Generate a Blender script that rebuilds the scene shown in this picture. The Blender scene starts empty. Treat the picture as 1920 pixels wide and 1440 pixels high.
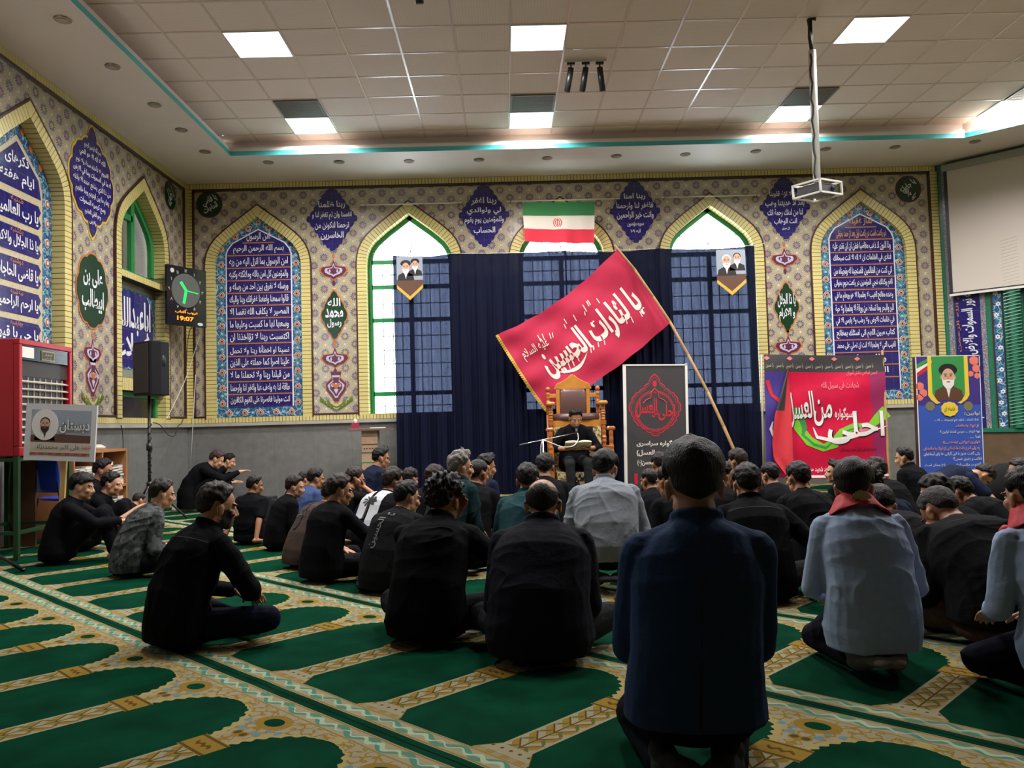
# Mourning gathering in a tiled prayer hall.  Units: metres, floor z=0, camera above the origin looking along +Y.
import bpy, bmesh, math, random
import numpy as np
from mathutils import Vector, Matrix

random.seed(7)
rng = np.random.default_rng(7)
SC = bpy.context.scene
COL = SC.collection
PI = math.pi

# ------------------------------------------------------------------ camera
YAW, PITCH, ROLL, FPX, EYE = 0.0083, 0.0487, -0.0277, 1542.2, 1.06
_f = Vector((math.sin(YAW)*math.cos(PITCH), math.cos(YAW)*math.cos(PITCH), math.sin(PITCH)))
_r0 = Vector((math.cos(YAW), -math.sin(YAW), 0)); _u0 = _r0.cross(_f)
_r = _r0*math.cos(ROLL) + _u0*math.sin(ROLL); _u = -_r0*math.sin(ROLL) + _u0*math.cos(ROLL)
cam_d = bpy.data.cameras.new('camera'); cam = bpy.data.objects.new('camera', cam_d); COL.objects.link(cam)
cam_d.sensor_width = 36; cam_d.lens = FPX/1920*36; cam_d.clip_start = 0.05
cam.matrix_world = Matrix(((_r.x, _u.x, -_f.x, 0), (_r.y, _u.y, -_f.y, 0), (_r.z, _u.z, -_f.z, EYE), (0, 0, 0, 1)))
SC.camera = cam
# ------------------------------------------------------------------ daylight, colour
W = bpy.data.worlds.new('daylight'); SC.world = W; W.use_nodes = True
bgn = W.node_tree.nodes['Background']; bgn.inputs[0].default_value = (0.86, 0.93, 1.0, 1); bgn.inputs[1].default_value = 10.0
SC.view_settings.view_transform = 'Standard'; SC.view_settings.look = 'None'
SC.view_settings.gamma = 1; SC.view_settings.use_curve_mapping = False
SC.view_settings.exposure = 0.3
PANEL_POWER, LAMP_W = 3.6, 84.0       # square ceiling lights: glow of the diffuser, watts thrown down
SC.cycles.use_denoising = True
SC.cycles.max_bounces = 8; SC.cycles.transparent_max_bounces = 12

def at(px, py, depth):                # world point seen at a photo position at a distance along the view axis
    return Vector((0, 0, EYE)) + (_f + _r*((px-960)/FPX) - _u*((py-720)/FPX))*depth

# ------------------------------------------------------------------ objects
def link(name, me, mat=None, parent=None):
    o = bpy.data.objects.new(name, me); COL.objects.link(o)
    if mat is not None:
        for m in (mat if isinstance(mat, (list, tuple)) else [mat]): me.materials.append(m)
    if parent is not None: o.parent = parent
    return o
def tag(o, label=None, cat=None, group=None, kind=None):
    if label: o['label'] = label
    if cat: o['category'] = cat
    if group: o['group'] = group
    if kind: o['kind'] = kind
    return o
def empty(name, loc=(0, 0, 0), rz=0, label=None, cat=None, group=None):
    o = bpy.data.objects.new(name, None); COL.objects.link(o); o.empty_display_size = .1
    o.location = loc; o.rotation_euler = (0, 0, rz)
    return tag(o, label, cat, group)

class MB:                             # mesh collector
    def __init__(s): s.v = []; s.f = []; s.m = []
    def add(s, vs, fs, mi=0):
        n = len(s.v); s.v += [tuple(v) for v in vs]
        for f in fs: s.f.append(tuple(n+i for i in f)); s.m.append(mi)
        return s
    def box(s, lo, hi, mi=0, M=None):
        x0, y0, z0 = lo; x1, y1, z1 = hi
        vs = [Vector(p) for p in ((x0,y0,z0),(x1,y0,z0),(x1,y1,z0),(x0,y1,z0),(x0,y0,z1),(x1,y0,z1),(x1,y1,z1),(x0,y1,z1))]
        if M: vs = [M @ v for v in vs]
        return s.add(vs, [(0,3,2,1),(4,5,6,7),(0,1,5,4),(1,2,6,5),(2,3,7,6),(3,0,4,7)], mi)
    def cap(s, a, b, ra, rb=None, n=10, k=3, mi=0):       # round-ended tapered bar
        rb = ra if rb is None else rb; a = Vector(a); b = Vector(b); d = b-a; L = d.length
        d = d/L if L > 1e-6 else Vector((0, 0, 1))
        x = d.orthogonal().normalized(); y = d.cross(x); vs = []; fs = []; rings = []
        for i in range(1, k+1):
            t = -PI/2 + i*(PI/2)/k; rings.append((a + d*(ra*math.sin(t)), ra*math.cos(t)))
        for i in range(0, k):
            t = i*(PI/2)/k; rings.append((b + d*(rb*math.sin(t)), rb*math.cos(t)))
        vs.append(a - d*ra)
        for c, r in rings:
            for j in range(n): w = 2*PI*j/n; vs.append(c + (x*math.cos(w)+y*math.sin(w))*r)
        vs.append(b + d*rb)
        for j in range(n): fs.append((0, 1+(j+1) % n, 1+j))
        for i in range(len(rings)-1):
            for j in range(n):
                q = 1+i*n; fs.append((q+j, q+(j+1) % n, q+n+(j+1) % n, q+n+j))
        q = 1+(len(rings)-1)*n
        for j in range(n): fs.append((q+j, q+(j+1) % n, len(vs)-1))
        return s.add(vs, fs, mi)
    def cyl(s, a, b, ra, rb=None, n=16, mi=0):            # flat-ended bar
        rb = ra if rb is None else rb; a = Vector(a); b = Vector(b); d = (b-a).normalized()
        x = d.orthogonal().normalized(); y = d.cross(x); vs = []
        for c, r in ((a, ra), (b, rb)):
            for j in range(n): w = 2*PI*j/n; vs.append(c + (x*math.cos(w)+y*math.sin(w))*r)
        fs = [tuple(range(n-1, -1, -1)), tuple(range(n, 2*n))] + [(j, (j+1) % n, n+(j+1) % n, n+j) for j in range(n)]
        return s.add(vs, fs, mi)
    def tube(s, pts, r, n=6, mi=0):                       # bent cable
        pts = [Vector(p) for p in pts]; vs = []; fs = []
        for i, p in enumerate(pts):
            d = (pts[min(i+1, len(pts)-1)] - pts[max(i-1, 0)]).normalized()
            x = d.cross(Vector((.13, .21, .97))).normalized(); y = d.cross(x)
            for j in range(n): w = 2*PI*j/n; vs.append(p + (x*math.cos(w)+y*math.sin(w))*r)
        for i in range(len(pts)-1):
            for j in range(n): fs.append((i*n+j, i*n+(j+1) % n, (i+1)*n+(j+1) % n, (i+1)*n+j))
        fs += [tuple(range(n-1, -1, -1)), tuple(range((len(pts)-1)*n, len(pts)*n))]
        return s.add(vs, fs, mi)
    def ell(s, c, r, M=None, n=14, k=9, mi=0):
        vs = []; fs = []; c = Vector(c)
        for i in range(1, k):
            t = -PI/2 + PI*i/k
            for j in range(n):
                w = 2*PI*j/n; vs.append(Vector((r[0]*math.cos(t)*math.cos(w), r[1]*math.cos(t)*math.sin(w), r[2]*math.sin(t))))
        vs += [Vector((0, 0, -r[2])), Vector((0, 0, r[2]))]
        if M: vs = [M @ v for v in vs]
        vs = [c+v for v in vs]; a = len(vs)-2
        for i in range(k-2):
            for j in range(n): fs.append((i*n+j, i*n+(j+1) % n, (i+1)*n+(j+1) % n, (i+1)*n+j))
        for j in range(n): fs.append((a, (j+1) % n, j)); fs.append((a+1, (k-2)*n+j, (k-2)*n+(j+1) % n))
        return s.add(vs, fs, mi)
    def loft(s, rings, n=24, e=2.3, mi=0):                # rings: centre, half-width vector, half-depth vector
        vs = []; fs = []
        for c, wv, dv in rings:
            c = Vector(c); wv = Vector(wv); dv = Vector(dv)
            for j in range(n):
                w = 2*PI*j/n; cx, sy = math.cos(w), math.sin(w)
                q = (abs(cx)**e + abs(sy)**e)**(-1/e); vs.append(c + wv*(cx*q) + dv*(sy*q))
        for i in range(len(rings)-1):
            for j in range(n): fs.append((i*n+j, i*n+(j+1) % n, (i+1)*n+(j+1) % n, (i+1)*n+j))
        fs += [tuple(range(n-1, -1, -1)), tuple(range((len(rings)-1)*n, len(rings)*n))]
        return s.add(vs, fs, mi)
    def lathe(s, prof, c=(0, 0, 0), n=16, mi=0, M=None):  # prof: (radius, z) pairs, bottom to top
        vs = []; fs = []; c = Vector(c)
        for r, z in prof:
            for j in range(n): w = 2*PI*j/n; vs.append(Vector((r*math.cos(w), r*math.sin(w), z)))
        if M: vs = [M @ v for v in vs]
        vs = [c+v for v in vs]
        for i in range(len(prof)-1):
            for j in range(n): fs.append((i*n+j, i*n+(j+1) % n, (i+1)*n+(j+1) % n, (i+1)*n+j))
        fs += [tuple(range(n-1, -1, -1)), tuple(range((len(prof)-1)*n, len(prof)*n))]
        return s.add(vs, fs, mi)
    def mesh(s, name, smooth=False):
        me = bpy.data.meshes.new(name); me.from_pydata(s.v, [], s.f)
        if any(s.m): me.polygons.foreach_set('material_index', s.m)
        if smooth: me.polygons.foreach_set('use_smooth', [True]*len(s.f))
        me.update(); return me
    def build(s, name, mat=None, parent=None, smooth=False, bevel=0):
        o = link(name, s.mesh(name, smooth), mat, parent)
        if bevel:
            b = o.modifiers.new('bevel', 'BEVEL'); b.width = bevel; b.segments = 2; b.limit_method = 'ANGLE'
        return o

# ------------------------------------------------------------------ materials
def newmat(name):
    m = bpy.data.materials.new(name); m.use_nodes = True
    return m, m.node_tree, m.node_tree.nodes['Principled BSDF']
def srgb(r, g, b):
    f = lambda c: (c/255/12.92) if c/255 <= .04045 else ((c/255+.055)/1.055)**2.4
    return (f(r), f(g), f(b))
_mats = {}
def mat(name, col, rough=.6, metal=0, noise=0, nscale=20, bump=0, bscale=60, emit=0, spec=None, sheen=0, alpha=None):
    if name in _mats: return _mats[name]
    m, nt, b = newmat(name); _mats[name] = m
    b.inputs['Base Color'].default_value = (*col, 1); b.inputs['Roughness'].default_value = rough; b.inputs['Metallic'].default_value = metal
    if spec is not None: b.inputs['Specular IOR Level'].default_value = spec
    if sheen: b.inputs['Sheen Weight'].default_value = sheen; b.inputs['Sheen Roughness'].default_value = .5
    if emit: b.inputs['Emission Color'].default_value = (*col, 1); b.inputs['Emission Strength'].default_value = emit
    if noise or bump: tc = nt.nodes.new('ShaderNodeTexCoord')
    if noise:
        n = nt.nodes.new('ShaderNodeTexNoise'); n.inputs['Scale'].default_value = nscale; n.inputs['Detail'].default_value = 5
        nt.links.new(tc.outputs['Object'], n.inputs['Vector'])
        r = nt.nodes.new('ShaderNodeMapRange'); r.inputs['To Min'].default_value = 1-noise; r.inputs['To Max'].default_value = 1+noise
        r.inputs['From Min'].default_value = .3; r.inputs['From Max'].default_value = .7
        nt.links.new(n.outputs['Fac'], r.inputs['Value'])
        mx = nt.nodes.new('ShaderNodeVectorMath'); mx.operation = 'SCALE'; mx.inputs[0].default_value = col
        nt.links.new(r.outputs['Result'], mx.inputs['Scale']); nt.links.new(mx.outputs[0], b.inputs['Base Color'])
    if bump:
        n = nt.nodes.new('ShaderNodeTexNoise'); n.inputs['Scale'].default_value = bscale; n.inputs['Detail'].default_value = 6
        nt.links.new(tc.outputs['Object'], n.inputs['Vector'])
        bp = nt.nodes.new('ShaderNodeBump'); bp.inputs['Strength'].default_value = bump; bp.inputs['Distance'].default_value = .01
        nt.links.new(n.outputs['Fac'], bp.inputs['Height']); nt.links.new(bp.outputs[0], b.inputs['Normal'])
    return m

class X:                              # arithmetic on shader sockets
    def __init__(s, nt, so): s.nt = nt; s.so = so
    def _op(s, op, *a):
        n = s.nt.nodes.new('ShaderNodeMath'); n.operation = op
        for i, q in enumerate((s,)+a):
            if isinstance(q, X): s.nt.links.new(q.so, n.inputs[i])
            else: n.inputs[i].default_value = q
        return X(s.nt, n.outputs[0])
    def __add__(s, o): return s._op('ADD', o)
    __radd__ = __add__
    def __sub__(s, o): return s._op('SUBTRACT', o)
    def __rsub__(s, o): return s._op('MULTIPLY', -1)._op('ADD', o)
    def __mul__(s, o): return s._op('MULTIPLY', o)
    __rmul__ = __mul__
    def __truediv__(s, o): return s._op('DIVIDE', o)
    def __lt__(s, o): return s._op('LESS_THAN', o)
    def __gt__(s, o): return s._op('GREATER_THAN', o)
    def abs(s): return s._op('ABSOLUTE')
    def sin(s): return s._op('SINE')
    def cos(s): return s._op('COSINE')
    def sqrt(s): return s._op('SQRT')
    def floor(s): return s._op('FLOOR')
    def fract(s): return s._op('FRACT')
    def min(s, o): return s._op('MINIMUM', o)
    def max(s, o): return s._op('MAXIMUM', o)
    def pow(s, o): return s._op('POWER', o)
    def atan2(s, o): return s._op('ARCTAN2', o)
    def wrap(s, p): return ((s/p + .5).fract() - .5)*p      # periodic, centred on 0
    def inv(s): return 1 - s
def sh_mix(nt, fac, a, b):
    n = nt.nodes.new('ShaderNodeMix'); n.data_type = 'RGBA'
    nt.links.new(fac.so, n.inputs[0])
    for q, i in ((a, 6), (b, 7)):
        if isinstance(q, tuple): n.inputs[i].default_value = (*q, 1)
        else: nt.links.new(q, n.inputs[i])
    return n.outputs[2]
def sh_coords(nt, kind='Object'):
    tc = nt.nodes.new('ShaderNodeTexCoord'); sp = nt.nodes.new('ShaderNodeSeparateXYZ'); nt.links.new(tc.outputs[kind], sp.inputs[0])
    return X(nt, sp.outputs[0]), X(nt, sp.outputs[1]), X(nt, sp.outputs[2])
def sh_noise(nt, scale, detail=3, vec=None, kind='Noise'):
    n = nt.nodes.new('ShaderNodeTex'+kind); n.inputs['Scale'].default_value = scale
    if kind == 'Noise': n.inputs['Detail'].default_value = detail
    if vec is None:
        tc = nt.nodes.new('ShaderNodeTexCoord'); vec = tc.outputs['Object']
    nt.links.new(vec, n.inputs['Vector'])
    return n
def sh_vec(nt, x, y, z=None):
    n = nt.nodes.new('ShaderNodeCombineXYZ')
    for i, q in enumerate((x, y, z)):
        if q is not None: nt.links.new(q.so, n.inputs[i])
    return n.outputs[0]

# frames: u along the wall (reading direction), v up, w out of the wall into the hall
class Frame:
    def __init__(s, o, u, w, v=(0, 0, 1)): s.o = Vector(o); s.u = Vector(u).normalized(); s.w = Vector(w).normalized(); s.v = Vector(v).normalized()
    def p(s, u, v, w=0): return s.o + s.u*u + s.v*v + s.w*w
    def M(s): return Matrix(((s.u.x, s.v.x, s.w.x, s.o.x), (s.u.y, s.v.y, s.w.y, s.o.y), (s.u.z, s.v.z, s.w.z, s.o.z), (0, 0, 0, 1)))
BY, LX = 12.81, -4.94
BACK = Frame((0, BY, 0), (1, 0, 0), (0, -1, 0))
LEFT = Frame((LX, 0, 0), (0, 1, 0), (1, 0, 0))
DIAG = Frame((6.91, BY, 0), (1, -1, 0), (-1, -1, 0))

def put(mb, name, fr, mt, parent=None, smooth=False, bevel=0, at_uv=None):
    """link a mesh built in (u, v, w) coordinates; object origin at at_uv, or under its parent's origin"""
    o = mb.build(name, mt, parent, smooth, bevel)
    if parent is None:
        u, v, w = at_uv or (0, 0, 0)
        if at_uv: o.data.transform(Matrix.Translation((-u, -v, -w)))
        o.matrix_world = fr.M() @ Matrix.Translation((u, v, w))
    return o
def wall_root(name, fr, u, v, w, label, cat, group=None):
    o = bpy.data.objects.new(name, None); COL.objects.link(o); o.empty_display_size = .1
    o.matrix_world = fr.M() @ Matrix.Translation((u, v, w)); return tag(o, label, cat, group)

def plate(mb, pts, w0, w1, mi=0):     # prism of a flat outline
    n = len(pts); vs = [(x, y, w0) for x, y in pts] + [(x, y, w1) for x, y in pts]
    bm = bmesh.new(); bv = [bm.verts.new((x, y, 0)) for x, y in pts]
    es = [bm.edges.new((bv[i], bv[(i+1) % n])) for i in range(n)]; bm.verts.index_update()
    bmesh.ops.triangle_fill(bm, use_beauty=True, use_dissolve=False, edges=es)
    tris = [[v.index for v in f.verts] for f in bm.faces]; bm.free()
    area = sum(pts[i][0]*pts[(i+1) % n][1]-pts[(i+1) % n][0]*pts[i][1] for i in range(n))
    fs = []
    for t in tris:
        a, b, c = [pts[i] for i in t]; s = (b[0]-a[0])*(c[1]-a[1])-(b[1]-a[1])*(c[0]-a[0])
        if s < 0: t = t[::-1]
        fs.append(tuple(n+i for i in t)); fs.append(tuple(t[::-1]))
    for i in range(n):
        j = (i+1) % n; fs.append((i, j, n+j, n+i) if area > 0 else (j, i, n+i, n+j))
    return mb.add(vs, fs, mi)
def scallop(pts, n, amp):             # outline with n outward lobes on each side of a coarse polygon
    out = []; m = len(pts); area = sum(pts[i][0]*pts[(i+1) % m][1]-pts[(i+1) % m][0]*pts[i][1] for i in range(m))
    for i in range(m):
        a = Vector(pts[i]); b = Vector(pts[(i+1) % m]); d = b-a; nn = Vector((d.y, -d.x)).normalized()*(1 if area > 0 else -1)
        k = n[i % len(n)] if isinstance(n, (list, tuple)) else n
        for q in range(k*5): t = q/(k*5); out.append(tuple(a+d*t+nn*amp*abs(math.sin(PI*t*k))))
    return out
def ellipse(w, h, n=32): return [(w*math.cos(2*PI*i/n), h*math.sin(2*PI*i/n)) for i in range(n)]
def moved(pts, u=0, v=0, s=1, sy=None): return [(x*s+u, y*(s if sy is None else sy)+v) for x, y in pts]

# ------------------------------------------------------------------ joined Arabic-script lettering
_J = {}
def _reg(base, iso, n): _J[base] = [chr(iso+i) for i in range(n)]
for ch, iso, n in (('ء',0xFE80,1),('آ',0xFE81,2),('أ',0xFE83,2),('ؤ',0xFE85,2),('إ',0xFE87,2),('ئ',0xFE89,4),('ا',0xFE8D,2),('ب',0xFE8F,4),('ة',0xFE93,2),('ت',0xFE95,4),('ث',0xFE99,4),('ج',0xFE9D,4),('ح',0xFEA1,4),('خ',0xFEA5,4),('د',0xFEA9,2),('ذ',0xFEAB,2),('ر',0xFEAD,2),('ز',0xFEAF,2),('س',0xFEB1,4),('ش',0xFEB5,4),('ص',0xFEB9,4),('ض',0xFEBD,4),('ط',0xFEC1,4),('ظ',0xFEC5,4),('ع',0xFEC9,4),('غ',0xFECD,4),('ف',0xFED1,4),('ق',0xFED5,4),('ك',0xFED9,4),('ل',0xFEDD,4),('م',0xFEE1,4),('ن',0xFEE5,4),('ه',0xFEE9,4),('و',0xFEED,2),('ى',0xFEEF,2),('ي',0xFEF1,4),('پ',0xFB56,4),('چ',0xFB7A,4),('ژ',0xFB8A,2),('ک',0xFB8E,4),('گ',0xFB92,4),('ی',0xFBFC,4)): _reg(ch, iso, n)
def shape(s):
    out = []; n = len(s); i = 0
    def dual(c): return (c in _J and len(_J[c]) == 4) or c == 'ـ'
    def any_(c): return c in _J or c == 'ـ'
    while i < n:
        c = s[i]
        if c not in _J: out.append({'(': ')', ')': '('}.get(c, c)); i += 1; continue
        prev = i > 0 and dual(s[i-1]) and len(_J[c]) > 1; nxt = i+1 < n and dual(c) and any_(s[i+1]) and s[i+1] != 'ء'
        if c == 'ل' and i+1 < n and s[i+1] in 'اآأإ':
            b = {'آ': 0xFEF5, 'أ': 0xFEF7, 'إ': 0xFEF9, 'ا': 0xFEFB}[s[i+1]]; out.append(chr(b+(1 if prev else 0))); i += 2; continue
        F = _J[c]
        out.append(F[3] if (prev and nxt) else F[2] if nxt else F[1] if prev else F[0]); i += 1
    r = out[::-1]; res = []; k = 0                       # numbers and Latin keep their own direction
    isn = lambda ch: ch.isascii() and (ch.isalnum() or ch in ':.') or '٠' <= ch <= '٩' or '۰' <= ch <= '۹'
    while k < len(r):
        if isn(r[k]):
            j = k
            while j < len(r) and isn(r[j]): j += 1
            res += r[k:j][::-1]; k = j
        else: res.append(r[k]); k += 1
    return ''.join(res)
def text_geo(body, bold=0.0, arabic=True):
    cu = bpy.data.curves.new('lettering', 'FONT'); cu.body = shape(body) if arabic else body
    cu.resolution_u = 3; cu.offset = bold; cu.size = 1
    ob = bpy.data.objects.new('lettering', cu); me = bpy.data.meshes.new_from_object(ob)
    v = np.zeros(len(me.vertices)*3); me.vertices.foreach_get('co', v); v = v.reshape(-1, 3)
    f = [tuple(p.vertices) for p in me.polygons]
    bpy.data.objects.remove(ob); bpy.data.curves.remove(cu); bpy.data.meshes.remove(me)
    return v, f
def text(mb, body, cu, cv, w, width=None, height=None, bold=.012, mi=0, arabic=True, rot=0, shear=0, tall=1, fn=None):
    """lettering centred on (cu, cv) at height w above the surface, fitted to a width and/or height"""
    v, f = text_geo(body, bold, arabic)
    if not len(v): return
    lo = v.min(0); hi = v.max(0); v = v-(lo+hi)/2; W_ = hi[0]-lo[0]; H_ = hi[1]-lo[1]
    if width and height: sx, sy = width/W_, height/H_
    elif width: sx = width/W_; sy = sx*tall
    else: sy = height/H_; sx = sy/tall
    x = v[:, 0]*sx + v[:, 1]*sy*shear; y = v[:, 1]*sy
    if fn: x, y = fn(x, y)
    c, s_ = math.cos(rot), math.sin(rot)
    mb.add([(cu+a*c-b*s_, cv+a*s_+b*c, w) for a, b in zip(x, y)], f, mi)
# ------------------------------------------------------------------ surface materials of the hall
def tile_material():                                     # cream tiles with a lattice of blue-petalled stars
    m, nt, b = newmat('star_tiles'); x, y, z = sh_coords(nt)
    PU, PV = 0.31, 0.25
    def star(ou, ov):
        du = (x+ou).wrap(PU); dv = (y+ov).wrap(PV); r = (du*du+dv*dv).sqrt(); th = dv.atan2(du); return r, th
    rA, tA = star(0, 0); rB, tB = star(PU/2, PV/2)
    near = rA < rB
    r = rA.min(rB); th = tA*near + tB*near.inv()
    pet = (th*6).cos().abs()                             # twelve petals
    blue = (r < (pet*.026+.040)) * (r > .030)
    gap = (pet < .35)*(r > .034)
    blue = blue*gap.inv()
    eye = r < .029
    ring = ((r-.072).abs() < .004)+((r-.088-pet*.012).abs() < .0035)
    d1 = (x*.866+y*.5).wrap(.0775).abs() < .0026; d2 = (x*.866-y*.5).wrap(.0775).abs() < .0026
    d3 = (y.wrap(.0625).abs() < .0022); lines = (d1+d2+d3)*(r > .07)
    jx = (x.wrap(.2).abs() < .0012)+(y.wrap(.2).abs() < .0012)
    n = sh_noise(nt, 30, 3); nf = X(nt, n.outputs['Fac'])
    hue = ((x/PU+.5).floor()*12.9898+(y/PV+.5).floor()*78.233).sin().abs() > .5
    c = sh_mix(nt, nf, srgb(168, 160, 134), srgb(190, 182, 156))
    c = sh_mix(nt, ((x.wrap(.155)*x.wrap(.155)+y.wrap(.125)*y.wrap(.125)).sqrt() < .018)*(r > .06), c, srgb(214, 206, 182))
    c = sh_mix(nt, lines.min(1)*.55, c, srgb(160, 128, 96)); c = sh_mix(nt, ring.min(1)*.5, c, srgb(160, 130, 92))
    c = sh_mix(nt, blue*.9, c, srgb(58, 76, 124))
    c = sh_mix(nt, eye, c, sh_mix(nt, hue, srgb(188, 156, 96), srgb(172, 126, 104)))
    c = sh_mix(nt, jx.min(1)*.35, c, srgb(110, 95, 80))
    nt.links.new(c, b.inputs['Base Color']); b.inputs['Roughness'].default_value = .16; b.inputs['Specular IOR Level'].default_value = .6
    w = sh_noise(nt, 5, 2); bp = nt.nodes.new('ShaderNodeBump'); bp.inputs['Strength'].default_value = .25; bp.inputs['Distance'].default_value = .01
    nt.links.new(w.outputs['Fac'], bp.inputs['Height']); nt.links.new(bp.outputs[0], b.inputs['Normal'])
    return m
def stone_material():                                    # grey polished slabs of the dado
    m, nt, b = newmat('dado_stone'); x, y, z = sh_coords(nt)
    n = sh_noise(nt, 9, 8); n2 = sh_noise(nt, 1.3, 4)
    f = X(nt, n.outputs['Fac'])*.6+X(nt, n2.outputs['Fac'])*.4
    c = sh_mix(nt, f, srgb(84, 84, 82), srgb(142, 142, 140)); j = x.wrap(.6).abs() < .0015
    c = sh_mix(nt, j*.6, c, srgb(60, 60, 60)); nt.links.new(c, b.inputs['Base Color'])
    b.inputs['Roughness'].default_value = .35; return m
def carpet_material():                                   # prayer rows at 45 degrees to the hall, as in the photo
    m, nt, b = newmat('prayer_carpet_weave'); x, y, z = sh_coords(nt)
    s = 2**-.5; a = (x-y)*s; q = (x+y)*s - 1.74
    wv = X(nt, sh_noise(nt, 3.0, 1).outputs['Fac'])*.03-.015
    q = q+wv*.6; k = (q/1.21).floor(); bb = q-k*1.21
    ap = ((a+2.585)-k*.19).wrap(.648).abs(); xc = .324-ap                    # distance from a stripe / from the cell's middle
    asg = ((a+2.585)-k*.19).wrap(.648)
    vec = sh_vec(nt, a, bb)
    fine = X(nt, sh_noise(nt, 260, 2).outputs['Fac']); soft = X(nt, sh_noise(nt, 5, 4).outputs['Fac'])
    green = sh_mix(nt, (soft*1.6-.3).max(0).min(1), srgb(2, 38, 24), srgb(5, 62, 41))
    cream = sh_mix(nt, fine, srgb(122, 116, 92), srgb(158, 151, 124))
    gold, brown, teal, dk = srgb(132, 106, 46), srgb(84, 66, 28), srgb(80, 122, 104), srgb(16, 54, 40)
    # borders on both sides of the plain green band
    e = bb.min(1.21-bb)                                                      # distance from the seam
    band = e < .032; bord = (e < .118)
    sc = ((a*34).sin()*.018 + (e-.075)); scroll = sc.abs() < .014
    leaf = ((a*68).cos()*.012+(e-.075)).abs()+((a*17).sin()*.004) < .007
    edge = ((e-.040).abs() < .004)+((e-.112).abs() < .0035)
    seam = e < .0035
    cb = sh_mix(nt, scroll, cream, teal); cb = sh_mix(nt, leaf, cb, srgb(150, 170, 140)); cb = sh_mix(nt, edge.min(1), cb, gold)
    # stripe between the niches
    st = (ap < .070)*(bb < .70)
    ph = ((bb-ap*1.15)/.086).fract(); lf = (ph < .52)*(ap < .058)*(ap > .006); vein = (ph-.5).abs() < .06
    lf2 = (((bb+ap*.9)/.086+.3).fract() < .22)*(ap < .05)*(ap > .018)
    cs = sh_mix(nt, lf, cream, gold); cs = sh_mix(nt, (vein*(ap < .055)+(ap < .004)*1).min(1), cs, brown); cs = sh_mix(nt, lf2, cs, srgb(88, 92, 50))
    base = (bb < .205)*(ap < (.128-((bb-.13).max(0)*.75)))
    fr = (bb < .142)*(((asg*90).sin() > 0)*.5+.5)
    dots = ((asg.wrap(.042)*asg.wrap(.042)+(bb-.175)*(bb-.175)).sqrt() < .007)
    cbase = sh_mix(nt, dots, cream, brown); cbase = sh_mix(nt, fr*.8, cbase, gold); rim = (ap-(.128-((bb-.13).max(0)*.75))).abs() < .004
    cbase = sh_mix(nt, rim, cbase, gold)
    capi = (bb > .69)*(bb < .80)*(ap < .088)
    ce = ((bb-.70).abs() < .006)+((bb-.79).abs() < .006)+(((asg*160).sin()*.006+(bb-.745)).abs() < .008)*(ap < .05)
    cc = sh_mix(nt, ce.min(1), gold, brown)
    # pointed, serrated green arch of each niche
    t = ((bb-.70)/.345).max(0).min(1); teeth = ((bb*150).sin()*.007)*(bb > .74)+((xc*170).sin()*.006)*(bb > .95)
    wid = (1-t.pow(2.3)).sqrt()*.256+teeth
    inside = (xc < wid)*(bb < 1.045); rimg = ((xc-wid) < .030)*(bb > .74)
    # spandrel florals
    vo = nt.nodes.new('ShaderNodeTexVoronoi'); vo.inputs['Scale'].default_value = 17; nt.links.new(sh_vec(nt, asg.abs(), bb), vo.inputs['Vector'])
    vd = X(nt, vo.outputs['Distance']); sp = nt.nodes.new('ShaderNodeSeparateColor'); nt.links.new(vo.outputs['Color'], sp.inputs[0]); vr = X(nt, sp.outputs[0])
    nn = X(nt, sh_noise(nt, 16, 3, sh_vec(nt, asg.abs(), bb)).outputs['Fac'])
    fl = sh_mix(nt, ((nn-.5).abs() < .035), cream, gold); fl = sh_mix(nt, (vd < .38)*(vr < .45), fl, gold); fl = sh_mix(nt, (vd < .26)*(vr < .45), fl, brown)
    fl = sh_mix(nt, (vd < .30)*(vr > .72), fl, srgb(92, 126, 134)); fl = sh_mix(nt, (vd < .2)*(vr > .6)*(vr < .72), fl, dk)
    el = ((ap*ap)*.55+(bb-1.012)*(bb-1.012)).sqrt(); fl = sh_mix(nt, el < .062, fl, gold); fl = sh_mix(nt, el < .034, fl, green)
    fl = sh_mix(nt, rimg, fl, srgb(152, 138, 88))
    c = sh_mix(nt, inside, fl, green); c = sh_mix(nt, (bb < .69), c, green)
    c = sh_mix(nt, st, c, cs); c = sh_mix(nt, capi, c, cc); c = sh_mix(nt, base, c, cbase)
    c = sh_mix(nt, bord, c, cb); c = sh_mix(nt, band, c, green); c = sh_mix(nt, seam, c, srgb(3, 26, 17))
    nt.links.new(c, b.inputs['Base Color']); b.inputs['Roughness'].default_value = .95
    b.inputs['Specular IOR Level'].default_value = .02
    bp = nt.nodes.new('ShaderNodeBump'); bp.inputs['Strength'].default_value = .5; bp.inputs['Distance'].default_value = .006
    nt.links.new((fine*.5+soft).so, bp.inputs['Height']); nt.links.new(bp.outputs[0], b.inputs['Normal'])
    return m
def ceiling_material():                                  # perforated 60 cm tiles
    m, nt, b = newmat('ceiling_tiles'); x, y, z = sh_coords(nt)
    h = (x.wrap(.03)*x.wrap(.03)+y.wrap(.03)*y.wrap(.03)).sqrt() < .006
    n = X(nt, sh_noise(nt, 1.1, 2).outputs['Fac'])
    c = sh_mix(nt, n, srgb(226, 204, 192), srgb(234, 216, 204)); c = sh_mix(nt, h*.22, c, srgb(120, 108, 96))
    nt.links.new(c, b.inputs['Base Color']); b.inputs['Roughness'].default_value = .75; return m
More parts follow.
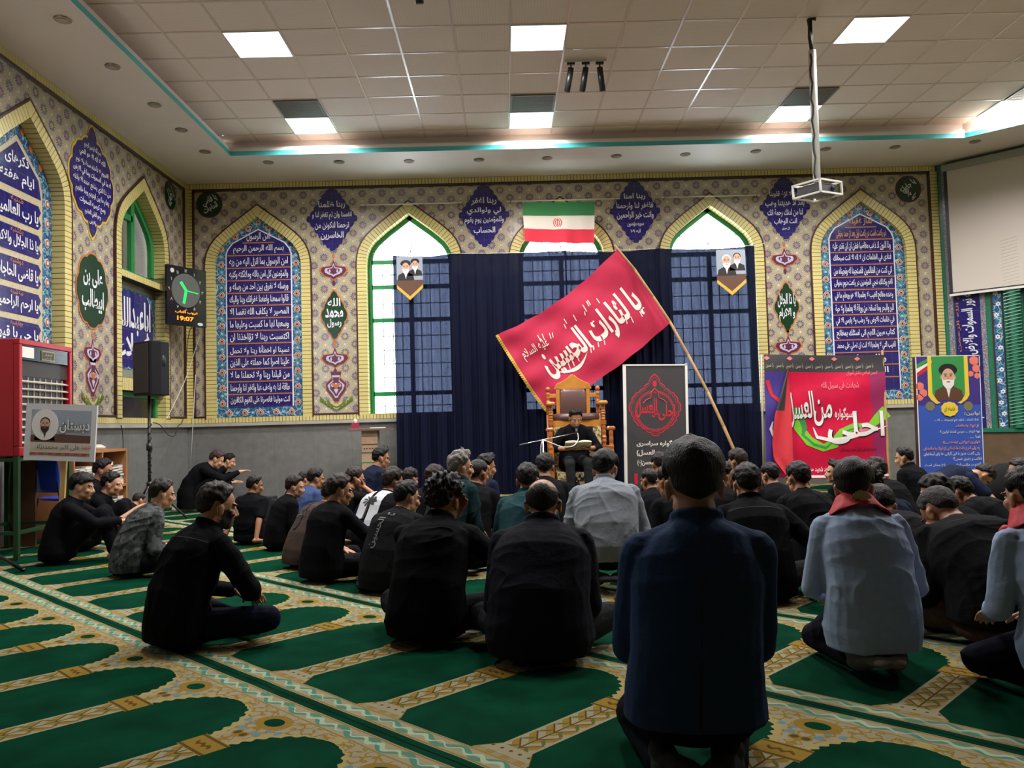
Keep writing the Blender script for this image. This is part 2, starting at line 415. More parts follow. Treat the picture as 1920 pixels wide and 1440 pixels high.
def floral_material(name, bg, c1, c2, c3, scale=9):
    m, nt, b = newmat(name); _mats[name] = m
    n1 = X(nt, sh_noise(nt, scale, 1).outputs['Fac']); n2 = X(nt, sh_noise(nt, scale*2.3, 2).outputs['Fac'])
    c = sh_mix(nt, (n2-.5).abs() < .05, bg, c1); c = sh_mix(nt, (n1-.52).abs() < .022, c, c2); c = sh_mix(nt, n2 > .66, c, c3)
    nt.links.new(c, b.inputs['Base Color']); b.inputs['Roughness'].default_value = .2; return m
def navy_tile_material():
    m, nt, b = newmat('navy_tiles'); x, y, z = sh_coords(nt)
    n = X(nt, sh_noise(nt, 14, 3).outputs['Fac']); c = sh_mix(nt, n, srgb(30, 24, 84), srgb(52, 46, 122))
    j = (x.wrap(.2).abs() < .0016)+(y.wrap(.2).abs() < .0016); c = sh_mix(nt, j.min(1)*.5, c, srgb(110, 110, 150))
    nt.links.new(c, b.inputs['Base Color']); b.inputs['Roughness'].default_value = .12; return m
def brick_material():
    m, nt, b = newmat('yellow_brick'); _mats['yellow_brick'] = m
    n = sh_noise(nt, 2.5, 4); f = X(nt, n.outputs['Fac']); c = sh_mix(nt, f, srgb(196, 182, 112), srgb(224, 210, 142))
    nt.links.new(c, b.inputs['Base Color']); b.inputs['Roughness'].default_value = .3; return m
M_TILE, M_STONE, M_CARPET, M_CEIL = tile_material(), stone_material(), carpet_material(), ceiling_material()
M_NAVY, M_BRICK = navy_tile_material(), brick_material()
M_FLORAL = floral_material('turquoise_floral_tiles', srgb(70, 118, 150), srgb(44, 70, 128), srgb(150, 190, 190), srgb(110, 160, 160))
M_FLORAL2 = floral_material('pale_floral_tiles', srgb(150, 152, 150), srgb(70, 90, 140), srgb(170, 110, 90), srgb(190, 190, 170), 20)
M_WHITE = mat('white_glaze', srgb(226, 226, 232), .3); M_ORANGE = mat('orange_glaze', srgb(186, 112, 62), .3)
M_PLASTER = mat('ceiling_plaster', srgb(222, 210, 200), .55, noise=.03, nscale=2); M_CYAN = mat('turquoise_paint', srgb(70, 178, 182), .4)
M_DKBROWN = mat('dark_brown_trim', srgb(66, 34, 28), .3); M_MORTAR = mat('dark_mortar', srgb(62, 50, 34), .8)
M_LEDGE = mat('pale_stone_ledge', srgb(172, 168, 160), .4, noise=.08, nscale=8); M_GREENF = mat('green_metal_frame', srgb(38, 138, 74), .35)
M_GREENT = mat('dark_green_glaze', srgb(24, 58, 34), .2, noise=.15, nscale=30); M_BLACKP = mat('black_plastic', (.012, .012, .014), .4)
M_STEEL = mat('bright_steel', (.6, .6, .6), .25, 1); M_WHITEP = mat('white_paint', srgb(222, 220, 212), .4)
M_MAROON = mat('maroon_glaze', srgb(92, 44, 70), .25); M_YELLOW = mat('yellow_glaze', srgb(214, 178, 60), .3)

# ------------------------------------------------------------------ arch outlines (relative to the niche's centre)
OUT = [(.82, 1.20), (.82, 3.62), (.812, 3.74), (.785, 3.86), (.735, 3.97), (.66, 4.075), (.56, 4.17), (.44, 4.27), (.0, 4.60)]
def dens(pts, step):
    out = [Vector(pts[0])]
    for a, b in zip(pts, pts[1:]):
        a = Vector(a); b = Vector(b); n = max(1, round((b-a).length/step))
        for i in range(1, n+1): out.append(a+(b-a)*i/n)
    return out
def inset(half, d):                                      # offset of the right half towards the centre line
    P = [Vector(p) for p in half]; out = []
    for i, p in enumerate(P):
        t = (P[min(i+1, len(P)-1)]-P[max(i-1, 0)]).normalized(); n = Vector((-t.y, t.x))
        if i == 0: n = Vector((-1, 0))
        if i == len(P)-1: t = (P[-1]-P[-2]).normalized(); n = Vector((-t.y, t.x)); out.append(Vector((0, p.y-d/abs(n.y)))); continue
        out.append(p+n*d)
    return out
def full(half, c=0): r = [(c+x, z) for x, z in half]; return r+[(c-x, z) for x, z in half[::-1] if abs(x) > 1e-6]
def fill_holes(outer, holes):
    bm = bmesh.new(); es = []
    for loop in [outer]+holes:
        vs = [bm.verts.new((x, y, 0)) for x, y in loop]; es += [bm.edges.new((vs[i], vs[(i+1) % len(vs)])) for i in range(len(vs))]
    bmesh.ops.triangle_fill(bm, use_beauty=True, use_dissolve=False, edges=es)
    bm.verts.index_update(); v = [tuple(q.co) for q in bm.verts]; f = []
    for q in bm.faces:
        i = [k.index for k in q.verts]; a, b, c = [v[j] for j in i]
        f.append(tuple(i) if (b[0]-a[0])*(c[1]-a[1])-(b[1]-a[1])*(c[0]-a[0]) > 0 else tuple(i[::-1]))
    bm.free(); return v, f
HALF = dens(OUT, .06); INN = inset(HALF, .145)
NC = [-3.82, -1.45, .94, 3.30, 5.69]                     # centres on the back wall
LC = [8.53, 11.25]                                       # centres on the left wall
ZS, ZT = 1.20, 4.96                                      # ledge, soffit
def arch_hole(c, lo=None):
    h = [(x, z) for x, z in inset(HALF, .07)]; h[0] = (h[0][0], lo if lo else h[0][1]); return full(h, c)

def wall_zone(name, fr, u0, u1, holes, side):
    v, f = fill_holes([(u0, ZS), (u1, ZS), (u1, ZT), (u0, ZT)], holes)
    mb = MB(); mb.add(v, f, 0)
    o = put(mb, name, fr, M_TILE); tag(o, kind='structure')
    d = MB(); d.box((u0, 0, -.10), (u1, 1.15, 0)); d = put(d, 'dado', fr, M_STONE, o)
    d.data.materials[0] = M_STONE
    l = MB(); l.box((u0, 1.15, -.1), (u1, 1.20, .05)); put(l, 'ledge', fr, M_LEDGE, o)
    return o
wb = wall_zone('wall_back', BACK, LX, 6.91, [arch_hole(c, 1.201) for c in NC], 'back')
wl = wall_zone('wall_left', LEFT, -6, BY, [arch_hole(c, 1.201) for c in LC+[5.81, 3.09]], 'left')

def bricks_strip(mb, a, b, n_out, depth, width, gap=.008, pitch=.052):
    """a row of bricks from a to b (u,v); n_out = direction across the row; boxes reach from -depth to +.03"""
    a = Vector(a); b = Vector(b); d = (b-a); L = d.length; d /= L; n = max(1, round(L/pitch)); nn = Vector(n_out)
    for i in range(n):
        p = a+d*(L*i/n+gap/2); q = a+d*(L*(i+1)/n-gap/2)
        quad(mb, p, q, q+nn*width, p+nn*width, -depth, .03)
def quad(mb, a, b, c, d, w0, w1, mi=0):
    P = [a, b, c, d]; ar = sum(P[i][0]*P[(i+1) % 4][1]-P[(i+1) % 4][0]*P[i][1] for i in range(4))
    if ar < 0: P = P[::-1]
    vs = [(p[0], p[1], w0) for p in P]+[(p[0], p[1], w1) for p in P]
    mb.add(vs, [(3, 2, 1, 0), (4, 5, 6, 7), (0, 1, 5, 4), (1, 2, 6, 5), (2, 3, 7, 6), (3, 0, 4, 7)], mi)
n_trim = [0]
def trim(fr, mb, mats, u, v, name=None):
    n_trim[0] += 1; o = put(mb, 'trim_%d' % n_trim[0], fr, mats, None, at_uv=(u, v, 0)); tag(o, kind='structure'); return o
def arch_band(fr, c, depth, bottom=1.28, extra=None):
    mb = MB(); H = HALF; I = INN
    mo = inset(HALF, -.022)
    for sgn in (1, -1):
        for i in range(len(H)-1):
            a, b, p, q = H[i], H[i+1], I[i], I[i+1]
            if a.y < bottom-.001: 
                if b.y <= bottom: continue
            g = .007; t = (b-a).normalized()*g/2; t2 = (q-p).normalized()*min(g/2, (q-p).length*.3)
            P = [(c+sgn*w.x, w.y) for w in (a+t, b-t, q-t2, p+t2)]; quad(mb, *P, -depth, .03, 0)
            # mortar core just inside the bricks, and the dark line round the outside
            e = (a-p).normalized()*.004; quad(mb, *[(c+sgn*w.x, w.y) for w in (a-e, b-e, q+e, p+e)], -depth, .024, 1)
            quad(mb, *[(c+sgn*w.x, w.y) for w in (a, b, mo[i+1], mo[i])], -.02, .034, 2)
    iy = I[-1].y; plate(mb, moved([(0, iy-.004), (.034, iy+.02), (.052, 4.555), (0, 4.598), (-.052, 4.555), (-.034, iy+.02)], c), -depth, .031, 0)
    return trim(fr, mb, [M_BRICK, M_MORTAR, M_DKBROWN], c, 3)
for c in NC: arch_band(BACK, c, .10 if c in (NC[0], NC[4]) else .22)
for c in LC+[5.81]: arch_band(LEFT, c, .22)
# rows of bricks: along the top, above the ledge, corner columns; brown lines framing the tiled strips
mb = MB()
bricks_strip(mb, (LX+.02, ZT-.085), (6.89, ZT-.085), (0, 1), .0, .08)
for u in (LX+.003, 6.80): bricks_strip(mb, (u, 1.28), (u, ZT-.09), (1, 0), 0, .10 if u < 0 else .11)
bricks_strip(mb, (LX+.02, 1.205), (6.89, 1.205), (0, 1), 0, .075)
mb.box((LX, ZT-.10, -.005), (6.91, ZT-.0, .022), 1); mb.box((LX, 1.2, -.005), (6.91, 1.283, .022), 1)
mb.box((LX, 1.28, -.005), (LX+.108, ZT-.09, .022), 1); mb.box((6.795, 1.28, -.005), (6.91, ZT-.09, .022), 1)
mb.box((LX+.11, ZT-.125, 0), (6.79, ZT-.10, .034), 2); mb.box((LX+.11, 1.29, 0), (LX+.135, ZT-.1, .034), 2); mb.box((6.765, 1.29, 0), (6.79, ZT-.1, .034), 2)
segs = [(LX+.11, NC[0]-.84)]+[(a+.84, b-.84) for a, b in zip(NC, NC[1:])]+[(NC[4]+.84, 6.79)]
for a, b in segs: mb.box((a, 1.285, 0), (b, 1.31, .034), 2)
trim(BACK, mb, [M_BRICK, M_MORTAR, M_DKBROWN], 1, ZT-.05)
mb = MB()
bricks_strip(mb, (-5.9, ZT-.085), (BY-.02, ZT-.085), (0, 1), .0, .08)
bricks_strip(mb, (BY-.10, 1.28), (BY-.10, ZT-.09), (1, 0), 0, .097)
bricks_strip(mb, (-5.9, 1.205), (BY-.02, 1.205), (0, 1), 0, .075)
mb.box((-6, ZT-.10, -.005), (BY, ZT-.0, .022), 1); mb.box((-6, 1.2, -.005), (BY, 1.283, .022), 1); mb.box((BY-.105, 1.28, -.005), (BY, ZT-.09, .022), 1)
mb.box((-6, ZT-.125, 0), (BY-.11, ZT-.10, .034), 2); mb.box((BY-.135, 1.29, 0), (BY-.11, ZT-.1, .034), 2)
for a, b in ((LC[0]+.84, LC[1]-.84), (LC[1]+.84, BY-.11), (5.81+.84, LC[0]-.84)): mb.box((a, 1.285, 0), (b, 1.31, .034), 2)
trim(LEFT, mb, [M_BRICK, M_MORTAR, M_DKBROWN], 8, ZT-.05)

# floor, remaining walls, soffit, raised ceiling
D1 = (9.03, 10.69)
mb = MB(); mb.add([(LX-.1, -6, 0), (9.1, -6, 0), (9.1, 10.69, 0), (7.0, 12.9, 0), (LX-.1, 12.9, 0)], [(0, 1, 2, 3, 4)])
tag(mb.build('floor', M_CARPET), kind='structure')
mb = MB(); mb.box((9.03, -6, 0), (9.15, 10.69, 5.3)); tag(mb.build('wall_right', mat('right_wall_plaster', srgb(150, 140, 116), .5)), kind='structure')
mb = MB(); mb.box((LX-.1, -6.12, 0), (9.15, -6, 5.3)); tag(mb.build('wall_front', mat('right_wall_plaster', srgb(150, 140, 116), .5)), kind='structure')
TR = [(-3.80, -5.2), (7.95, -5.2), (7.95, 10.25), (6.65, 11.5), (-3.80, 11.5)]
v, f = fill_holes([(LX, -6), (9.03, -6), (9.03, 10.69), (6.91, BY), (LX, BY)], [TR])
mb = MB(); mb.add([(a, b, ZT) for a, b, _ in v], [q[::-1] for q in f])
sof = mb.build('ceiling_soffit', M_PLASTER); tag(sof, kind='structure')
mb = MB()
ctr = Vector((2, 3))
for i in range(5):
    a = Vector(TR[i]); b = Vector(TR[(i+1) % 5]); t = (b-a).normalized(); n = Vector((t.y, -t.x))        # outward
    def W(p, o, z): q = p+n*o; return (q.x, q.y, z)
    ea, eb = a-t*.15, b+t*.15
    mb.add([(a.x, a.y, ZT), (b.x, b.y, ZT), (b.x, b.y, ZT+.065), (a.x, a.y, ZT+.065)], [(0, 1, 2, 3)], 1)
    mb.add([(a.x, a.y, ZT+.065), (b.x, b.y, ZT+.065), (b.x, b.y, ZT+.115), (a.x, a.y, ZT+.115)], [(0, 1, 2, 3)], 0)
    mb.add([(a.x, a.y, ZT+.115), (b.x, b.y, ZT+.115), W(eb, .16, ZT+.115), W(ea, .16, ZT+.115)], [(0, 1, 2, 3)], 0)
    mb.add([W(ea, .16, ZT+.115), W(eb, .16, ZT+.115), W(eb, .16, ZT+.26), W(ea, .16, ZT+.26)], [(0, 1, 2, 3)], 0)
mb.build('ceiling_cove', [M_PLASTER, M_CYAN], sof)
TZ = 5.215; GX, GY = -2.847, 8.371
mb = MB(); mb.add([(-4.1-GX, -5.5-GY, 0), (8.3-GX, -5.5-GY, 0), (8.3-GX, 11.8-GY, 0), (-4.1-GX, 11.8-GY, 0)], [(3, 2, 1, 0)])
ce = mb.build('ceiling', M_CEIL); ce.location = (GX, GY, TZ); tag(ce, kind='structure')
mb = MB()
for i in range(-2, 19):
    x = .6*i
    if -4.0-GX < x < 8.2-GX: mb.box((x-.012, -5.4-GY, -.006), (x+.012, 11.68-GY, .002))
for j in range(-23, 6):
    y = .6*j
    if -5.4-GY < y < 11.7-GY: mb.box((-3.98-GX, y-.012, -.005), (8.15-GX, y+.012, .002))
gr = mb.build('ceiling_grid', mat('t_bar_enamel', srgb(222, 202, 190), .22, spec=.8), ce)

# square ceiling lights and return-air grilles beside them
M_PANEL = mat('lit_diffuser', (.97, .98, 1.0), .5, emit=PANEL_POWER)
M_GRILLE = mat('grey_grille', srgb(120, 112, 106), .5)
cols = [('leftmost', 0), ('second-from-left', 5), ('third-from-left', 11), ('rightmost', 16)]
rows = {0: 'nearer row', 4: 'farther row beside the air grille'}
lightp = None
for j in (0, 4, -4):  # last row is out of view, added to lift the dark foreground
    for nm, i in cols:
        o = empty('ceiling_light', (GX+.6*i+.3, GY+.6*j+.3, TZ-.004))
        lab = {0: 'square white ceiling panel light, %s of the nearer row with no grille behind' % nm, 4: 'square white ceiling panel light with a grey grille in front, %s of the back row' % nm}.get(j, 'unseen ceiling panel light above the frame, added to brighten the foreground')
        tag(o, lab, 'ceiling light', 'square ceiling lights')
        ld = bpy.data.lights.get('panel_light')
        if ld is None:
            ld = bpy.data.lights.new('panel_light', 'AREA'); ld.shape = 'SQUARE'; ld.size = .56; ld.energy = LAMP_W; ld.spread = math.radians(155); ld.color = (1, .96, .94)
        lo_ = bpy.data.objects.new('lamp', ld); COL.objects.link(lo_); lo_.parent = o; lo_.location = (0, 0, -.012)
        if lightp is None:
            a = MB(); a.box((-.29, -.29, -.006), (.29, .29, -.002)); d = a.build('diffuser', M_PANEL, o)
            a = MB()
            for q in ((-.3, -.3, .3, -.288), (-.3, .288, .3, .3), (-.3, -.288, -.288, .288), (.288, -.288, .3, .288)): a.box((q[0], q[1], -.010), (q[2], q[3], 0))
            e = a.build('frame', M_WHITEP, o); lightp = (d, e)
        else:
            for q in lightp: w = q.copy(); COL.objects.link(w); w.parent = o
for nm, i in cols:
    o = empty('ceiling_vent', (GX+.6*i+.3, GY+.6*3+.3, TZ-.004), 0, 'grey louvred air grille next to the %s light of the back ceiling row' % nm, 'vent', 'ceiling air grilles')
    a = MB()
    for q in ((-.28, -.28, .28, -.262), (-.28, .262, .28, .28), (-.28, -.262, -.262, .262), (.262, -.262, .28, .262)): a.box((q[0], q[1], -.018), (q[2], q[3], -.003))
    a.build('frame', M_GRILLE, o); a = MB(); a.box((-.262, -.262, -.006), (.262, .262, -.003)); a.build('backing', mat('vent_dark', srgb(86, 82, 78), .7), o)
    a = MB()
    for q in range(20): y = -.25+q*.0263; a.box((-.262, y, -.016), (.262, y+.014, -.008))
    a.build('slats', M_GRILLE, o)
# small recessed downlights in the soffit
SPOTS = [(118,36),(211,124),(290,196),(340,243),(385,284),(503,304),(636,303),(767,302),(898,299),(1026,296),(1156,292),(1285,289),(1417,283),(1548,279),(1678,275),(1828,265)]
sp0 = None
ordn = ['first','second','third','fourth','fifth','sixth','seventh','eighth','ninth','tenth','eleventh','twelfth']
for i, (px, py) in enumerate(SPOTS):
    d = (at(px, py, 1)-Vector((0, 0, EYE))); p = Vector((0, 0, EYE))+d*((ZT-EYE)/d.z)
    lab = ('small round recessed spot over the left wall, %s from the front' % ordn[i]) if i < 5 else 'small round recessed spot along the back soffit, %s from the left' % ordn[i-5]
    o = empty('downlight', (p.x, p.y, ZT), 0, lab, 'downlight', 'recessed spots in the soffit')
    if sp0 is None:
        a = MB(); a.lathe([(.075, -.012), (.078, -.004), (.075, -.001)], n=20); r = a.build('rim', mat('brushed_rim', srgb(150, 142, 132), .3, .6), o)
        a = MB(); a.cyl((0, 0, -.016), (0, 0, -.010), .045, n=18); q = a.build('lens', mat('unlit_lens', srgb(170, 160, 145), .2), o); sp0 = (r, q)
    else:
        for q in sp0: w = q.copy(); COL.objects.link(w); w.parent = o

# ------------------------------------------------------------------ windows
M_GLASS, nt, b = newmat('window_glass'); nt.nodes.remove(b)
tr = nt.nodes.new('ShaderNodeBsdfTransparent'); tr.inputs[0].default_value = (.93, .95, .97, 1); gl = nt.nodes.new('ShaderNodeBsdfGlossy'); gl.inputs['Roughness'].default_value = .05
fr_ = nt.nodes.new('ShaderNodeMixShader'); fr_.inputs[0].default_value = .06
nt.links.new(tr.outputs[0], fr_.inputs[1]); nt.links.new(gl.outputs[0], fr_.inputs[2]); nt.links.new(fr_.outputs[0], nt.nodes['Material Output'].inputs[0])
M_MULL = mat('grey_window_bars', srgb(150, 150, 156), .4)
def ring_frame(mb, half_o, half_i, w0, w1, lo):
    for sgn in (1, -1):
        for i in range(len(half_o)-1):
            a, b, p, q = half_o[i], half_o[i+1], half_i[i], half_i[i+1]
            quad(mb, *[(sgn*w.x, w.y) for w in (a, b, q, p)], w0, w1)
for n, c in enumerate(NC[1:4], 1):
    win = wall_root('window_%d' % n, BACK, c, 1.2, -.18, None, None); win['kind'] = 'structure'
    def up(mb): mb.v = [(x, y-1.2, z) for x, y, z in mb.v]; return mb
    a = MB(); I2 = inset(HALF, .145); J2 = inset(HALF, .215); ring_frame(a, I2, J2, -.03, .03, 1.2)
    for zb in (3.68, 3.28, 2.755, 1.59): a.box((-.62, zb-.033, -.03), (.62, zb+.033, .03))
    a.box((-.035, 1.2, -.025), (.035, 3.68, .025)); a.box((-.66, 1.2, -.03), (.66, 1.235, .03))
    up(a).build('window_frame', M_GREENF, win)
    a = MB()
    rowsz = [(1.235, 1.557, 2), (1.623, 2.722, 5), (2.788, 3.247, 2), (3.313, 3.647, 2)]
    for lo, hi, k in rowsz:
        for q in range(1, k): z = lo+(hi-lo)*q/k; a.box((-.6, z-.006, -.012), (.6, z+.006, .012))
        for q in (-.45, -.3, -.15, .15, .3, .45): a.box((q-.006, lo, -.012), (q+.006, hi, .012))
    def arc(cx, cz, r, t0, t1, k=14):
        for i in range(k):
            p = [(cx+r*math.cos(t0+(t1-t0)*j/k), cz+r*math.sin(t0+(t1-t0)*j/k), 0) for j in (i, i+1)]; a.cyl(*p, .007, n=6)
    arc(-.44, 3.72, .26, 0, PI*.62); arc(.44, 3.72, .26, PI, PI*.38); arc(-.25, 3.95, .27, -.9, .2); arc(.25, 3.95, .27, PI+.9, PI-.2)
    a.cyl((-.18, 4.02, 0), (0, 4.14, 0), .007, n=6); a.cyl((.18, 4.02, 0), (0, 4.14, 0), .007, n=6)
    up(a).build('glazing_bars', M_MULL, win)
    a = MB(); plate(a, full([(x, z) for x, z in J2]), -.002, .002); up(a).build('pane', M_GLASS, win)
# left wall: narrow green window into a side room above, small one below, blue panel between
side = MB(); side.box((LX-2.6, 9.9, .0), (LX-.3, 12.6, 5.0)); 
so = link('wall_side', side.mesh('wall_side'), mat('side_room_brick', srgb(150, 134, 112), .7)); so.data.flip_normals(); tag(so, kind='structure')
win = wall_root('window_4', LEFT, LC[1], 1.2, -.16, None, None); win['kind'] = 'structure'
a = MB(); I2 = [p for p in inset(HALF, .145) if p.y > 3.28]; J2 = [p for p in inset(HALF, .235)][-len(I2):]
ring_frame(a, I2, J2, -.03, .03, 3.3); a.box((-.67, 3.20, -.03), (.67, 3.29, .03)); a.box((-.05, 3.29, -.03), (.05, 4.3, .03)); a.box((-.6, 3.98, -.03), (.0, 4.06, .03)); a.box((-.5, 3.29, -.03), (-.43, 4.0, .04))
up(a).build('window_frame', M_GREENF, win)
a = MB(); plate(a, [(x, z) for x, z in full(J2)], -.002, .002); up(a).build('pane', M_GLASS, win)
win = wall_root('window_5', LEFT, LC[1], 1.2, -.12, None, None); win['kind'] = 'structure'
a = MB(); a.box((-.67, 1.2, -.03), (.67, 1.27, .03)); a.box((-.67, 1.56, -.03), (.67, 1.63, .03)); a.box((-.67, 1.27, -.03), (-.6, 1.56, .03)); a.box((.6, 1.27, -.03), (.67, 1.56, .03)); up(a).build('window_frame', M_GREENF, win)
a = MB(); a.box((-.6, 1.27, -.004), (.6, 1.56, 0)); up(a).build('pane', mat('dark_pane', srgb(44, 34, 30), .15), win)
a = MB()
for v0, wd in ((3.12, .085), (1.64, .16)):
    bricks_strip(a, (LC[1]-.67, v0), (LC[1]+.67, v0), (0, 1), .2, wd); a.box((LC[1]-.67, v0-.004, -.2), (LC[1]+.67, v0+wd+.004, .024), 1)
trim(LEFT, a, [M_BRICK, M_MORTAR], LC[1], 3.1)
for c in (5.81, 3.09):
    a = MB(); a.box((c-.72, 1.2, -.25), (c+.72, 4.6, -.2)); tag(put(a, 'trim_%d' % (40+int(c)), LEFT, M_NAVY, at_uv=(c, 3, -.2)), kind='structure')
# ------------------------------------------------------------------ lettered tile panels
def text_panel(fr, c, w0, lines, first, step, label, right_gap=.0, tw=.5, head=None, sh=3.84, apex=4.22, bottom=1.44, hues=None, edge=.675):
    t = wall_root('verse_tilework', fr, c, 1.25, w0, label, 'tile panel')
    S = lambda mb: (setattr(mb, 'v', [(x, y-1.25, z) for x, y, z in mb.v]), mb)[1]
    a = MB(); I = [(x, z) for x, z in INN]; I[0] = (I[0][0], 1.25); plate(a, full(I), -.02, 0); S(a).build('floral_border', M_FLORAL, t)
    half = dens([(tw, bottom), (tw, sh), (tw-.03, sh+.08), (tw-.10, sh+.17), (0, apex)], .2)
    a = MB(); plate(a, full([(x, z) for x, z in inset(half, -.02)]), -.01, .004); S(a).build('pale_rim', M_WHITE, t)
    a = MB(); plate(a, full([(x, z) for x, z in half]), -.01, .007); S(a).build('text_field', M_NAVY, t)
    a = MB()
    def wd(z): return tw if z < sh else max(.1, tw*(apex-z)/(apex-sh)*.95)
    for i in range(len(lines)):
        z = first-step*i
        if z > bottom+.05: W = min(tw, wd(z)); a.box((-W, z-.008, .006), (W, z+.008, .010))
    S(a).build('divider', M_ORANGE, t)
    a = MB()
    for i, s in enumerate(lines):
        z = first+step/2-step*i; col = 0
        W = (tw-.04)*2 if i > 0 else (tw-.04)*.8
        if i == 1: W *= .86
        W = min(W, .060*len(s)+.12)
        text(a, s, 0, z-.005, .012, width=W, height=step*.72, bold=.016, mi=1 if hues and i in hues else 0)
    S(a).build('lettering', [M_WHITE, mat('gold_glaze', srgb(206, 150, 84), .3)], t)
    a = MB(); up = 1.44
    def palm(x, z, s, r):
        o = [(0, .055), (.028, .03), (.045, 0), (.03, -.03), (0, -.042), (-.03, -.03), (-.045, 0), (-.028, .03)]
        for k, (sc, mi, h) in enumerate(((1.15, 2, .004), (1, 0, .007), (.55, 2, .010), (.42, 1, .012))):
            pts = [(x+(px*math.cos(r)-py*math.sin(r))*sc*s, z+(px*math.sin(r)+py*math.cos(r))*sc*s) for px, py in o]; plate(a, pts, 0, h, mi)
    def flower(x, z):
        plate(a, moved(scallop([(.02*math.cos(q*PI/3), .02*math.sin(q*PI/3)) for q in range(6)], 1, .012), x, z), 0, .006, 3); plate(a, moved(ellipse(.009, .009, 8), x, z), 0, .009, 2)
    bx = (tw+edge)/2
    for k in range(11):
        z = 1.5+.243*k
        if z < 4.0:
            for sg in (1, -1): palm(sg*bx, z, 1, 0); flower(sg*bx, z+.12)
            for sg in (1, -1):
                for q in (-1, 1): a.cyl((sg*bx+q*.01, z+.05, .003), (sg*bx-q*.045, z+.12, .003), .004, n=5, mi=4)
                for q in (-1, 1): a.cyl((sg*bx-q*.045, z+.12, .003), (sg*bx+q*.01, z+.19, .003), .004, n=5, mi=4)
    for sg in (1, -1): palm(sg*.36, 4.12, 1, sg*.5); palm(sg*.16, 4.245, 1, sg*.9); flower(sg*.26, 4.19); flower(sg*.46, 4.05)
    palm(0, 4.34, .8, 0)
    for k in range(-2, 3): palm(k*.243, 1.35, 1, 0)
    for k in (-1.5, -.5, .5, 1.5): flower(k*.243, 1.35)
    S(a).build('palmettes', [M_ORANGE, M_MAROON, M_WHITE, mat('sky_glaze', srgb(120, 170, 200), .3), mat('teal_glaze', srgb(92, 150, 156), .3)], t)
    return t
QB = ['امن الرسول', 'بسم الله الرحمن الرحيم', 'امن الرسول بما انزل اليه من ربه', 'والمؤمنون كل امن بالله وملائكته وكتبه', 'ورسله لا نفرق بين احد من رسله و', 'قالوا سمعنا واطعنا غفرانك ربنا واليك', 'المصير لا يكلف الله نفسا الا', 'وسعها لها ما كسبت وعليها ما', 'اكتسبت ربنا لا تؤاخذنا ان', 'نسينا او اخطأنا ربنا ولا تحمل', 'علينا اصرا كما حملته على الذين', 'من قبلنا ربنا ولا تحملنا ما لا', 'طاقة لنا به واعف عنا واغفر لنا وارحمنا', 'انت مولينا فانصرنا على القوم الكافرين']
text_panel(BACK, NC[0], -.04, QB, 4.02, .1985, 'arched blue tile panel of white verse lines left of the three windows')
GH = ['نماز غفیله', 'دو رکعت است در رکعت اول بعد از حمد بخوانی', 'وذا النون اذ ذهب مغاضبا فظن ان لن نقدر عليه', 'فنادى في الظلمات ان لا اله الا انت سبحانك', 'انى كنت من الظالمين فاستجبنا له ونجيناه من', 'الغم وكذلك ننجي المؤمنين در رکعت دوم بخوانی', 'وعنده مفاتح الغيب لا يعلمها الا هو ويعلم ما في', 'البر والبحر وما تسقط من ورقة الا يعلمها ولا حبة', 'في ظلمات الارض ولا رطب ولا يابس الا في', 'كتاب مبين اللهم انى اسئلك بمفاتح', 'الغيب التي لا يعلمها الا انت ان تصلي على محمد', 'واله وان', 'اللهم انت', 'فاستلك']
text_panel(BACK, NC[4], -.04, GH, 4.02, .1985, 'arched blue tile panel with a yellow heading line, right of the three windows', hues=(0, 1))
# left wall: the big day-by-day panel, seven broad lines
t = wall_root('verse_tilework', LEFT, LC[0], 1.25, -.12, 'arched blue tile panel of broad white lines with small orange headings, leftmost', 'tile panel')
S = lambda mb: (setattr(mb, 'v', [(x, y-1.25, z) for x, y, z in mb.v]), mb)[1]
a = MB(); I = [(x, z) for x, z in INN]; I[0] = (I[0][0], 1.25); plate(a, full(I), -.02, 0); S(a).build('floral_border', M_FLORAL, t)
a = MB(); plate(a, full([(.48, 1.4), (.48, 3.75), (.42, 3.9), (0, 4.24)]), -.01, .004); S(a).build('cream_field', mat('cream_tile', srgb(190, 176, 140), .3, noise=.15, nscale=25), t)
a = MB(); b2 = MB(); DAYS = [('شنبه', 'یا رب العالمین'), ('یکشنبه', 'یا ذا الجلال والاکرام'), ('دوشنبه', 'یا قاضی الحاجات'), ('سه شنبه', 'یا ارحم الراحمین'), ('چهارشنبه', 'یا حی یا قیوم'), ('پنجشنبه', 'یا ذا الجلال والاکرام'), ('جمعه', 'یا رب العالمین')]
plate(a, full([(.45, 3.66), (.40, 3.86), (0, 4.17)]), 0, .008)
text(b2, 'ذکرهای', 0, 3.97, .012, width=.42, height=.15, bold=.02); text(b2, 'ایام هفته', 0, 3.77, .012, width=.62, height=.16, bold=.02)
for i, (dn, ln) in enumerate(DAYS):
    z = 3.45-.325*i; pts = [(.40, z-.13), (.45, z-.07), (.40, z), (.45, z+.07), (.40, z+.13)]; plate(a, pts+[(-x, y) for x, y in pts[::-1]], 0, .008)
    text(b2, dn, .0, z+.095, .012, width=.22, height=.07, bold=.01, mi=1); text(b2, ln, 0, z-.025, .012, width=.78, height=.17, bold=.022)
S(a).build('text_field', M_NAVY, t); S(b2).build('lettering', [M_WHITE, M_ORANGE], t)
a = MB()
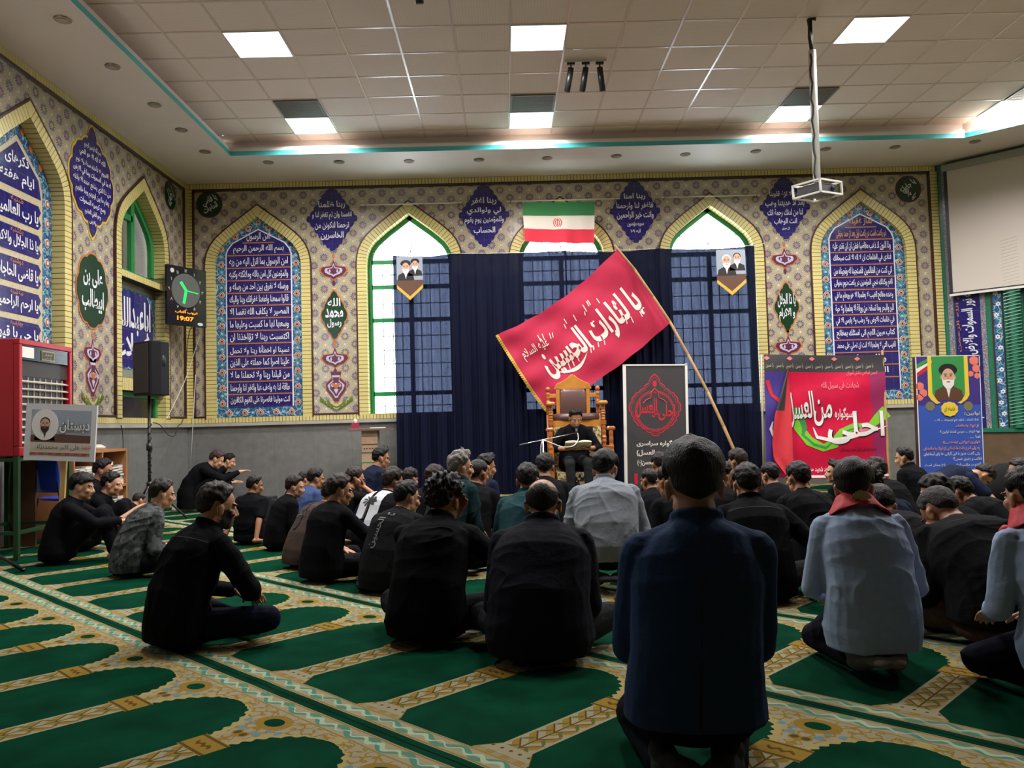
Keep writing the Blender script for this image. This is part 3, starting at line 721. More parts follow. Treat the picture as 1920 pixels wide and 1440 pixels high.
for k in range(11):
    z = 1.45+.22*k
    for sg in (1, -1):
        for sc, mi, h in ((.046, 0, .004), (.036, 1, .008), (.016, 0, .011)): plate(a, moved(scallop([(sc*math.cos(q*PI/2), sc*1.2*math.sin(q*PI/2)) for q in range(4)], 1, .01), sg*.58, z), 0, h, mi)
        plate(a, moved(scallop([(.02*math.cos(q*PI/3), .02*math.sin(q*PI/3)) for q in range(6)], 1, .012), sg*.58, z+.11), 0, .006, 2)
for sg in (1, -1):
    for x, z in ((.44, 4.02), (.26, 4.17), (.1, 4.3)): plate(a, moved(scallop([(.036*math.cos(q*PI/2), .044*math.sin(q*PI/2)) for q in range(4)], 1, .01), sg*x, z), 0, .008, 1)
S(a).build('palmettes', [M_WHITE, M_ORANGE, mat('sky_glaze', (0, 0, 0))], t)

def plaque(fr, u, v, outline, body, rim, lines, label, cat='tile panel', name='calligraphy_plaque', group=None, tmat=None, rims=1.05, inner=None):
    t = wall_root(name, fr, u, v, .002, label, cat, group)
    if rim: a = MB(); plate(a, moved(outline, s=rims), 0, .004); a.build('rim', rim, t)
    a = MB(); plate(a, outline, 0, .008); a.build('field', body, t)
    a = MB()
    for ln in lines: text(a, ln[0], ln[1], ln[2], .011, width=ln[3], height=ln[4], bold=ln[5] if len(ln) > 5 else .02, rot=ln[6] if len(ln) > 6 else 0)
    if lines: a.build('lettering', tmat or M_WHITE, t)
    return t
def lozenge(w=.40, h=.50): return scallop([(0, h), (-.045, h*.92), (-.10, h*.83), (-w*.86, h*.10), (-w, 0), (-w*.86, -h*.10), (-.10, -h*.83), (-.045, -h*.92), (0, -h), (.045, -h*.92), (.10, -h*.83), (w*.86, -h*.10), (w, 0), (w*.86, h*.10), (.10, h*.83), (.045, h*.92)], [1, 1, 4, 1, 1, 4, 1, 1]*2, .022)
DL = [(-2.65, [('ربنا ظلمنا', 0, .22, .42, .13), ('انفسنا وان لم تغفر لنا و', .0, .05, .62, .13), ('ترحمنا لنكونن من', 0, -.11, .54, .13), ('الخاسرين', 0, -.27, .36, .13)], 'between the left verse panel and the first window'),
      (-.26, [('ربنا اغفر', 0, .22, .40, .13), ('لي ولوالدي', .0, .06, .54, .12), ('وللمؤمنين يوم يقوم', 0, -.09, .62, .13), ('الحساب', 0, -.25, .34, .12)], 'between the first and the second window'),
      (2.12, [('ربنا امنا', 0, .23, .34, .11), ('فاغفر لنا وارحمنا', .0, .08, .58, .12), ('وانت خير الراحمين', 0, -.07, .58, .13), ('سوره مؤمنون', 0, -.21, .26, .08), ('آيه ١٠٩', 0, -.32, .16, .07)], 'right of the tricolour flag, with two small lines at its foot'),
      (4.49, [('ربنا لا تزغ قلوبنا', 0, .2, .48, .12), ('بعد اذ هديتنا وهب', .0, .06, .62, .12), ('لنا من لدنك رحمة انك', 0, -.09, .56, .13), ('انت الوهاب', 0, -.23, .36, .11), ('آل عمران', 0, -.34, .12, .05)], 'partly behind the hanging projector')]
for u, ls, pl in DL: plaque(BACK, u, 4.36, lozenge(), M_NAVY, None, ls, 'navy diamond tile plaque, %s' % pl, group='diamond verse plaques')
plaque(LEFT, 9.87, 4.13, scallop([(0, .68), (-.10, .50), (-.38, .34), (-.52, 0), (-.38, -.34), (-.10, -.50), (0, -.68), (.10, -.50), (.38, -.34), (.52, 0), (.38, .34), (.10, .50)], [1, 2, 2, 2, 2, 1]*2, .03), M_NAVY, M_YELLOW,
       [('بسم الله الرحمن الرحيم', 0, .40, .4, .09), ('الله لا اله الا هو الحي', 0, .29, .62, .1), ('القيوم لا تأخذه سنة ولا نوم', 0, .175, .78, .1), ('له ما في السموات وما في الارض', 0, .06, .9, .1), ('من ذا الذي يشفع عنده الا باذنه', 0, -.06, .9, .1), ('يعلم ما بين ايديهم وما خلفهم', 0, -.175, .8, .1), ('وسع كرسيه السموات', 0, -.29, .62, .1), ('وهو العلي العظيم', 0, -.40, .38, .09), ('والارض', 0, -.50, .16, .06)],
       'large yellow-edged navy plaque of dense white verse on the left wall', rims=1.06)
lens = lambda w, h: scallop([(0, h), (-w*.55, h*.55), (-w, 0), (-w*.55, -h*.55), (0, -h), (w*.55, -h*.55), (w, 0), (w*.55, h*.55)], 2, .012)
plaque(BACK, -2.64, 2.84, lens(.2, .38), M_GREENT, M_ORANGE, [('الله', .0, .20, .2, .13, .02), ('محمد', .0, .03, .28, .15, .025), ('رسول', 0, -.13, .22, .14, .025)], 'dark green pointed cartouche between the left verse panel and first window', rims=1.09)
plaque(BACK, 4.45, 2.78, lens(.19, .38), M_GREENT, M_ORANGE, [('يا ذا الجلال', .0, .10, .28, .22, .025), ('و الاكرام', .0, -.12, .25, .2, .025)], 'dark green pointed cartouche between the right-hand window and the yellow-headed panel', rims=1.09)
plaque(LEFT, 9.87, 2.80, scallop([(0, .44), (-.25, .33), (-.37, 0), (-.25, -.33), (0, -.44), (.25, -.33), (.37, 0), (.25, .33)], 2, .02), M_GREENT, M_ORANGE, [('علی بن', .0, .16, .46, .24, .025), ('ابیطالب', .0, -.12, .52, .28, .025)], 'dark green cartouche with a two-word white inscription on the left wall', rims=1.06)
rnd = scallop([(.19*math.cos(q*PI/4), .20*math.sin(q*PI/4)) for q in range(8)], 1, .015)
plaque(BACK, -4.57, 4.64, rnd, M_GREENT, M_MAROON, [('یا قاضی', .0, .06, .24, .13, .015, .5), ('الحاجات', .02, -.06, .24, .12, .015, .5)], 'round dark green tile roundel in the left corner of the back wall', rims=1.08)
plaque(BACK, 6.46, 4.60, rnd, M_GREENT, M_MAROON, [('یا جلیل', .0, .05, .26, .13, .015, .7), ('یا جمیل', .0, -.05, .26, .13, .015, -.7)], 'round dark green tile roundel in the right corner of the back wall', rims=1.08)
plaque(LEFT, 12.2, 4.62, rnd, M_GREENT, M_MAROON, [('یا خلیل', .0, .0, .26, .25, .015, .6)], 'round dark green tile roundel on the left wall next to the corner', rims=1.08)
# lotus, vase and leaf ornaments of the strips
def ornament(fr, u, v, kind, label):
    t = wall_root('tile_ornament', fr, u, v, 0, label, 'tile ornament'); a = MB()
    def layer(pts, s, h, mi): plate(a, moved(pts, s=s), 0, h, mi)
    if kind == 'lotus':
        o = [(0, .19), (-.04, .08), (-.20, .06), (-.23, .0), (-.15, -.09), (-.05, -.12), (0, -.16), (.05, -.12), (.15, -.09), (.23, 0), (.20, .06), (.04, .08)]
        layer(o, 1, .004, 1); layer(o, .88, .007, 0); layer(moved(o, 0, .0), .62, .009, 2); layer(o, .44, .011, 0)
        for k in (-.12, -.06, .06, .12): plate(a, moved(ellipse(.014, .03, 10), k, -.01), 0, .012, 2)
        plate(a, moved(scallop([(0, .05), (-.025, 0), (0, -.05), (.025, 0)], 1, .008), 0, -.2), 0, .006, 0); plate(a, moved(scallop([(0, .04), (-.02, 0), (0, -.04), (.02, 0)], 1, .008), 0, .23), 0, .006, 1)
    elif kind == 'vase':
        o = [(-.09, .25), (.09, .25), (.07, .14), (.17, .05), (.16, -.06), (.06, -.19), (.03, -.25), (-.03, -.25), (-.06, -.19), (-.16, -.06), (-.17, .05), (-.07, .14)]
        layer(o, 1, .004, 1); layer(o, .92, .007, 0); layer(o, .7, .009, 2); layer(o, .58, .011, 0)
        for k in range(-2, 3): plate(a, moved(scallop([(0, .03), (-.02, 0), (0, -.03), (.02, 0)], 1, .007), k*.055, .03-abs(k)*.01), 0, .013, 2)
        plate(a, [(0, -.04), (-.07, .03), (-.035, .06), (0, .03), (.035, .06), (.07, .03)], 0, .014, 1)
        plate(a, [(0, -.12), (-.035, -.05), (0, -.02), (.035, -.05)], 0, .014, 2)
    else:
        for s_, h, mi in ((1, .004, 3), (.8, .007, 4), (.62, .009, 3), (.4, .011, 4)):
            layer([(-.26, .13), (-.22, .02), (-.10, -.06), (0, -.11), (.10, -.06), (.22, .02), (.26, .13), (.16, .04), (.06, -.01), (0, .02), (-.06, -.01), (-.16, .04)], s_, h, mi)
        for sg in (1, -1):
            for k in range(4): plate(a, moved(scallop([(0, .028), (-.022, 0), (0, -.028), (.022, 0)], 1, .012), sg*(.07+.055*k), -.045+.036*k), 0, .013, 3)
    a.build('glaze', [M_MAROON, M_ORANGE, mat('lilac_glaze', srgb(196, 186, 206), .3), mat('olive_glaze', srgb(96, 116, 44), .3), mat('straw_glaze', srgb(196, 186, 130), .3)], t)
for u, w_ in ((-2.64, 'left of the first window'), (4.45, 'right of the third window')):
    ornament(BACK, u, 3.54, 'lotus', 'maroon lotus-shaped tile ornament above the green cartouche, %s' % w_); ornament(BACK, u, 2.16, 'lotus', 'maroon lotus-shaped tile ornament below the green cartouche, %s' % w_)
ornament(BACK, -2.63, 1.72, 'vase', 'maroon and white heart-shaped vase ornament, left of the first window'); ornament(BACK, -2.63, 1.45, 'leaf', 'green scrolling leaf ornament under the vase, left of the first window')
ornament(LEFT, 9.87, 2.05, 'lotus', 'maroon lotus tile ornament on the left wall above the vase'); ornament(LEFT, 9.87, 1.76, 'vase', 'maroon and white vase ornament on the left wall beside the red cooler'); ornament(LEFT, 9.87, 1.46, 'leaf', 'yellow-green leaf ornament at the foot of the left wall strip')
# blue panel between the two left-wall windows
t = wall_root('verse_tilework', LEFT, LC[1], 2.48, -.12, 'square blue tile panel with huge white letters between the two small left-wall windows', 'tile panel')
a = MB(); a.box((-.67, -.67, -.02), (.67, .64, 0)); a.build('backing', mat('grey_floral_tile', srgb(136, 138, 122), .4, noise=.25, nscale=30), t)
a = MB(); a.box((-.67, -.54, 0), (.67, .54, .006)); a.build('floral_border', M_FLORAL, t)
a = MB(); plate(a, scallop([(-.35, .50), (-.56, .3), (-.56, -.3), (-.35, -.50), (.35, -.50), (.56, -.3), (.56, .3), (.35, .50)], [2, 4, 2, 4], .025), 0, .010); a.build('text_field', M_NAVY, t)
a = MB(); text(a, 'اباعبدالله', 0, .18, .014, width=.98, height=.5, bold=.03); text(a, 'کربلاء', 0, -.25, .014, width=.9, height=.42, bold=.03); a.build('lettering', M_WHITE, t)

# ------------------------------------------------------------------ the slanting wall beside the mihrab
a = MB(); a.box((-.02, 0, -.1), (3.0, 5.3, 0)); o = put(a, 'wall_mihrab', DIAG, mat('sea_green_glaze', srgb(40, 112, 86), .25, noise=.12, nscale=20)); tag(o, kind='structure')
a = MB(); a.box((.08, .76, 0), (.155, 4.85, .012)); a.box((.53, .76, 0), (.60, 3.2, .012)); a.box((.68, .76, 0), (.69, 4.8, .02), 1); a.box((.155, 4.75, 0), (3, 4.9, .012)); put(a, 'pale_floral_strip', DIAG, [M_FLORAL2, M_DKBROWN], o)
a = MB(); a.box((.70, .78, 0), (.82, 4.8, .012)); a.box((.69, .76, 0), (.70, 4.8, .02), 1); a.box((.82, .76, 0), (.83, 4.8, .02), 1); 
for k in range(22):
    z = .85+.165*k; plate(a, moved(scallop([(.026*math.cos(q*PI/3), .026*math.sin(q*PI/3)) for q in range(6)], 1, .014), .745+.03*(k % 2), z), .01, .016, 2); plate(a, moved(ellipse(.009, .009, 8), .745+.03*(k % 2), z), .01, .02, 1)
put(a, 'blue_floral_strip', DIAG, [M_FLORAL, M_DKBROWN, M_WHITE], o)
a = MB(); a.box((.17, .8, 0), (.52, 3.2, .010)); put(a, 'navy_text_strip', DIAG, M_NAVY, o)
a = MB(); text(a, 'وهاهنا الله نور السموات والارض صدق الله العلی العظیم', .385, 2.1, .014, width=2.3, height=.24, bold=.02, rot=PI/2); text(a, 'بسم الله الرحمن الرحیم', .22, 2.3, .014, width=1.6, height=.06, bold=.02, rot=PI/2, mi=1)
put(a, 'lettering', DIAG, [M_WHITE, M_ORANGE], o)
for nm in ('pale_floral_strip', 'blue_floral_strip', 'navy_text_strip', 'lettering'):
    for q in [k for k in o.children if k.name.startswith(nm)]: q.matrix_parent_inverse = Matrix.Identity(4)
a = MB(); a.lathe([(.10, .8), (.10, 3.7), (.08, 3.8)], c=(.98, 0, 0), n=20, M=Matrix(((1, 0, 0), (0, 0, 1), (0, 1, 0)))) ; 
for k in range(56):
    z = .84+.05*k; a.cyl((.87, z, .09), (1.09, z+.035, .09), .013, n=6)
c_ = put(a, 'twisted_column', DIAG, mat('sea_green_glaze', (0, 0, 0)), o); c_.matrix_parent_inverse = Matrix.Identity(4)
a = MB(); a.box((1.10, .76, 0), (2.6, 4.4, .004)); c_ = put(a, 'mihrab_recess', DIAG, mat('dark_recess', srgb(20, 38, 36), .6), o)
a = MB(); a.box((-.02, 0, 0), (3, .74, .03)); a.box((.0, .74, 0), (3, .80, .06), 1); c_ = put(a, 'dado_panelling', DIAG, [mat('brown_panelling', srgb(96, 76, 54), .5, noise=.15, nscale=6), mat('sea_green_glaze', (0, 0, 0))], o)
# roll-down projection screen
t = wall_root('projection_screen', DIAG, .7, 4.87, .10, 'white pull-down projection screen on the slanting right wall', 'screen')
a = MB(); a.box((-.58, -.06, -.05), (2.0, .04, .05)); a.build('casing', mat('grey_casing', srgb(150, 150, 140), .4), t, bevel=.01)
a = MB(); a.box((-.54, -1.98, -.002), (1.96, -.04, .002)); a.build('sheet', mat('screen_sheet', srgb(206, 196, 186), .7), t)
a = MB(); a.box((-.56, -1.98, .0040), (-.51, -.05, .007)); a.box((1.93, -1.98, .0040), (1.98, -.05, .007)); a.box((-.56, -1.985, .0040), (1.98, -1.965, .007)); a.build('black_border', M_BLACKP, t)
a = MB(); a.box((-.56, -2.02, -.012), (1.98, -1.985, .012)); a.build('bottom_bar', M_WHITEP, t)
for a_, b_ in ((-.55, -.5), (1.9, 1.95)):
    pass
a = MB(); a.box((-.57, -.04, -.10), (-.53, .0, -.04)); a.box((1.9, -.04, -.10), (1.94, .0, -.04)); a.build('bracket', M_STEEL, t)
# ------------------------------------------------------------------ people
SKIN = [srgb(196, 148, 116), srgb(178, 128, 96), srgb(160, 110, 80)]
def cloth(name, col, rough=.85, weave=0.12): return mat(name, col, rough, noise=weave, nscale=35, bump=.2, bscale=55, spec=.05)
def hair_mat(name, c0, c1):
    m, nt, b = newmat(name); _mats[name] = m; tc = nt.nodes.new('ShaderNodeTexCoord'); mp = nt.nodes.new('ShaderNodeMapping'); mp.inputs['Scale'].default_value = (190, 190, 26)
    nt.links.new(tc.outputs['Object'], mp.inputs[0]); n = sh_noise(nt, 1, 3, mp.outputs[0]); f = X(nt, n.outputs['Fac'])
    nt.links.new(sh_mix(nt, ((f-.35)*3).max(0).min(1), c0, c1), b.inputs['Base Color']); b.inputs['Roughness'].default_value = .5; b.inputs['Specular IOR Level'].default_value = .25
    bp = nt.nodes.new('ShaderNodeBump'); bp.inputs['Strength'].default_value = .9; bp.inputs['Distance'].default_value = .006; nt.links.new(n.outputs['Fac'], bp.inputs['Height']); nt.links.new(bp.outputs[0], b.inputs['Normal']); return m
M_HAIR = hair_mat('black_hair', srgb(8, 6, 6), srgb(30, 25, 24)); M_HAIRB = hair_mat('dark_brown_hair', srgb(16, 10, 9), srgb(50, 37, 32)); M_HAIRG = hair_mat('grey_hair', srgb(70, 66, 62), srgb(158, 152, 146))
M_BROW = mat('eyebrow_hair', srgb(26, 20, 18), .8); M_LIP = mat('lips', srgb(150, 92, 80), .5); M_BEARD = mat('short_beard', srgb(50, 36, 30), .8, noise=.3, nscale=120); M_STUB = mat('shaved_scalp', srgb(84, 64, 54), .6, noise=.1, nscale=60)
M_EYEW = mat('eye_white', srgb(214, 208, 200), .25); M_IRIS = mat('dark_iris', srgb(30, 20, 16), .2); M_SPEC = mat('spectacle_frame', (.01, .01, .01), .3); M_LENS = mat('spectacle_lens', (.5, .55, .6), .1, alpha=None)
M_SKIN = [mat('skin_light', SKIN[0], .55, noise=.05, nscale=30), mat('skin_olive', SKIN[1], .55, noise=.05, nscale=30), mat('skin_tan', SKIN[2], .55, noise=.05, nscale=30)]
M_SOLE = mat('grey_sock', srgb(96, 90, 82), .9, bump=.3, bscale=90); M_SOCKD = mat('dark_sock', srgb(24, 24, 26), .9, bump=.3, bscale=90); M_SOCKW = mat('white_sock', srgb(190, 186, 182), .9)
from mathutils import noise as mnoise
JOBS = []
def RX(a): return Matrix.Rotation(a, 3, 'X')
def RZ(a): return Matrix.Rotation(a, 3, 'Z')
def RY(a): return Matrix.Rotation(a, 3, 'Y')
def V(*a): return Vector(a)

def ik(S, H, l1, l2, pole):
    d = H-S; L = d.length; m = (l1+l2)*.998
    if L > m: H = S+d*(m/L); d = H-S; L = m
    a = (l1*l1-l2*l2+L*L)/(2*L); h = math.sqrt(max(0, l1*l1-a*a)); n = d/L; p = pole-n*pole.dot(n)
    p = p.normalized() if p.length > 1e-5 else n.orthogonal().normalized()
    return S+n*a+p*h, H
def head_prims(mb, M, c):
    P = lambda x, y, z: c+M@V(x, y, z)
    E = lambda x, y, z, a, b, d: mb.ell(P(x, y, z), (a, b, d), M, 18, 12)
    E(0, -.014, .030, .0755, .093, .086); E(0, .022, -.035, .058, .068, .074); E(0, .060, -.086, .027, .026, .022)
    for s in (1, -1):
        E(s*.040, .014, -.058, .022, .040, .034); E(s*.036, .058, -.020, .026, .026, .026)
        E(s*.0785, -.006, -.012, .009, .019, .031); E(s*.082, -.014, .004, .008, .016, .018)
        E(s*.032, .076, .026, .026, .012, .008)
        E(s*.012, .092, -.030, .010, .010, .008)
    mb.cap(P(0, .082, .014), P(0, .104, -.024), .009, .0125, 8); E(0, .083, -.052, .022, .013, .007); E(0, .080, -.062, .019, .012, .007)
def hair_mesh(M, c, style, seedv):
    n, k = 72, 40; R = np.random.default_rng(seedv); vs = []; ph = R.uniform(0, 6.28, 6)
    cc = c+M@V(0, -.014, .030)
    for i in range(k+1):
        el = -PI/2+PI*i/k
        for j in range(n):
            az = 2*PI*j/n-PI                              # 0 = front, +-pi = back
            d = V(math.sin(az)*math.cos(el), math.cos(az)*math.cos(el), math.sin(el)); A = abs(az)
            r = 1/math.sqrt((d.x/.0765)**2+(d.y/.094)**2+(d.z/(.087 if d.z > 0 else .104))**2)
            pts = style.get('line', [(0, 34), (.55, 33), (.95, 22), (1.25, -2), (1.45, -16), (1.62, -8), (1.9, -8), (2.15, -46), (3.15, -60)])
            line = pts[-1][1]
            for (a0, e0), (a1, e1) in zip(pts, pts[1:]):
                if a0 <= A <= a1: line = e0+(e1-e0)*(A-a0)/(a1-a0); break
            e = math.degrees(el)-line
            t = min(1, max(0, e/(16. if A < 1.6 else 30.))); t = t*t*(3-2*t)
            up = max(0, math.sin(el)); th = style.get('side', .010)+(style.get('top', .026)-style.get('side', .010))*up**.8
            th += style.get('front', .0)*max(0, math.cos(az))*up
            if style.get('bald') and math.degrees(el) > 20 and d.y > -.75: th = -.012
            q_ = d*(2.6+3*style.get('mess', .25))+V(ph[0], ph[1], ph[2]); cl = mnoise.noise(q_); cl2 = mnoise.noise(V(q_.x*3.1, q_.y*3.1, q_.z*2.2)); cl3 = mnoise.noise(V(q_.x*9, q_.y*9, q_.z*5))
            th2 = th*(1+style.get('mess', .25)*cl*1.5)+style.get('mess', .25)*(.010*cl2+.006*cl3)
            vs.append(cc+M@(d*(r+(th2+.002)*t-.014*(1-t))))
    fs = [(i*n+j, i*n+(j+1) % n, (i+1)*n+(j+1) % n, (i+1)*n+j) for i in range(k) for j in range(n)]
    mb = MB(); mb.add(vs, fs); return mb
def hand_prims(mb, Wr, d, pn, side, curl=.35, spread=.08, s=1.0):
    """Wr wrist, d direction of the fingers, pn palm normal (towards the palm's inside), side +1 right hand / -1 left"""
    d = d.normalized(); pn = (pn-d*pn.dot(d)).normalized(); x = d.cross(pn)*side        # x points to the thumb side
    M = Matrix(((x.x, d.x, pn.x), (x.y, d.y, pn.y), (x.z, d.z, pn.z)))
    mb.ell(Wr+d*.045, (.040, .052, .0155), M, 14, 9); mb.ell(Wr+d*.068, (.041, .028, .013), M, 14, 9); mb.cap(Wr-d*.02, Wr+d*.03, .026, .026, 10)
    for i, (fx, L) in enumerate(((.030, .072), (.010, .080), (-.010, .074), (-.029, .058))):
        b = Wr+d*.084+x*fx*1.0; a0 = curl*.6; ang = (fx/.03)*spread
        dd = (d*math.cos(a0)+pn*math.sin(a0)+x*ang).normalized(); p1 = b+dd*L*.45; a1 = curl*1.5
        d2 = (d*math.cos(a1)+pn*math.sin(a1)+x*ang).normalized(); p2 = p1+d2*L*.32; a2 = curl*2.2
        d3 = (d*math.cos(a2)+pn*math.sin(a2)+x*ang).normalized(); p3 = p2+d3*L*.24
        mb.cap(b-dd*.01, p1, .0092, .0085, 8); mb.cap(p1, p2, .0085, .0078, 8); mb.cap(p2, p3, .0078, .0068, 8)
    b = Wr+d*.022+x*.028; p1 = b+(d*.6+x*.75+pn*.15).normalized()*.040; p2 = p1+(d*.85+x*.35+pn*.25).normalized()*.032
    mb.cap(b, p1, .013, .0105, 8); mb.cap(p1, p2, .0102, .0082, 8)
def foot_prims(mb, A, d, up, r=1.0):
    d = d.normalized(); up = (up-d*up.dot(d)).normalized(); x = d.cross(up); M = Matrix(((x.x, d.x, up.x), (x.y, d.y, up.y), (x.z, d.z, up.z)))
    mb.ell(A-d*.025-up*.035, (.034*r, .042*r, .034*r), M); mb.cap(A, A+d*.07-up*.03, .042*r, .036*r, 12); mb.ell(A+d*.105-up*.042, (.043*r, .062*r, .025*r), M); mb.ell(A+d*.155-up*.048, (.043*r, .038*r, .019*r), M)

def add_job(name, mb, voxel, mats, parent, smooth=2, folds=0, seedv=0, post=None, fscale=1.0):
    me = mb.mesh(name); o = link(name, me, mats, parent)
    m = o.modifiers.new('weld', 'REMESH'); m.mode = 'VOXEL'; m.voxel_size = voxel; m.use_smooth_shade = True
    if smooth: q = o.modifiers.new('relax', 'SMOOTH'); q.factor = .5; q.iterations = smooth
    JOBS.append((o, folds, seedv, post, fscale)); return o
def run_jobs():
    dg = bpy.context.evaluated_depsgraph_get(); new = []
    for o, folds, seedv, post, fs in JOBS:
        new.append(bpy.data.meshes.new_from_object(o.evaluated_get(dg)))
    for (o, folds, seedv, post, fs), me in zip(JOBS, new):
        old = o.data; o.modifiers.clear(); o.data = me; bpy.data.meshes.remove(old); n = len(me.vertices)
        if folds:
            v = np.empty(n*3, np.float32); me.vertices.foreach_get('co', v); v = v.reshape(-1, 3)
            nr = np.empty(n*3, np.float32); me.vertices.foreach_get('normal', nr); nr = nr.reshape(-1, 3)
            R = np.random.default_rng(seedv); d = np.zeros(n)
            def vn(p, sd):
                i = np.floor(p).astype(np.int64); g = p-i; g = g*g*(3-2*g); o = 0
                for c in range(8):
                    q = [(c >> m) & 1 for m in range(3)]; h = (i[:, 0]+q[0])*73856093 ^ (i[:, 1]+q[1])*19349663 ^ (i[:, 2]+q[2])*83492791 ^ (sd*2654435)
                    h = (h ^ (h >> 13))*1274126177; h = ((h ^ (h >> 16)) & 0xffff)/65535.
                    o = o+h*(g[:, 0] if q[0] else 1-g[:, 0])*(g[:, 1] if q[1] else 1-g[:, 1])*(g[:, 2] if q[2] else 1-g[:, 2])
                return o
            wp = np.stack([vn(v*6+9*m, m+3) for m in range(3)], 1)-.5
            for i in range(4):                            # long soft creases running in different directions
                ax = R.normal(size=3)*np.array([1, 1, .6]); ax /= np.linalg.norm(ax); pr_ = v+wp*.10; al = pr_@ax
                p2 = (pr_-np.outer(al, ax)*.8)*(6+2*i)+R.uniform(0, 50, 3); r_ = 1-np.abs(2*vn(p2, i+11+seedv % 97)-1); m_ = vn(v*4.5+R.uniform(0, 50, 3), i+31)
                d += (r_**4)*np.clip(m_*2.6-1.0, 0, 1)*2.1-.35
            d += (vn(v*7+3, 77)-.5)*1.2
            v = v+nr*(d*folds*.45)[:, None]; me.vertices.foreach_set('co', v.astype(np.float32).ravel())
        me.polygons.foreach_set('use_smooth', [True]*len(me.polygons))
        if post: post(me)
        me.update()
    JOBS.clear()

PEOPLE = []
HUNCH = .5
def person(px, py, depth, yaw=0, label='', head=0, tilt=8, hunch=HUNCH, pose='cross', shirt=None, legs=None, sleeve='long', skin=1, hair='short', hm=None, arms=None, fat=1.0,
           wide=1.0, lean=0, near=False, twist=0, group='audience seated on the carpet', collar=False, hem=.045, roll=0, base=None, socks=None, extra=None, cat='person', seat=.45, folds=None, beard=False, glasses=False, droll=0, kw=1.0, seed=None, sc=None, feet=None, target='floor'):
    sd = seed if seed is not None else int(px*7+py)
    zb = {'seiza': .235, 'chair': seat+.10, 'crouch': .22}.get(pose, .105)
    A = [math.radians(a) for a in (-8+22*hunch+lean, 6+34*hunch+lean, 16+48*hunch+lean, 16+32*hunch+lean+tilt*.3)]
    p = [V(0, 0, zb)]; dirs = []
    for L, a in zip((.15, .175, .185, .030), A): dd = V(0, math.sin(a), math.cos(a)); dirs.append(dd); p.append(p[-1]+dd*L)
    if roll:
        for i in range(1, 5): p[i] = V(p[i].x+math.sin(math.radians(roll))*(p[i].z-zb), p[i].y, p[i].z)
    ht = math.radians(tilt+(A[3]*57.3)*.12); tw = -math.radians(twist)
    Mh = RZ(-math.radians(head)) @ RX(-ht) @ RY(math.radians(droll))
    hc = p[4]+dirs[3]*.02+Mh@V(0, .018, .056)
    top = hc+Mh@V(0, -.01, .122)
    # place: the crown of the head sits where the photo shows it
    if not sc and pose != 'chair' and extra != 'suit': depth *= 1.035 if abs(yaw) > 60 else 1.065
    Pw = at(px, py, depth)
    s = sc if sc else (Pw.z-0)/top.z
    Rw = RZ(-math.radians(yaw)); o2 = Rw@(top*s)
    bz = 0 if not sc else Pw.z-top.z*s
    root = empty('person', (Pw.x-o2.x, Pw.y-o2.y, bz), -math.radians(yaw), label, cat, group)
    PEOPLE.append((round(s, 2), px, label))
    sp = lambda mb: (setattr(mb, 'v', [(a*s, b*s, c*s) for a, b, c in mb.v]), mb)[1]
    vox = (.0062 if near else .0088)*max(s, .8)
    # joints
    def Xd(i): return RZ(tw*i/3)@V(1, 0, 0)
    nrm = [V(0, math.cos(a), -math.sin(a)) for a in A]
    def nn(i): return RZ(tw*i/3)@nrm[min(i, 3)]
    Sh = {}; El = {}; Wr = {}
    for sg in (1, -1): Sh[sg] = p[3]-dirs[2]*.088+Xd(3)*(sg*.160*wide)+nn(3)*.012
    arms = arms or {}
    dfl = {'cross': V(.12, .32, .20), 'seiza': V(.11, .29, .30), 'knees': V(.10, .50, .40), 'side': V(.18, .28, .2), 'chair': V(.12, .36, zb+.14), 'crouch': V(.16, .42, .34)}[pose]
    for sg in (1, -1):
        tgt, pole, palm = arms.get(sg, (None, None, None)) if sg in arms else (None, None, None)
        t = V(*tgt) if tgt else V(dfl.x*sg, dfl.y, dfl.z); pl = V(*pole) if pole else V(sg*.42, -.55, -.7)
        El[sg], Wr[sg] = ik(Sh[sg], t, .275, .245, pl)
        Sh[sg, 'p'] = V(*palm) if palm else V(0, .1, -1)
    # legs
    hip = {sg: V(sg*.085, .01, zb) for sg in (1, -1)}; knee = {}; ank = {}; fdir = {}; fup = {}
    for sg in (1, -1):
        if pose == 'cross': knee[sg] = V(sg*.345*kw, .265+.08*(1-kw), .125); ank[sg] = V(-sg*.06, .33+.03*sg, .075); fdir[sg] = V(-sg*1, .15, 0); fup[sg] = V(0, .9, .3)
        elif pose == 'seiza': knee[sg] = V(sg*.15, .36, .085); ank[sg] = V(sg*.085, -.045, .075); fdir[sg] = V(-sg*.45, -1, -.12); fup[sg] = V(0, .15, -1)
        elif pose == 'knees': knee[sg] = V(sg*.10, .36, .44); ank[sg] = V(sg*.10, .47, .075); fdir[sg] = V(0, 1, 0); fup[sg] = V(0, 0, 1)
        elif pose == 'side': knee[sg] = V(.30 if sg > 0 else .02, .30 if sg > 0 else .40, .10); ank[sg] = V(.52 if sg > 0 else .36, .02 if sg > 0 else .16, .06); fdir[sg] = V(.5, -.8, 0); fup[sg] = V(.6, .4, .5)
        elif pose == 'chair': knee[sg] = V(sg*.12, .42, zb-.01); ank[sg] = V(sg*.11, .40, zb-.41); fdir[sg] = V(sg*.1, 1, 0); fup[sg] = V(0, 0, 1)
        else: knee[sg] = V(sg*.15, .34, .44); ank[sg] = V(sg*.13, .22, .08); fdir[sg] = V(0, 1, 0); fup[sg] = V(0, 0, 1)
    if feet:
        for sg, (k_, a_, d_, u_) in feet.items(): knee[sg] = V(*k_); ank[sg] = V(*a_); fdir[sg] = V(*d_); fup[sg] = V(*u_)
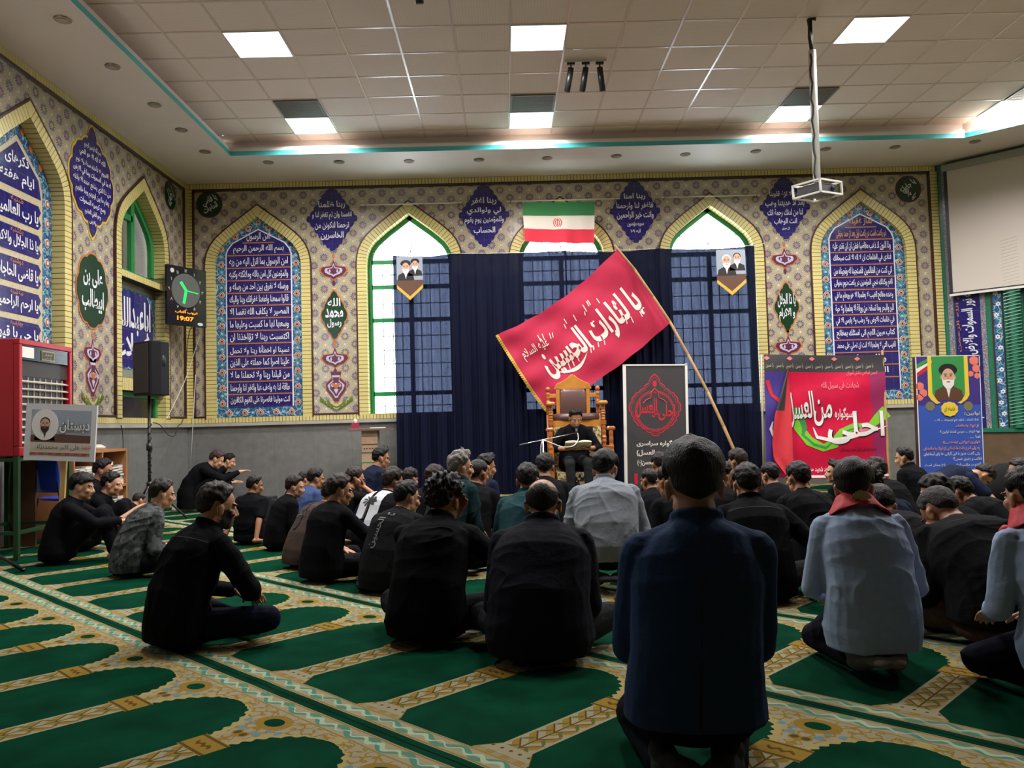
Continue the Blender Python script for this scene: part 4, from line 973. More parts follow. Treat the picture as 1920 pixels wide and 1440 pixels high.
    # ---- body: head, neck, trunk, arms, hands, legs as one surface
    b = MB(); head_prims(b, Mh, hc); b.cap(p[3]-dirs[2]*.04, hc+Mh@V(0, -.018, -.05), .066, .056, 14); b.cap(p[3]-dirs[2]*.01, hc+Mh@V(0, .0, -.07), .052, .048, 12)
    b.cap(p[0], p[1], .10, .10, 12); b.cap(p[1], p[2], .10, .11, 12); b.cap(p[2], p[3]-dirs[2]*.06, .11, .075, 12)
    for sg in (1, -1):
        b.cap(p[3]-dirs[2]*.05, Sh[sg], .05, .052, 12); b.cap(Sh[sg], El[sg], .050, .038, 12); b.cap(El[sg], Wr[sg], .038, .025, 12)
        fd = (Wr[sg]-El[sg]).normalized(); pm = Sh[sg, 'p']
        if fd.z < -.3 and Wr[sg].z < .12: fd = (V(fd.x, fd.y+.6, 0)).normalized(); pm = V(0, 0, -1)        # palm flat on the floor
        elif abs(fd.z) < .9: fd = (fd+V(0, .3, -.25)*.5).normalized()
        hand_prims(b, Wr[sg], fd, pm, sg, curl=.32)
        b.cap(hip[sg], knee[sg], .070, .050, 12); b.cap(knee[sg], ank[sg], .048, .034, 12); foot_prims(b, ank[sg], fdir[sg], fup[sg], .9)
    mats = [M_SKIN[skin], M_BROW, M_LIP, M_STUB, M_BEARD]
    Mi = Mh.transposed(); hcs = hc*s
    def post(me):
        n = len(me.polygons); c = np.empty(n*3, np.float32); me.polygons.foreach_get('center', c); c = c.reshape(-1, 3)
        L = (c-np.array(hcs))@np.array(Mi).T/s; idx = np.zeros(n, int); x, y, z = L[:, 0], L[:, 1], L[:, 2]
        idx[(np.abs(np.abs(x)-.033) < .019) & (y > .055) & (np.abs(z-.029+np.abs(np.abs(x)-.03)*.15) < .0048)] = 1
        idx[(np.abs(x) < .021) & (y > .082) & (np.abs(z+.057) < .0075)] = 2
        if beard: idx[(y > .03) & (z < -.044+.02*(np.abs(x) > .045)) & (z > -.14) & ((np.abs(x) > .024) | (z < -.066) | (np.abs(z+.044) < .004)) & (z > -.108)] = 4
        if beard: idx[(np.abs(x) > .045) & (z < -.005) & (z > -.095) & (y > .008) & (y < .06)] = 4
        if hair == 'bald': idx[(z > .0) & (y < .02) & (y > -.2)] = 3; idx[(z > .075) & (y < .1)] = 0
        me.polygons.foreach_set('material_index', idx.tolist())
    add_job('body', sp(b), vox, mats, root, 1 if near else 1, post=post)
    # ---- eyes
    e = MB()
    for sg in (1, -1):
        q = hc+Mh@V(sg*.032, .071, .008); e.ell(q, (.0115, .0115, .0075), Mh, 10, 7, 0); e.ell(q+Mh@V(0, .0070, -.001), (.0054, .0054, .0052), Mh, 8, 6, 1)
    sp(e).build('eyes', [M_EYEW, M_IRIS], root, True)
    # ---- hair
    styles = {'short': dict(top=.021, side=.007, mess=.4), 'full': dict(top=.028, side=.012, mess=.25), 'curly': dict(top=.034, side=.017, mess=.8), 'crop': dict(top=.011, side=.004, mess=.3), 'quiff': dict(top=.025, side=.007, front=.020, mess=.4),
              'bowl': dict(top=.026, side=.016, mess=.3, line=[(0, 14), (.6, 14), (1.0, 6), (1.3, -8), (1.6, -6), (1.9, -14), (2.2, -48), (3.15, -62)]), 'bald': dict(top=.005, side=.004, bald=True, mess=.1), 'thick': dict(top=.032, side=.008, front=.008, mess=.14)}
    h = hair_mesh(Mh, hc, styles[hair], sd); sp(h).build('hair', hm or M_HAIR, root, True)
    if glasses:
        g = MB()
        for sg in (1, -1):
            q = [hc+Mh@V(sg*.033+.022*math.cos(t*PI/6), .094-.1*abs(.022*math.cos(t*PI/6)), .006+.017*math.sin(t*PI/6)) for t in range(13)]; g.tube(q, .0022, 5)
            g.tube([hc+Mh@V(sg*.055, .09, .010), hc+Mh@V(sg*.078, .05, .012), hc+Mh@V(sg*.082, -.01, .010)], .0022, 5)
        g.tube([hc+Mh@V(-.011, .094, .008), hc+Mh@V(.011, .094, .008)], .002, 5); sp(g).build('glasses', M_SPEC, root)
    # ---- shirt
    if shirt is None: shirt = cloth('black_cotton', (.014, .014, .016))
    F = fat; r = MB(); y0 = -.012
    hz = max(hem, .03) if pose != 'chair' else zb-.10
    if pose == 'seiza': hz = max(hem, .13)
    X0 = V(1, 0, 0)
    rings = [(V(0, y0-.01, hz), X0*.190*F, V(0, .150*F, 0)), (p[0]+V(0, y0, 0 if pose not in ('seiza', 'chair') else -.03), X0*.205*F, V(0, .160*F, 0)), (p[0]+V(0, y0, .05), X0*.200*F, nn(0)*.150*F),
             (p[1]+nn(1)*-.008, Xd(1)*.188*F, nn(1)*.130*F), ((p[1]+p[2])/2, Xd(1.5)*.187*F**.7*wide, nn(1)*.128*F**.7), (p[2], Xd(2)*.192*wide*F**.4, nn(2)*.126*F**.4), (p[2]+dirs[2]*.075, Xd(2.6)*.184*wide, nn(2)*.116), (p[3]-dirs[2]*.045, Xd(3)*.146*wide, nn(3)*.094), (p[3]-dirs[2]*.005, Xd(3)*.078, nn(3)*.072), (p[3]+dirs[3]*.012, Xd(3)*.064, nn(3)*.064)]
    if rings[0][0].z > rings[1][0].z-.02: rings = rings[1:]
    r.loft(rings)
    for sg in (1, -1):
        r.cap(p[3]-dirs[2]*.038+Xd(3)*sg*.035, Sh[sg]+dirs[2]*.006-Xd(3)*sg*.016, .058, .062, 14); r.ell((p[2]+Sh[sg])/2-dirs[2]*.01, (.09*wide, .095, .11), None, 16, 10)
        Wc = El[sg]+(Wr[sg]-El[sg])*.90
        if sleeve == 'long': r.cap(Sh[sg], El[sg], .067, .054, 14); r.cap(El[sg], Wc, .054, .039, 14)
        elif sleeve == 'short': r.cap(Sh[sg], Sh[sg]+(El[sg]-Sh[sg])*.72, .068, .060, 14)
        else: r.cap(Sh[sg], El[sg], .067, .055, 14); r.cap(El[sg], El[sg]+(Wr[sg]-El[sg])*.35, .055, .05, 14)
    if collar:
        ring = [p[3]+dirs[3]*.018+Xd(3)*math.cos(t*PI/8)*.064+nn(3)*math.sin(t*PI/8)*.064 for t in range(17)]
        for q1, q2 in zip(ring, ring[1:]): r.cap(q1, q2, .017, None, 8, 2)
    fo = folds if folds is not None else (.0085 if near else .007)
    sh = add_job('shirt' if not extra or extra != 'suit' else 'jacket', sp(r), vox*1.05, [shirt], root, 3, fo, sd, fscale=1.0)
    # ---- trousers
    legs = legs or cloth('black_trousers', (.012, .012, .014)); q = MB(); q.ell(p[0]+V(0, -.01, -.015), (.172*F, .128*F, .095), None, 20, 12)
    if pose in ('cross', 'side', 'knees'): q.ell(V(0, -.02, .07), (.185*F, .14*F, .072), None, 20, 12)
    for sg in (1, -1):
        q.ell(p[0]+V(sg*.080, -.018, -.015), (.098*F, .115, .085)); q.cap(hip[sg], knee[sg], .092, .067, 14); q.cap(knee[sg], ank[sg]+(knee[sg]-ank[sg])*.08, .066, .050, 14)
    zmin = min(z for _, _, z in q.v)
    q.v = [(a, b_, max(c, .004)) for a, b_, c in q.v]
    add_job('trousers', sp(q), vox*1.15, [legs], root, 3, fo*.8, sd+1)
    k = MB()
    for sg in (1, -1): foot_prims(k, ank[sg], fdir[sg], fup[sg], 1.08); k.cap(ank[sg], ank[sg]+(knee[sg]-ank[sg])*.14, .043, .046, 12)
    k.v = [(a, b_, max(c, .002)) for a, b_, c in k.v]
    add_job('socks', sp(k), vox*1.1, [socks or M_SOCKD], root, 2)
    root['_s'] = s
    info = dict(root=root, s=s, p=p, dirs=dirs, nn=nn, Xd=Xd, hc=hc, Mh=Mh, Sh=Sh, El=El, Wr=Wr, sp=sp, vox=vox, shirt=sh)
    del root['_s']
    return info
C_BLACK = cloth('black_cotton', (.006, .006, .0075)); C_CHAR = cloth('charcoal_cotton', srgb(27, 28, 36)); C_NAVY = cloth('navy_cotton', srgb(26, 32, 52)); C_TEAL = cloth('dark_teal_shirt', srgb(34, 62, 68))
C_TEALD = cloth('deep_teal_shirt', srgb(28, 50, 54)); C_WHITE = cloth('pale_grey_shirt', srgb(132, 139, 147), .8, .04); C_SKY = cloth('light_blue_shirt', srgb(146, 164, 190), .8, .05); C_SUIT = cloth('blue_suit_cloth', srgb(42, 60, 92), .8, .06)
C_DENIM = cloth('denim_blue', srgb(58, 74, 112)); C_BROWN = cloth('brown_tshirt', srgb(74, 62, 56)); C_TROUS = cloth('black_trousers', (.007, .007, .009)); C_OLIVE = cloth('brown_trousers', srgb(66, 52, 44)); C_JEAN = cloth('dark_blue_trousers', srgb(20, 24, 40))
C_GREYT = cloth('dark_grey_trousers', srgb(40, 42, 44)); C_DG = cloth('dark_grey_shirt', srgb(26, 28, 29))
def camo_mat():
    m, nt, b = newmat('camouflage_cloth'); n1 = X(nt, sh_noise(nt, 14, 2).outputs['Fac']); n2 = X(nt, sh_noise(nt, 23, 2).outputs['Fac'])
    c = sh_mix(nt, n1 > .52, srgb(52, 56, 58), srgb(78, 84, 84)); c = sh_mix(nt, n2 > .56, c, srgb(30, 34, 36)); nt.links.new(c, b.inputs['Base Color']); b.inputs['Roughness'].default_value = .9; return m
C_CAMO = camo_mat()
P = person
# left side, front to back
A_ = P(158, 889, 6.75, 72, 'boy in black hugging his knees beside the red cooler, long fringe, white sock', head=8, hair='bowl', pose='knees', socks=M_SOCKW, skin=0, hunch=.3, arms={1: ((.10, .52, .36), (.8, -.2, -.3), None), -1: ((-.06, .52, .34), (-.8, -.2, -.3), None)})
P(213, 887, 7.5, 75, 'boy in a black T-shirt in profile behind the boy who hugs his knees', head=5, hair='short', pose='knees', skin=0, hunch=.5, sleeve='short')
P(197, 862, 8.5, 70, 'man whose face shows between two boys in front of the bookshelf', head=5, hair='short', pose='cross', skin=2, hunch=.35)
P(266, 926, 8.2, 30, 'small dark-haired child bent low beside the foot of the speaker stand', hair='crop', pose='cross', hunch=1.1, tilt=25, hm=M_HAIRB)
E_ = P(309, 901, 6.0, 48, 'boy in a grey camouflage shirt seen from behind on the left', head=10, hair='full', pose='cross', shirt=C_CAMO, skin=0, hunch=.5, hm=M_HAIRB, near=True)
F_ = P(414, 908, 4.05, 38, 'bearded young man in black sitting cross-legged, nearest figure on the left', head=18, hair='short', pose='cross', near=True, beard=True, skin=1, hunch=.36, legs=C_JEAN, hm=M_HAIRB, collar=True, shirt=cloth('faded_black_shirt', srgb(14, 15, 18)),
       arms={1: ((.10, .36, .20), (.7, .1, -.7), None), -1: ((-.04, .34, .21), (-.6, -.1, -.7), None)}, folds=.009)
P(480, 893, 7.4, 15, 'boy in a black T-shirt leaning on one straight arm behind the bearded man', head=42, hair='short', pose='knees', sleeve='short', hunch=.25, lean=-8, skin=2, arms={1: ((.22, -.24, .05), (.2, -.9, .3), (0, 0, -1)), -1: ((-.24, -.22, .05), (-.2, -.9, .3), (0, 0, -1))})
H_ = P(414, 834, 11.3, 78, 'person in black sweater and maroon cap crouching by the back wall, reaching forward', head=0, tilt=25, hair='full', hm=mat('maroon_hair', srgb(52, 26, 32), .7), pose='crouch', hunch=.8, skin=0, arms={1: ((.1, .66, .52), (.5, -.2, -.8), None), -1: ((-.05, .62, .5), (-.5, -.2, -.8), None)}, sc=.98)
H_['root'].location.z = 0
P(434, 852, 11.9, 80, 'face just visible beyond the crouching person in the black sweater', hair='short', pose='crouch', hunch=.9, tilt=15, skin=0)
P(556, 894, 7.0, 58, 'smiling boy in black, in profile left of the boy with the brown shirt', head=22, hair='full', pose='cross', skin=0, hunch=.3, hm=M_HAIRB)
P(595, 880, 7.8, 45, 'boy in a blue denim shirt near the back wall', head=15, hair='full', pose='cross', shirt=C_DENIM, skin=1, hunch=.4)
P(571, 886, 9.0, 40, 'dark head just left of the boy in the denim shirt, mostly hidden', hair='short', pose='cross', hunch=.5)
M_ = P(627, 902, 6.2, 40, 'boy in a brown-grey printed T-shirt bending forward, head hidden by the boy in front', head=10, hair='short', pose='cross', shirt=C_BROWN, sleeve='short', hunch=.72, skin=1)
L_ = P(641, 893, 5.55, 38, 'boy in black pointing with one hand beside the brown T-shirt', head=28, hair='full', pose='side', skin=1, hunch=.25, hm=M_HAIRB, near=True, arms={1: ((.25, .46, .30), (.7, -.3, -.6), (0, .1, -1)), -1: ((-.12, .3, .2), (-.8, -.2, -.5), None)})
P(669, 878, 7.2, 40, 'boy with glasses resting his chin on his hand', head=22, hair='short', pose='cross', glasses=True, sleeve='short', skin=1, hunch=.65, hm=M_HAIRB, arms={1: ((.13, .30, .56), (.6, .1, -.8), (-.3, -.8, .2)), -1: ((-.16, .32, .2), None, None)})
P(717, 856, 8.8, 55, 'boy with glasses in a dark navy top sitting upright near the wooden stand', head=15, hair='quiff', pose='seiza', glasses=True, shirt=C_NAVY, skin=1, hunch=.3, sc=.9)['root'].location.z = 0
Pp = P(740, 880, 6.55, 28, 'boy in black with a white palm-tree print across his back', head=25, hair='full', pose='cross', skin=2, hunch=.7, hm=M_HAIRB, near=True, folds=.004)
P(771, 880, 7.6, 35, 'dark head behind the boy with the palm-tree print, nearly hidden', hair='full', pose='cross', hunch=.6)
Rr = P(767, 904, 5.25, 25, 'boy in a black and grey jacket with pale lettering down his back', head=28, hair='short', pose='cross', shirt=C_DG, skin=0, hunch=.6, near=True, folds=.004)
P(818, 875, 6.9, 40, 'dark-haired boy between the lettered jacket and the grey-haired man', head=15, hair='full', pose='cross', skin=1, hunch=.5, hm=M_HAIRB)
T_ = P(836, 897, 4.15, 14, 'curly-haired man in black, hand on his knee, left of the balding man', head=16, hair='curly', kw=.85, pose='cross', near=True, skin=2, hunch=.62, collar=True, shirt=cloth('washed_black_shirt', srgb(14, 15, 17)), folds=.009, roll=-1,
       arms={1: ((.285, .36, .275), (.85, -.2, -.5), (0, 0, -1)), -1: ((.02, .34, .55), (-.6, .1, -.8), (0, -1, .2))})
U_ = P(864, 849, 5.7, 34, 'grey-haired man in a dark teal shirt looking to the right', head=32, tilt=2, hair='quiff', hm=M_HAIRG, pose='seiza', shirt=C_TEALD, skin=0, hunch=.35, near=True, collar=True)
P(899, 863, 6.4, 20, 'dark head in front of the grey-haired man, black top', head=22, hair='crop', pose='cross', skin=2, hunch=.4)
P(914, 854, 7.5, 40, 'boy in a navy shirt in clear profile against the curtain', head=28, hair='quiff', pose='cross', shirt=C_NAVY, skin=1, hunch=.3)
P(989, 872, 5.7, 8, 'man in a teal shirt behind the balding man', hair='short', pose='cross', shirt=C_TEAL, kw=.8, skin=2, hunch=.45, near=True, collar=True, fat=1.08)
Y_ = P(1018, 897, 3.8, 8, 'balding man in a charcoal shirt sitting cross-legged with his back to us', head=2, hair='bald', kw=.85, pose='cross', near=True, shirt=C_CHAR, legs=C_GREYT, skin=1, hunch=.62, fat=1.14, wide=1.08, collar=True, folds=.006,
       arms={1: ((.11, .34, .24), (.22, -.4, -.8), None), -1: ((-.11, .34, .24), (-.22, -.4, -.8), None)})
P(1021, 853, 7.0, 5, 'dark-haired boy straight in front of the tall chair on its left side', hair='short', pose='cross', skin=2, hunch=.35)
AA = P(1136, 848, 5.2, 4, 'man in a pale grey-white shirt in the middle of the crowd', head=20, tilt=14, hair='full', pose='seiza', near=True, shirt=C_WHITE, hem=.235, legs=C_TROUS, skin=1, hunch=.62, fat=1.08, wide=1.06, collar=True, folds=.008, socks=M_SOCKD, arms={1: ((.10, .32, .32), (.5, -.5, -.7), None), -1: ((-.10, .32, .32), (-.5, -.5, -.7), None)})
BB = P(1214, 880, 6.6, -12, 'boy in a black T-shirt with faint capital letters on the back', head=-22, hair='crop', pose='cross', sleeve='short', skin=2, hunch=.45, folds=.003)
P(1235, 850, 7.6, -8, 'dark head above the boy with the lettered T-shirt', hair='short', pose='cross', skin=2, hunch=.4)
P(1248, 876, 5.6, -25, 'boy half hidden by the left ear of the man in the blue suit', head=-10, hair='short', pose='cross', skin=1, hunch=.5)
EE = P(1297, 835, 2.52, 6, 'man in a dark blue suit jacket kneeling in the right foreground, seen from behind', head=-4, tilt=4, hair='thick', pose='seiza', near=True, shirt=C_SUIT, legs=cloth('suit_trousers', srgb(14, 17, 26)), skin=1, hunch=.06, roll=4, wide=1.0, fat=.97, collar=True, folds=.004, extra='suit', hem=.20, arms={1: ((.10, .30, .30), (.38, -.7, -.5), None), -1: ((-.10, .30, .30), (-.38, -.7, -.5), None)})
P(1358, 868, 6.2, 35, 'boy turned to the right just beside the suited man\'s right ear', head=38, hair='short', pose='cross', skin=1, hunch=.4)
P(1379, 845, 7.3, -25, 'brown-haired boy in front of the wooden flagpole foot', head=-10, hair='full', pose='cross', hm=M_HAIRB, skin=1, hunch=.4)
HH = P(1398, 873, 4.75, 2, 'young man in black propped on his right hand, right of the suited man', head=0, hair='short', pose='cross', near=True, skin=1, hunch=.5, collar=True, shirt=cloth('washed_black_shirt', (0, 0, 0)), arms={1: ((.335, .02, .07), (.6, -.7, .2), (0, 0, -1)), -1: ((-.2, .32, .2), None, None)})
P(1440, 870, 6.6, -12, 'boy in black between the propped young man and the red banner', head=-14, hair='short', pose='cross', skin=1, hunch=.4)
P(1492, 869, 5.5, -6, 'boy in a plain black sweater left of the light-blue shirt', head=-12, hair='short', pose='cross', near=True, skin=1, hunch=.5)
P(1566, 866, 6.9, -35, 'boy in black seen in profile facing left before the red banner', head=-42, tilt=-2, hair='quiff', pose='cross', skin=0, hunch=.35)
P(1637, 861, 6.5, -12, 'boy in black with his back turned, below the pink edge of the red banner', head=-16, hair='full', pose='cross', skin=2, hunch=.6, fat=1.05)
P(1622, 876, 5.15, 2, 'curly-headed boy in navy mostly hidden behind the scarfed boy in light blue', hair='curly', pose='cross', shirt=C_NAVY, hunch=.8, skin=2, hm=M_HAIRB)
P(1640, 915, 4.5, 6, 'bent charcoal back just right of the scarfed boy\'s head', hair='crop', pose='cross', shirt=cloth('charcoal_jersey', srgb(34, 33, 36)), hunch=1.1, tilt=30, skin=2)
P(1692, 853, 7.7, -30, 'boy in a black shirt sitting tall between the red banner and the blue poster', head=-20, hair='short', pose='seiza', skin=0, hunch=.3, sc=.79, collar=True)['root'].location.z = 0
P(1746, 893, 4.7, -30, 'long-fringed boy turned left in front of the blue poster', head=-38, hair='bowl', pose='cross', near=True, skin=0, hunch=.6)
QQ = P(1736, 926, 4.05, -4, 'broad black-shirted man, head bowed and belt showing, right of the scarfed boy', head=-14, tilt=42, hair='crop', pose='cross', near=True, skin=1, hunch=1.05, fat=1.3, wide=1.16, legs=C_OLIVE, hm=mat('greying_black_hair', srgb(50, 46, 44), .7, noise=.5, nscale=50, bump=1, bscale=150), folds=.006, hem=.165)
RR = P(1786, 899, 5.5, -30, 'boy in black leaning forward behind the broad bowed man', head=-8, tilt=25, hair='short', pose='cross', skin=2, hunch=.95)
TT = P(1906, 862, 6.2, -60, 'boy with glasses at the right edge, facing left', head=-12, hair='short', pose='cross', glasses=True, skin=1, hunch=.4)
SS = P(1862, 868, 8.0, 95, 'person bent forward on both hands at the far right beside the blue poster', head=0, tilt=70, hair='short', pose='crouch', hunch=1.5, skin=1, shirt=C_NAVY, sleeve='short', legs=C_JEAN, sc=.95, arms={1: ((.2, .62, .08), (.6, -.4, .3), (0, 0, -1)), -1: ((-.2, .62, .08), (-.6, -.4, .3), (0, 0, -1))})
SS['root'].location.z = 0
LL = P(1600, 868, 3.35, 4, 'boy in a light blue shirt and red neckerchief kneeling in the right foreground', head=26, tilt=8, hair='thick', pose='seiza', near=True, shirt=C_SKY, legs=cloth('navy_school_trousers', srgb(16, 18, 30)), socks=M_SOLE, skin=1, hunch=.28, fat=1.04, wide=1.0, collar=True, folds=.010, arms={1: ((.12, .30, .30), (.55, -.7, -.5), None), -1: ((-.12, .30, .30), (-.55, -.7, -.5), None)}, seed=11)
UU = P(1918, 880, 3.0, -6, 'boy in light blue shirt and red neckerchief cut by the right edge of the picture', head=-4, tilt=6, hair='short', pose='seiza', near=True, shirt=C_SKY, legs=cloth('navy_school_trousers', (0, 0, 0)), socks=M_SOLE, skin=1, hunch=.3, wide=1.0, collar=True, folds=.010, arms={1: ((.12, .30, .30), (.55, -.7, -.5), None), -1: ((-.12, .30, .30), (-.55, -.7, -.5), None)}, seed=12)
# reciter on the step of the tall chair, an open book in his hands
PR = P(1080, 769, 11.0, 176, 'boy in black tunic reciting from an open book on the step of the tall chair', head=-3, tilt=24, hair='quiff', pose='chair', shirt=C_BLACK, sleeve='half', legs=C_GREYT, skin=2, hunch=.25, group=None, seat=.42, arms={1: ((.14, .30, .70), (.8, -.4, -.5), (-.2, 0, 1)), -1: ((-.14, .30, .70), (-.8, -.4, -.5), (.2, 0, 1))}, sc=None, fat=1.05)

# prints, scarves, seams: parts of their wearers, laid just off the cloth after the bodies exist
from mathutils.bvhtree import BVHTree
def decal(info, mb, name, mats, origin, right, up, lift=.006):
    """lay a flat drawing (x right, y up, metres) onto the back of a person's shirt: each vertex is dropped along the view of the back"""
    o = info['shirt']; me = o.data; bv = BVHTree.FromPolygons([v.co for v in me.vertices], [tuple(q.vertices) for q in me.polygons])
    s = info['s']; O = Vector(origin)*s; R_ = Vector(right).normalized(); U = Vector(up).normalized(); N = U.cross(R_)       # N: into the body
    N.normalize(); bm = bmesh.new(); vs = [bm.verts.new(v) for v in mb.v]
    for f, mi in zip(mb.f, mb.m):
        try: fc = bm.faces.new([vs[i] for i in f]); fc.material_index = mi
        except ValueError: pass
    bmesh.ops.triangulate(bm, faces=bm.faces)
    for _ in range(3):
        es = [e for e in bm.edges if e.calc_length() > .02]
        if not es: break
        bmesh.ops.subdivide_edges(bm, edges=es, cuts=1); bmesh.ops.triangulate(bm, faces=bm.faces)
    for v in bm.verts:
        st = O+R_*v.co.x+U*v.co.y-N*.5; hit, nr, idx, d = bv.ray_cast(st, N)
        v.co = (hit-N*(lift+v.co.z)) if hit else O+R_*v.co.x+U*v.co.y
    m2 = bpy.data.meshes.new(name); bm.to_mesh(m2); bm.free(); return link(name, m2, mats, info['root'])
run_jobs()
def backframe(i, a=1.5):
    p = i['p']; t = (p[3]-p[1]).normalized(); return p[2], V(1, 0, 0), t
M_PRINTW = mat('white_print', srgb(186, 190, 196), .8); M_PRINTK = mat('black_print', (.01, .01, .01), .8); M_PRINTG = mat('faded_grey_print', srgb(112, 118, 116), .9); M_PRINTD = mat('dim_grey_print', srgb(78, 84, 78), .9)
O_, R_, U_2 = backframe(Pp); a = MB()
a.add([(-.14, -.16, 0), (-.03, -.16, 0), (-.03, .13, 0), (-.14, .13, 0)], [(0, 1, 2, 3)]); a.add([(.0, -.22, 0), (.09, -.22, 0), (.09, .15, 0), (.0, .15, 0)], [(0, 1, 2, 3)])
a.add([(-.035, -.16, .002), (-.015, -.16, .002), (-.01, .0, .002), (-.028, .0, .002)], [(0, 1, 2, 3)], 1)
for k in range(9): w = k*2*PI/9; a.add([(-.02, .0, .003), (-.02+.06*math.cos(w)-.012*math.sin(w), .01+.05*math.sin(w)+.012*math.cos(w), .003), (-.02+.075*math.cos(w), .0+.055*math.sin(w), .003), (-.02+.05*math.cos(w)+.012*math.sin(w), .0+.04*math.sin(w)-.01*math.cos(w), .003)], [(0, 1, 2, 3)], 1)
decal(Pp, a, 'back_print', [M_PRINTW, M_PRINTK], O_, R_, U_2)
O_, R_, U_2 = backframe(Rr); a = MB(); text(a, 'الحسین', 0, -.06, 0, width=.22, height=.07, bold=.01, rot=PI/2*.9); text(a, 'یا', 0.06, .08, 0, width=.06, height=.03, bold=.01)
decal(Rr, a, 'back_print', [M_PRINTG], O_+V(-.05, 0, 0), R_, U_2)
O_, R_, U_2 = backframe(BB); a = MB()
for k, wd in enumerate(('ABUSE', 'FLOW', 'COM')): text(a, wd, .06, .02-k*.055, 0, height=.026, bold=.01, arabic=False)
decal(BB, a, 'back_print', [M_PRINTD], O_, R_, U_2)
O_, R_, U_2 = backframe(M_); a = MB(); tt = scallop([(0, .12), (-.03, .02), (-.02, -.14), (.02, -.14), (.03, .02)], 2, .012); a.add([(x, y, 0) for x, y in tt], [tuple(range(len(tt)))]); text(a, 'یا علی', .0, -.02, .003, width=.12, height=.05, bold=.0, mi=1)
decal(M_, a, 'back_print', [mat('darker_brown_print', srgb(44, 34, 30), .9), M_PRINTG], O_+V(-.04, 0, 0), R_, U_2)
# centre-back seam and vent of the suit jacket
O_, R_, U_2 = backframe(EE); a = MB()
a.add([(-.0015, -.34, 0), (.0015, -.34, 0), (.0015, .20, 0), (-.0015, .20, 0)], [(0, 1, 2, 3)]); a.add([(-.004, -.42, 0), (.004, -.42, 0), (.002, -.24, 0), (-.002, -.24, 0)], [(0, 1, 2, 3)])
decal(EE, a, 'back_seam', [mat('suit_seam', srgb(12, 18, 32), .9)], O_, R_, U_2, .001)
for inf in (HH, AA, F_, QQ):                              # shirt yoke seam
    O_, R_, U_2 = backframe(inf); a = MB(); n = 12; pts = [(-.16+.32*i/n, .085+.0*i) for i in range(n+1)]
    a.add([(x, y, 0) for x, y in pts]+[(x, y+.004, 0) for x, y in pts], [(i, i+1, n+2+i, n+1+i) for i in range(n)]); decal(inf, a, 'yoke_seam', [mat('seam_thread', (.02, .02, .022), .9) if inf is not AA else mat('pale_seam', srgb(120, 126, 134), .9)], O_, R_, U_2, .0012)
def neckerchief(i, seedv):
    p, d, Xd, nn = i['p'], i['dirs'], i['Xd'], i['nn']; m = MB(); n = 56; R = np.random.default_rng(seedv); ph = R.uniform(0, 6, 3)
    prof = [(.066, .050), (.072, .062), (.080, .056), (.088, .034), (.098, .012), (.116, -.012), (.118, -.022), (.106, -.018), (.090, .002), (.076, .024)]
    vs = []
    for k in range(n):
        w = 2*PI*k/n; sd_ = abs(math.cos(w))**1.5; fr_ = max(0, math.sin(w))
        for q, (r_, h) in enumerate(prof):
            o = min(1, max(0, (r_-.075)/.04)); rr = r_+o*(.030*sd_-.012*(1-sd_))+.0035*math.sin(w*9+q*.9+ph[0])*o+.002*math.sin(w*17+ph[1]+q); hh = h-o*(.030*sd_+.030*fr_)
            vs.append((p[3]+d[3]*(.010+hh)+Xd(3)*math.cos(w)*rr+nn(3)*math.sin(w)*rr)*i['s'])
    L = len(prof); fs = [(k*L+q, k*L+(q+1) % L, ((k+1) % n)*L+(q+1) % L, ((k+1) % n)*L+q) for k in range(n) for q in range(L)]
    m.add(vs, fs)
    for sg in (1, -1): m.cap((p[3]+V(sg*.07, .10, -.05))*i['s'], (p[3]+V(sg*.03, .17, -.16))*i['s'], .024, .010, 8, 2)
    o = m.build('neckerchief', mat('red_neckerchief', srgb(186, 20, 38), .7, noise=.1, nscale=20), i['root'], True)
    a = MB(); cr = scallop([(-.045, -.016), (.045, -.016), (.025, .010), (.0, .022), (-.025, .010)], 2, .004); u_ = V(0, .30, 1).normalized(); x_ = V(1, 0, 0); w_ = x_.cross(u_)
    plate(a, cr, -.002, .003); c0 = p[3]+d[3]*.036-nn(3)*.100
    a.v = [tuple((c0+x_*x+u_*y+w_*z)*i['s']) for x, y, z in a.v]; a.build('crest', mat('gold_crest', srgb(160, 146, 92), .7), i['root'])['label'] = 'gold embroidered crest'
    return o
for i_, sv in ((LL, 3), (UU, 4)): neckerchief(i_, sv)
# belt of the broad man
q = MB(); F = 1.3; pts = [V(.225*math.cos(t*PI/16), -.014+.172*math.sin(t*PI/16), .150) for t in range(33)]
for x, y in zip(pts, pts[1:]): q.cap(x, y, .014, None, 6, 2)
QQ['sp'](q).build('belt', mat('black_leather', (.01, .01, .01), .4), QQ['root'], True)
# ------------------------------------------------------------------ curtain and hangings on the back wall
M_CURT, nt, b = newmat('sheer_navy_curtain')
b.inputs['Base Color'].default_value = (*srgb(14, 18, 40), 1); b.inputs['Roughness'].default_value = .75; b.inputs['Specular IOR Level'].default_value = .1
tr = nt.nodes.new('ShaderNodeBsdfTransparent'); tr.inputs[0].default_value = (.55, .66, 1, 1)
mx = nt.nodes.new('ShaderNodeMixShader'); nz = X(nt, sh_noise(nt, 240, 2).outputs['Fac']); x, y, z = sh_coords(nt)
pl_ = ((x*40+(x*13).sin()*3).sin()*.5+.5)*.35+.75
nt.links.new((((nz-.38).max(0)*.13+.007)*pl_).so, mx.inputs[0]); nt.links.new(b.outputs[0], mx.inputs[1]); nt.links.new(tr.outputs[0], mx.inputs[2]); nt.links.new(mx.outputs[0], nt.nodes['Material Output'].inputs[0])
edges = [-1.66, -.79, .98, 2.38, 3.88]
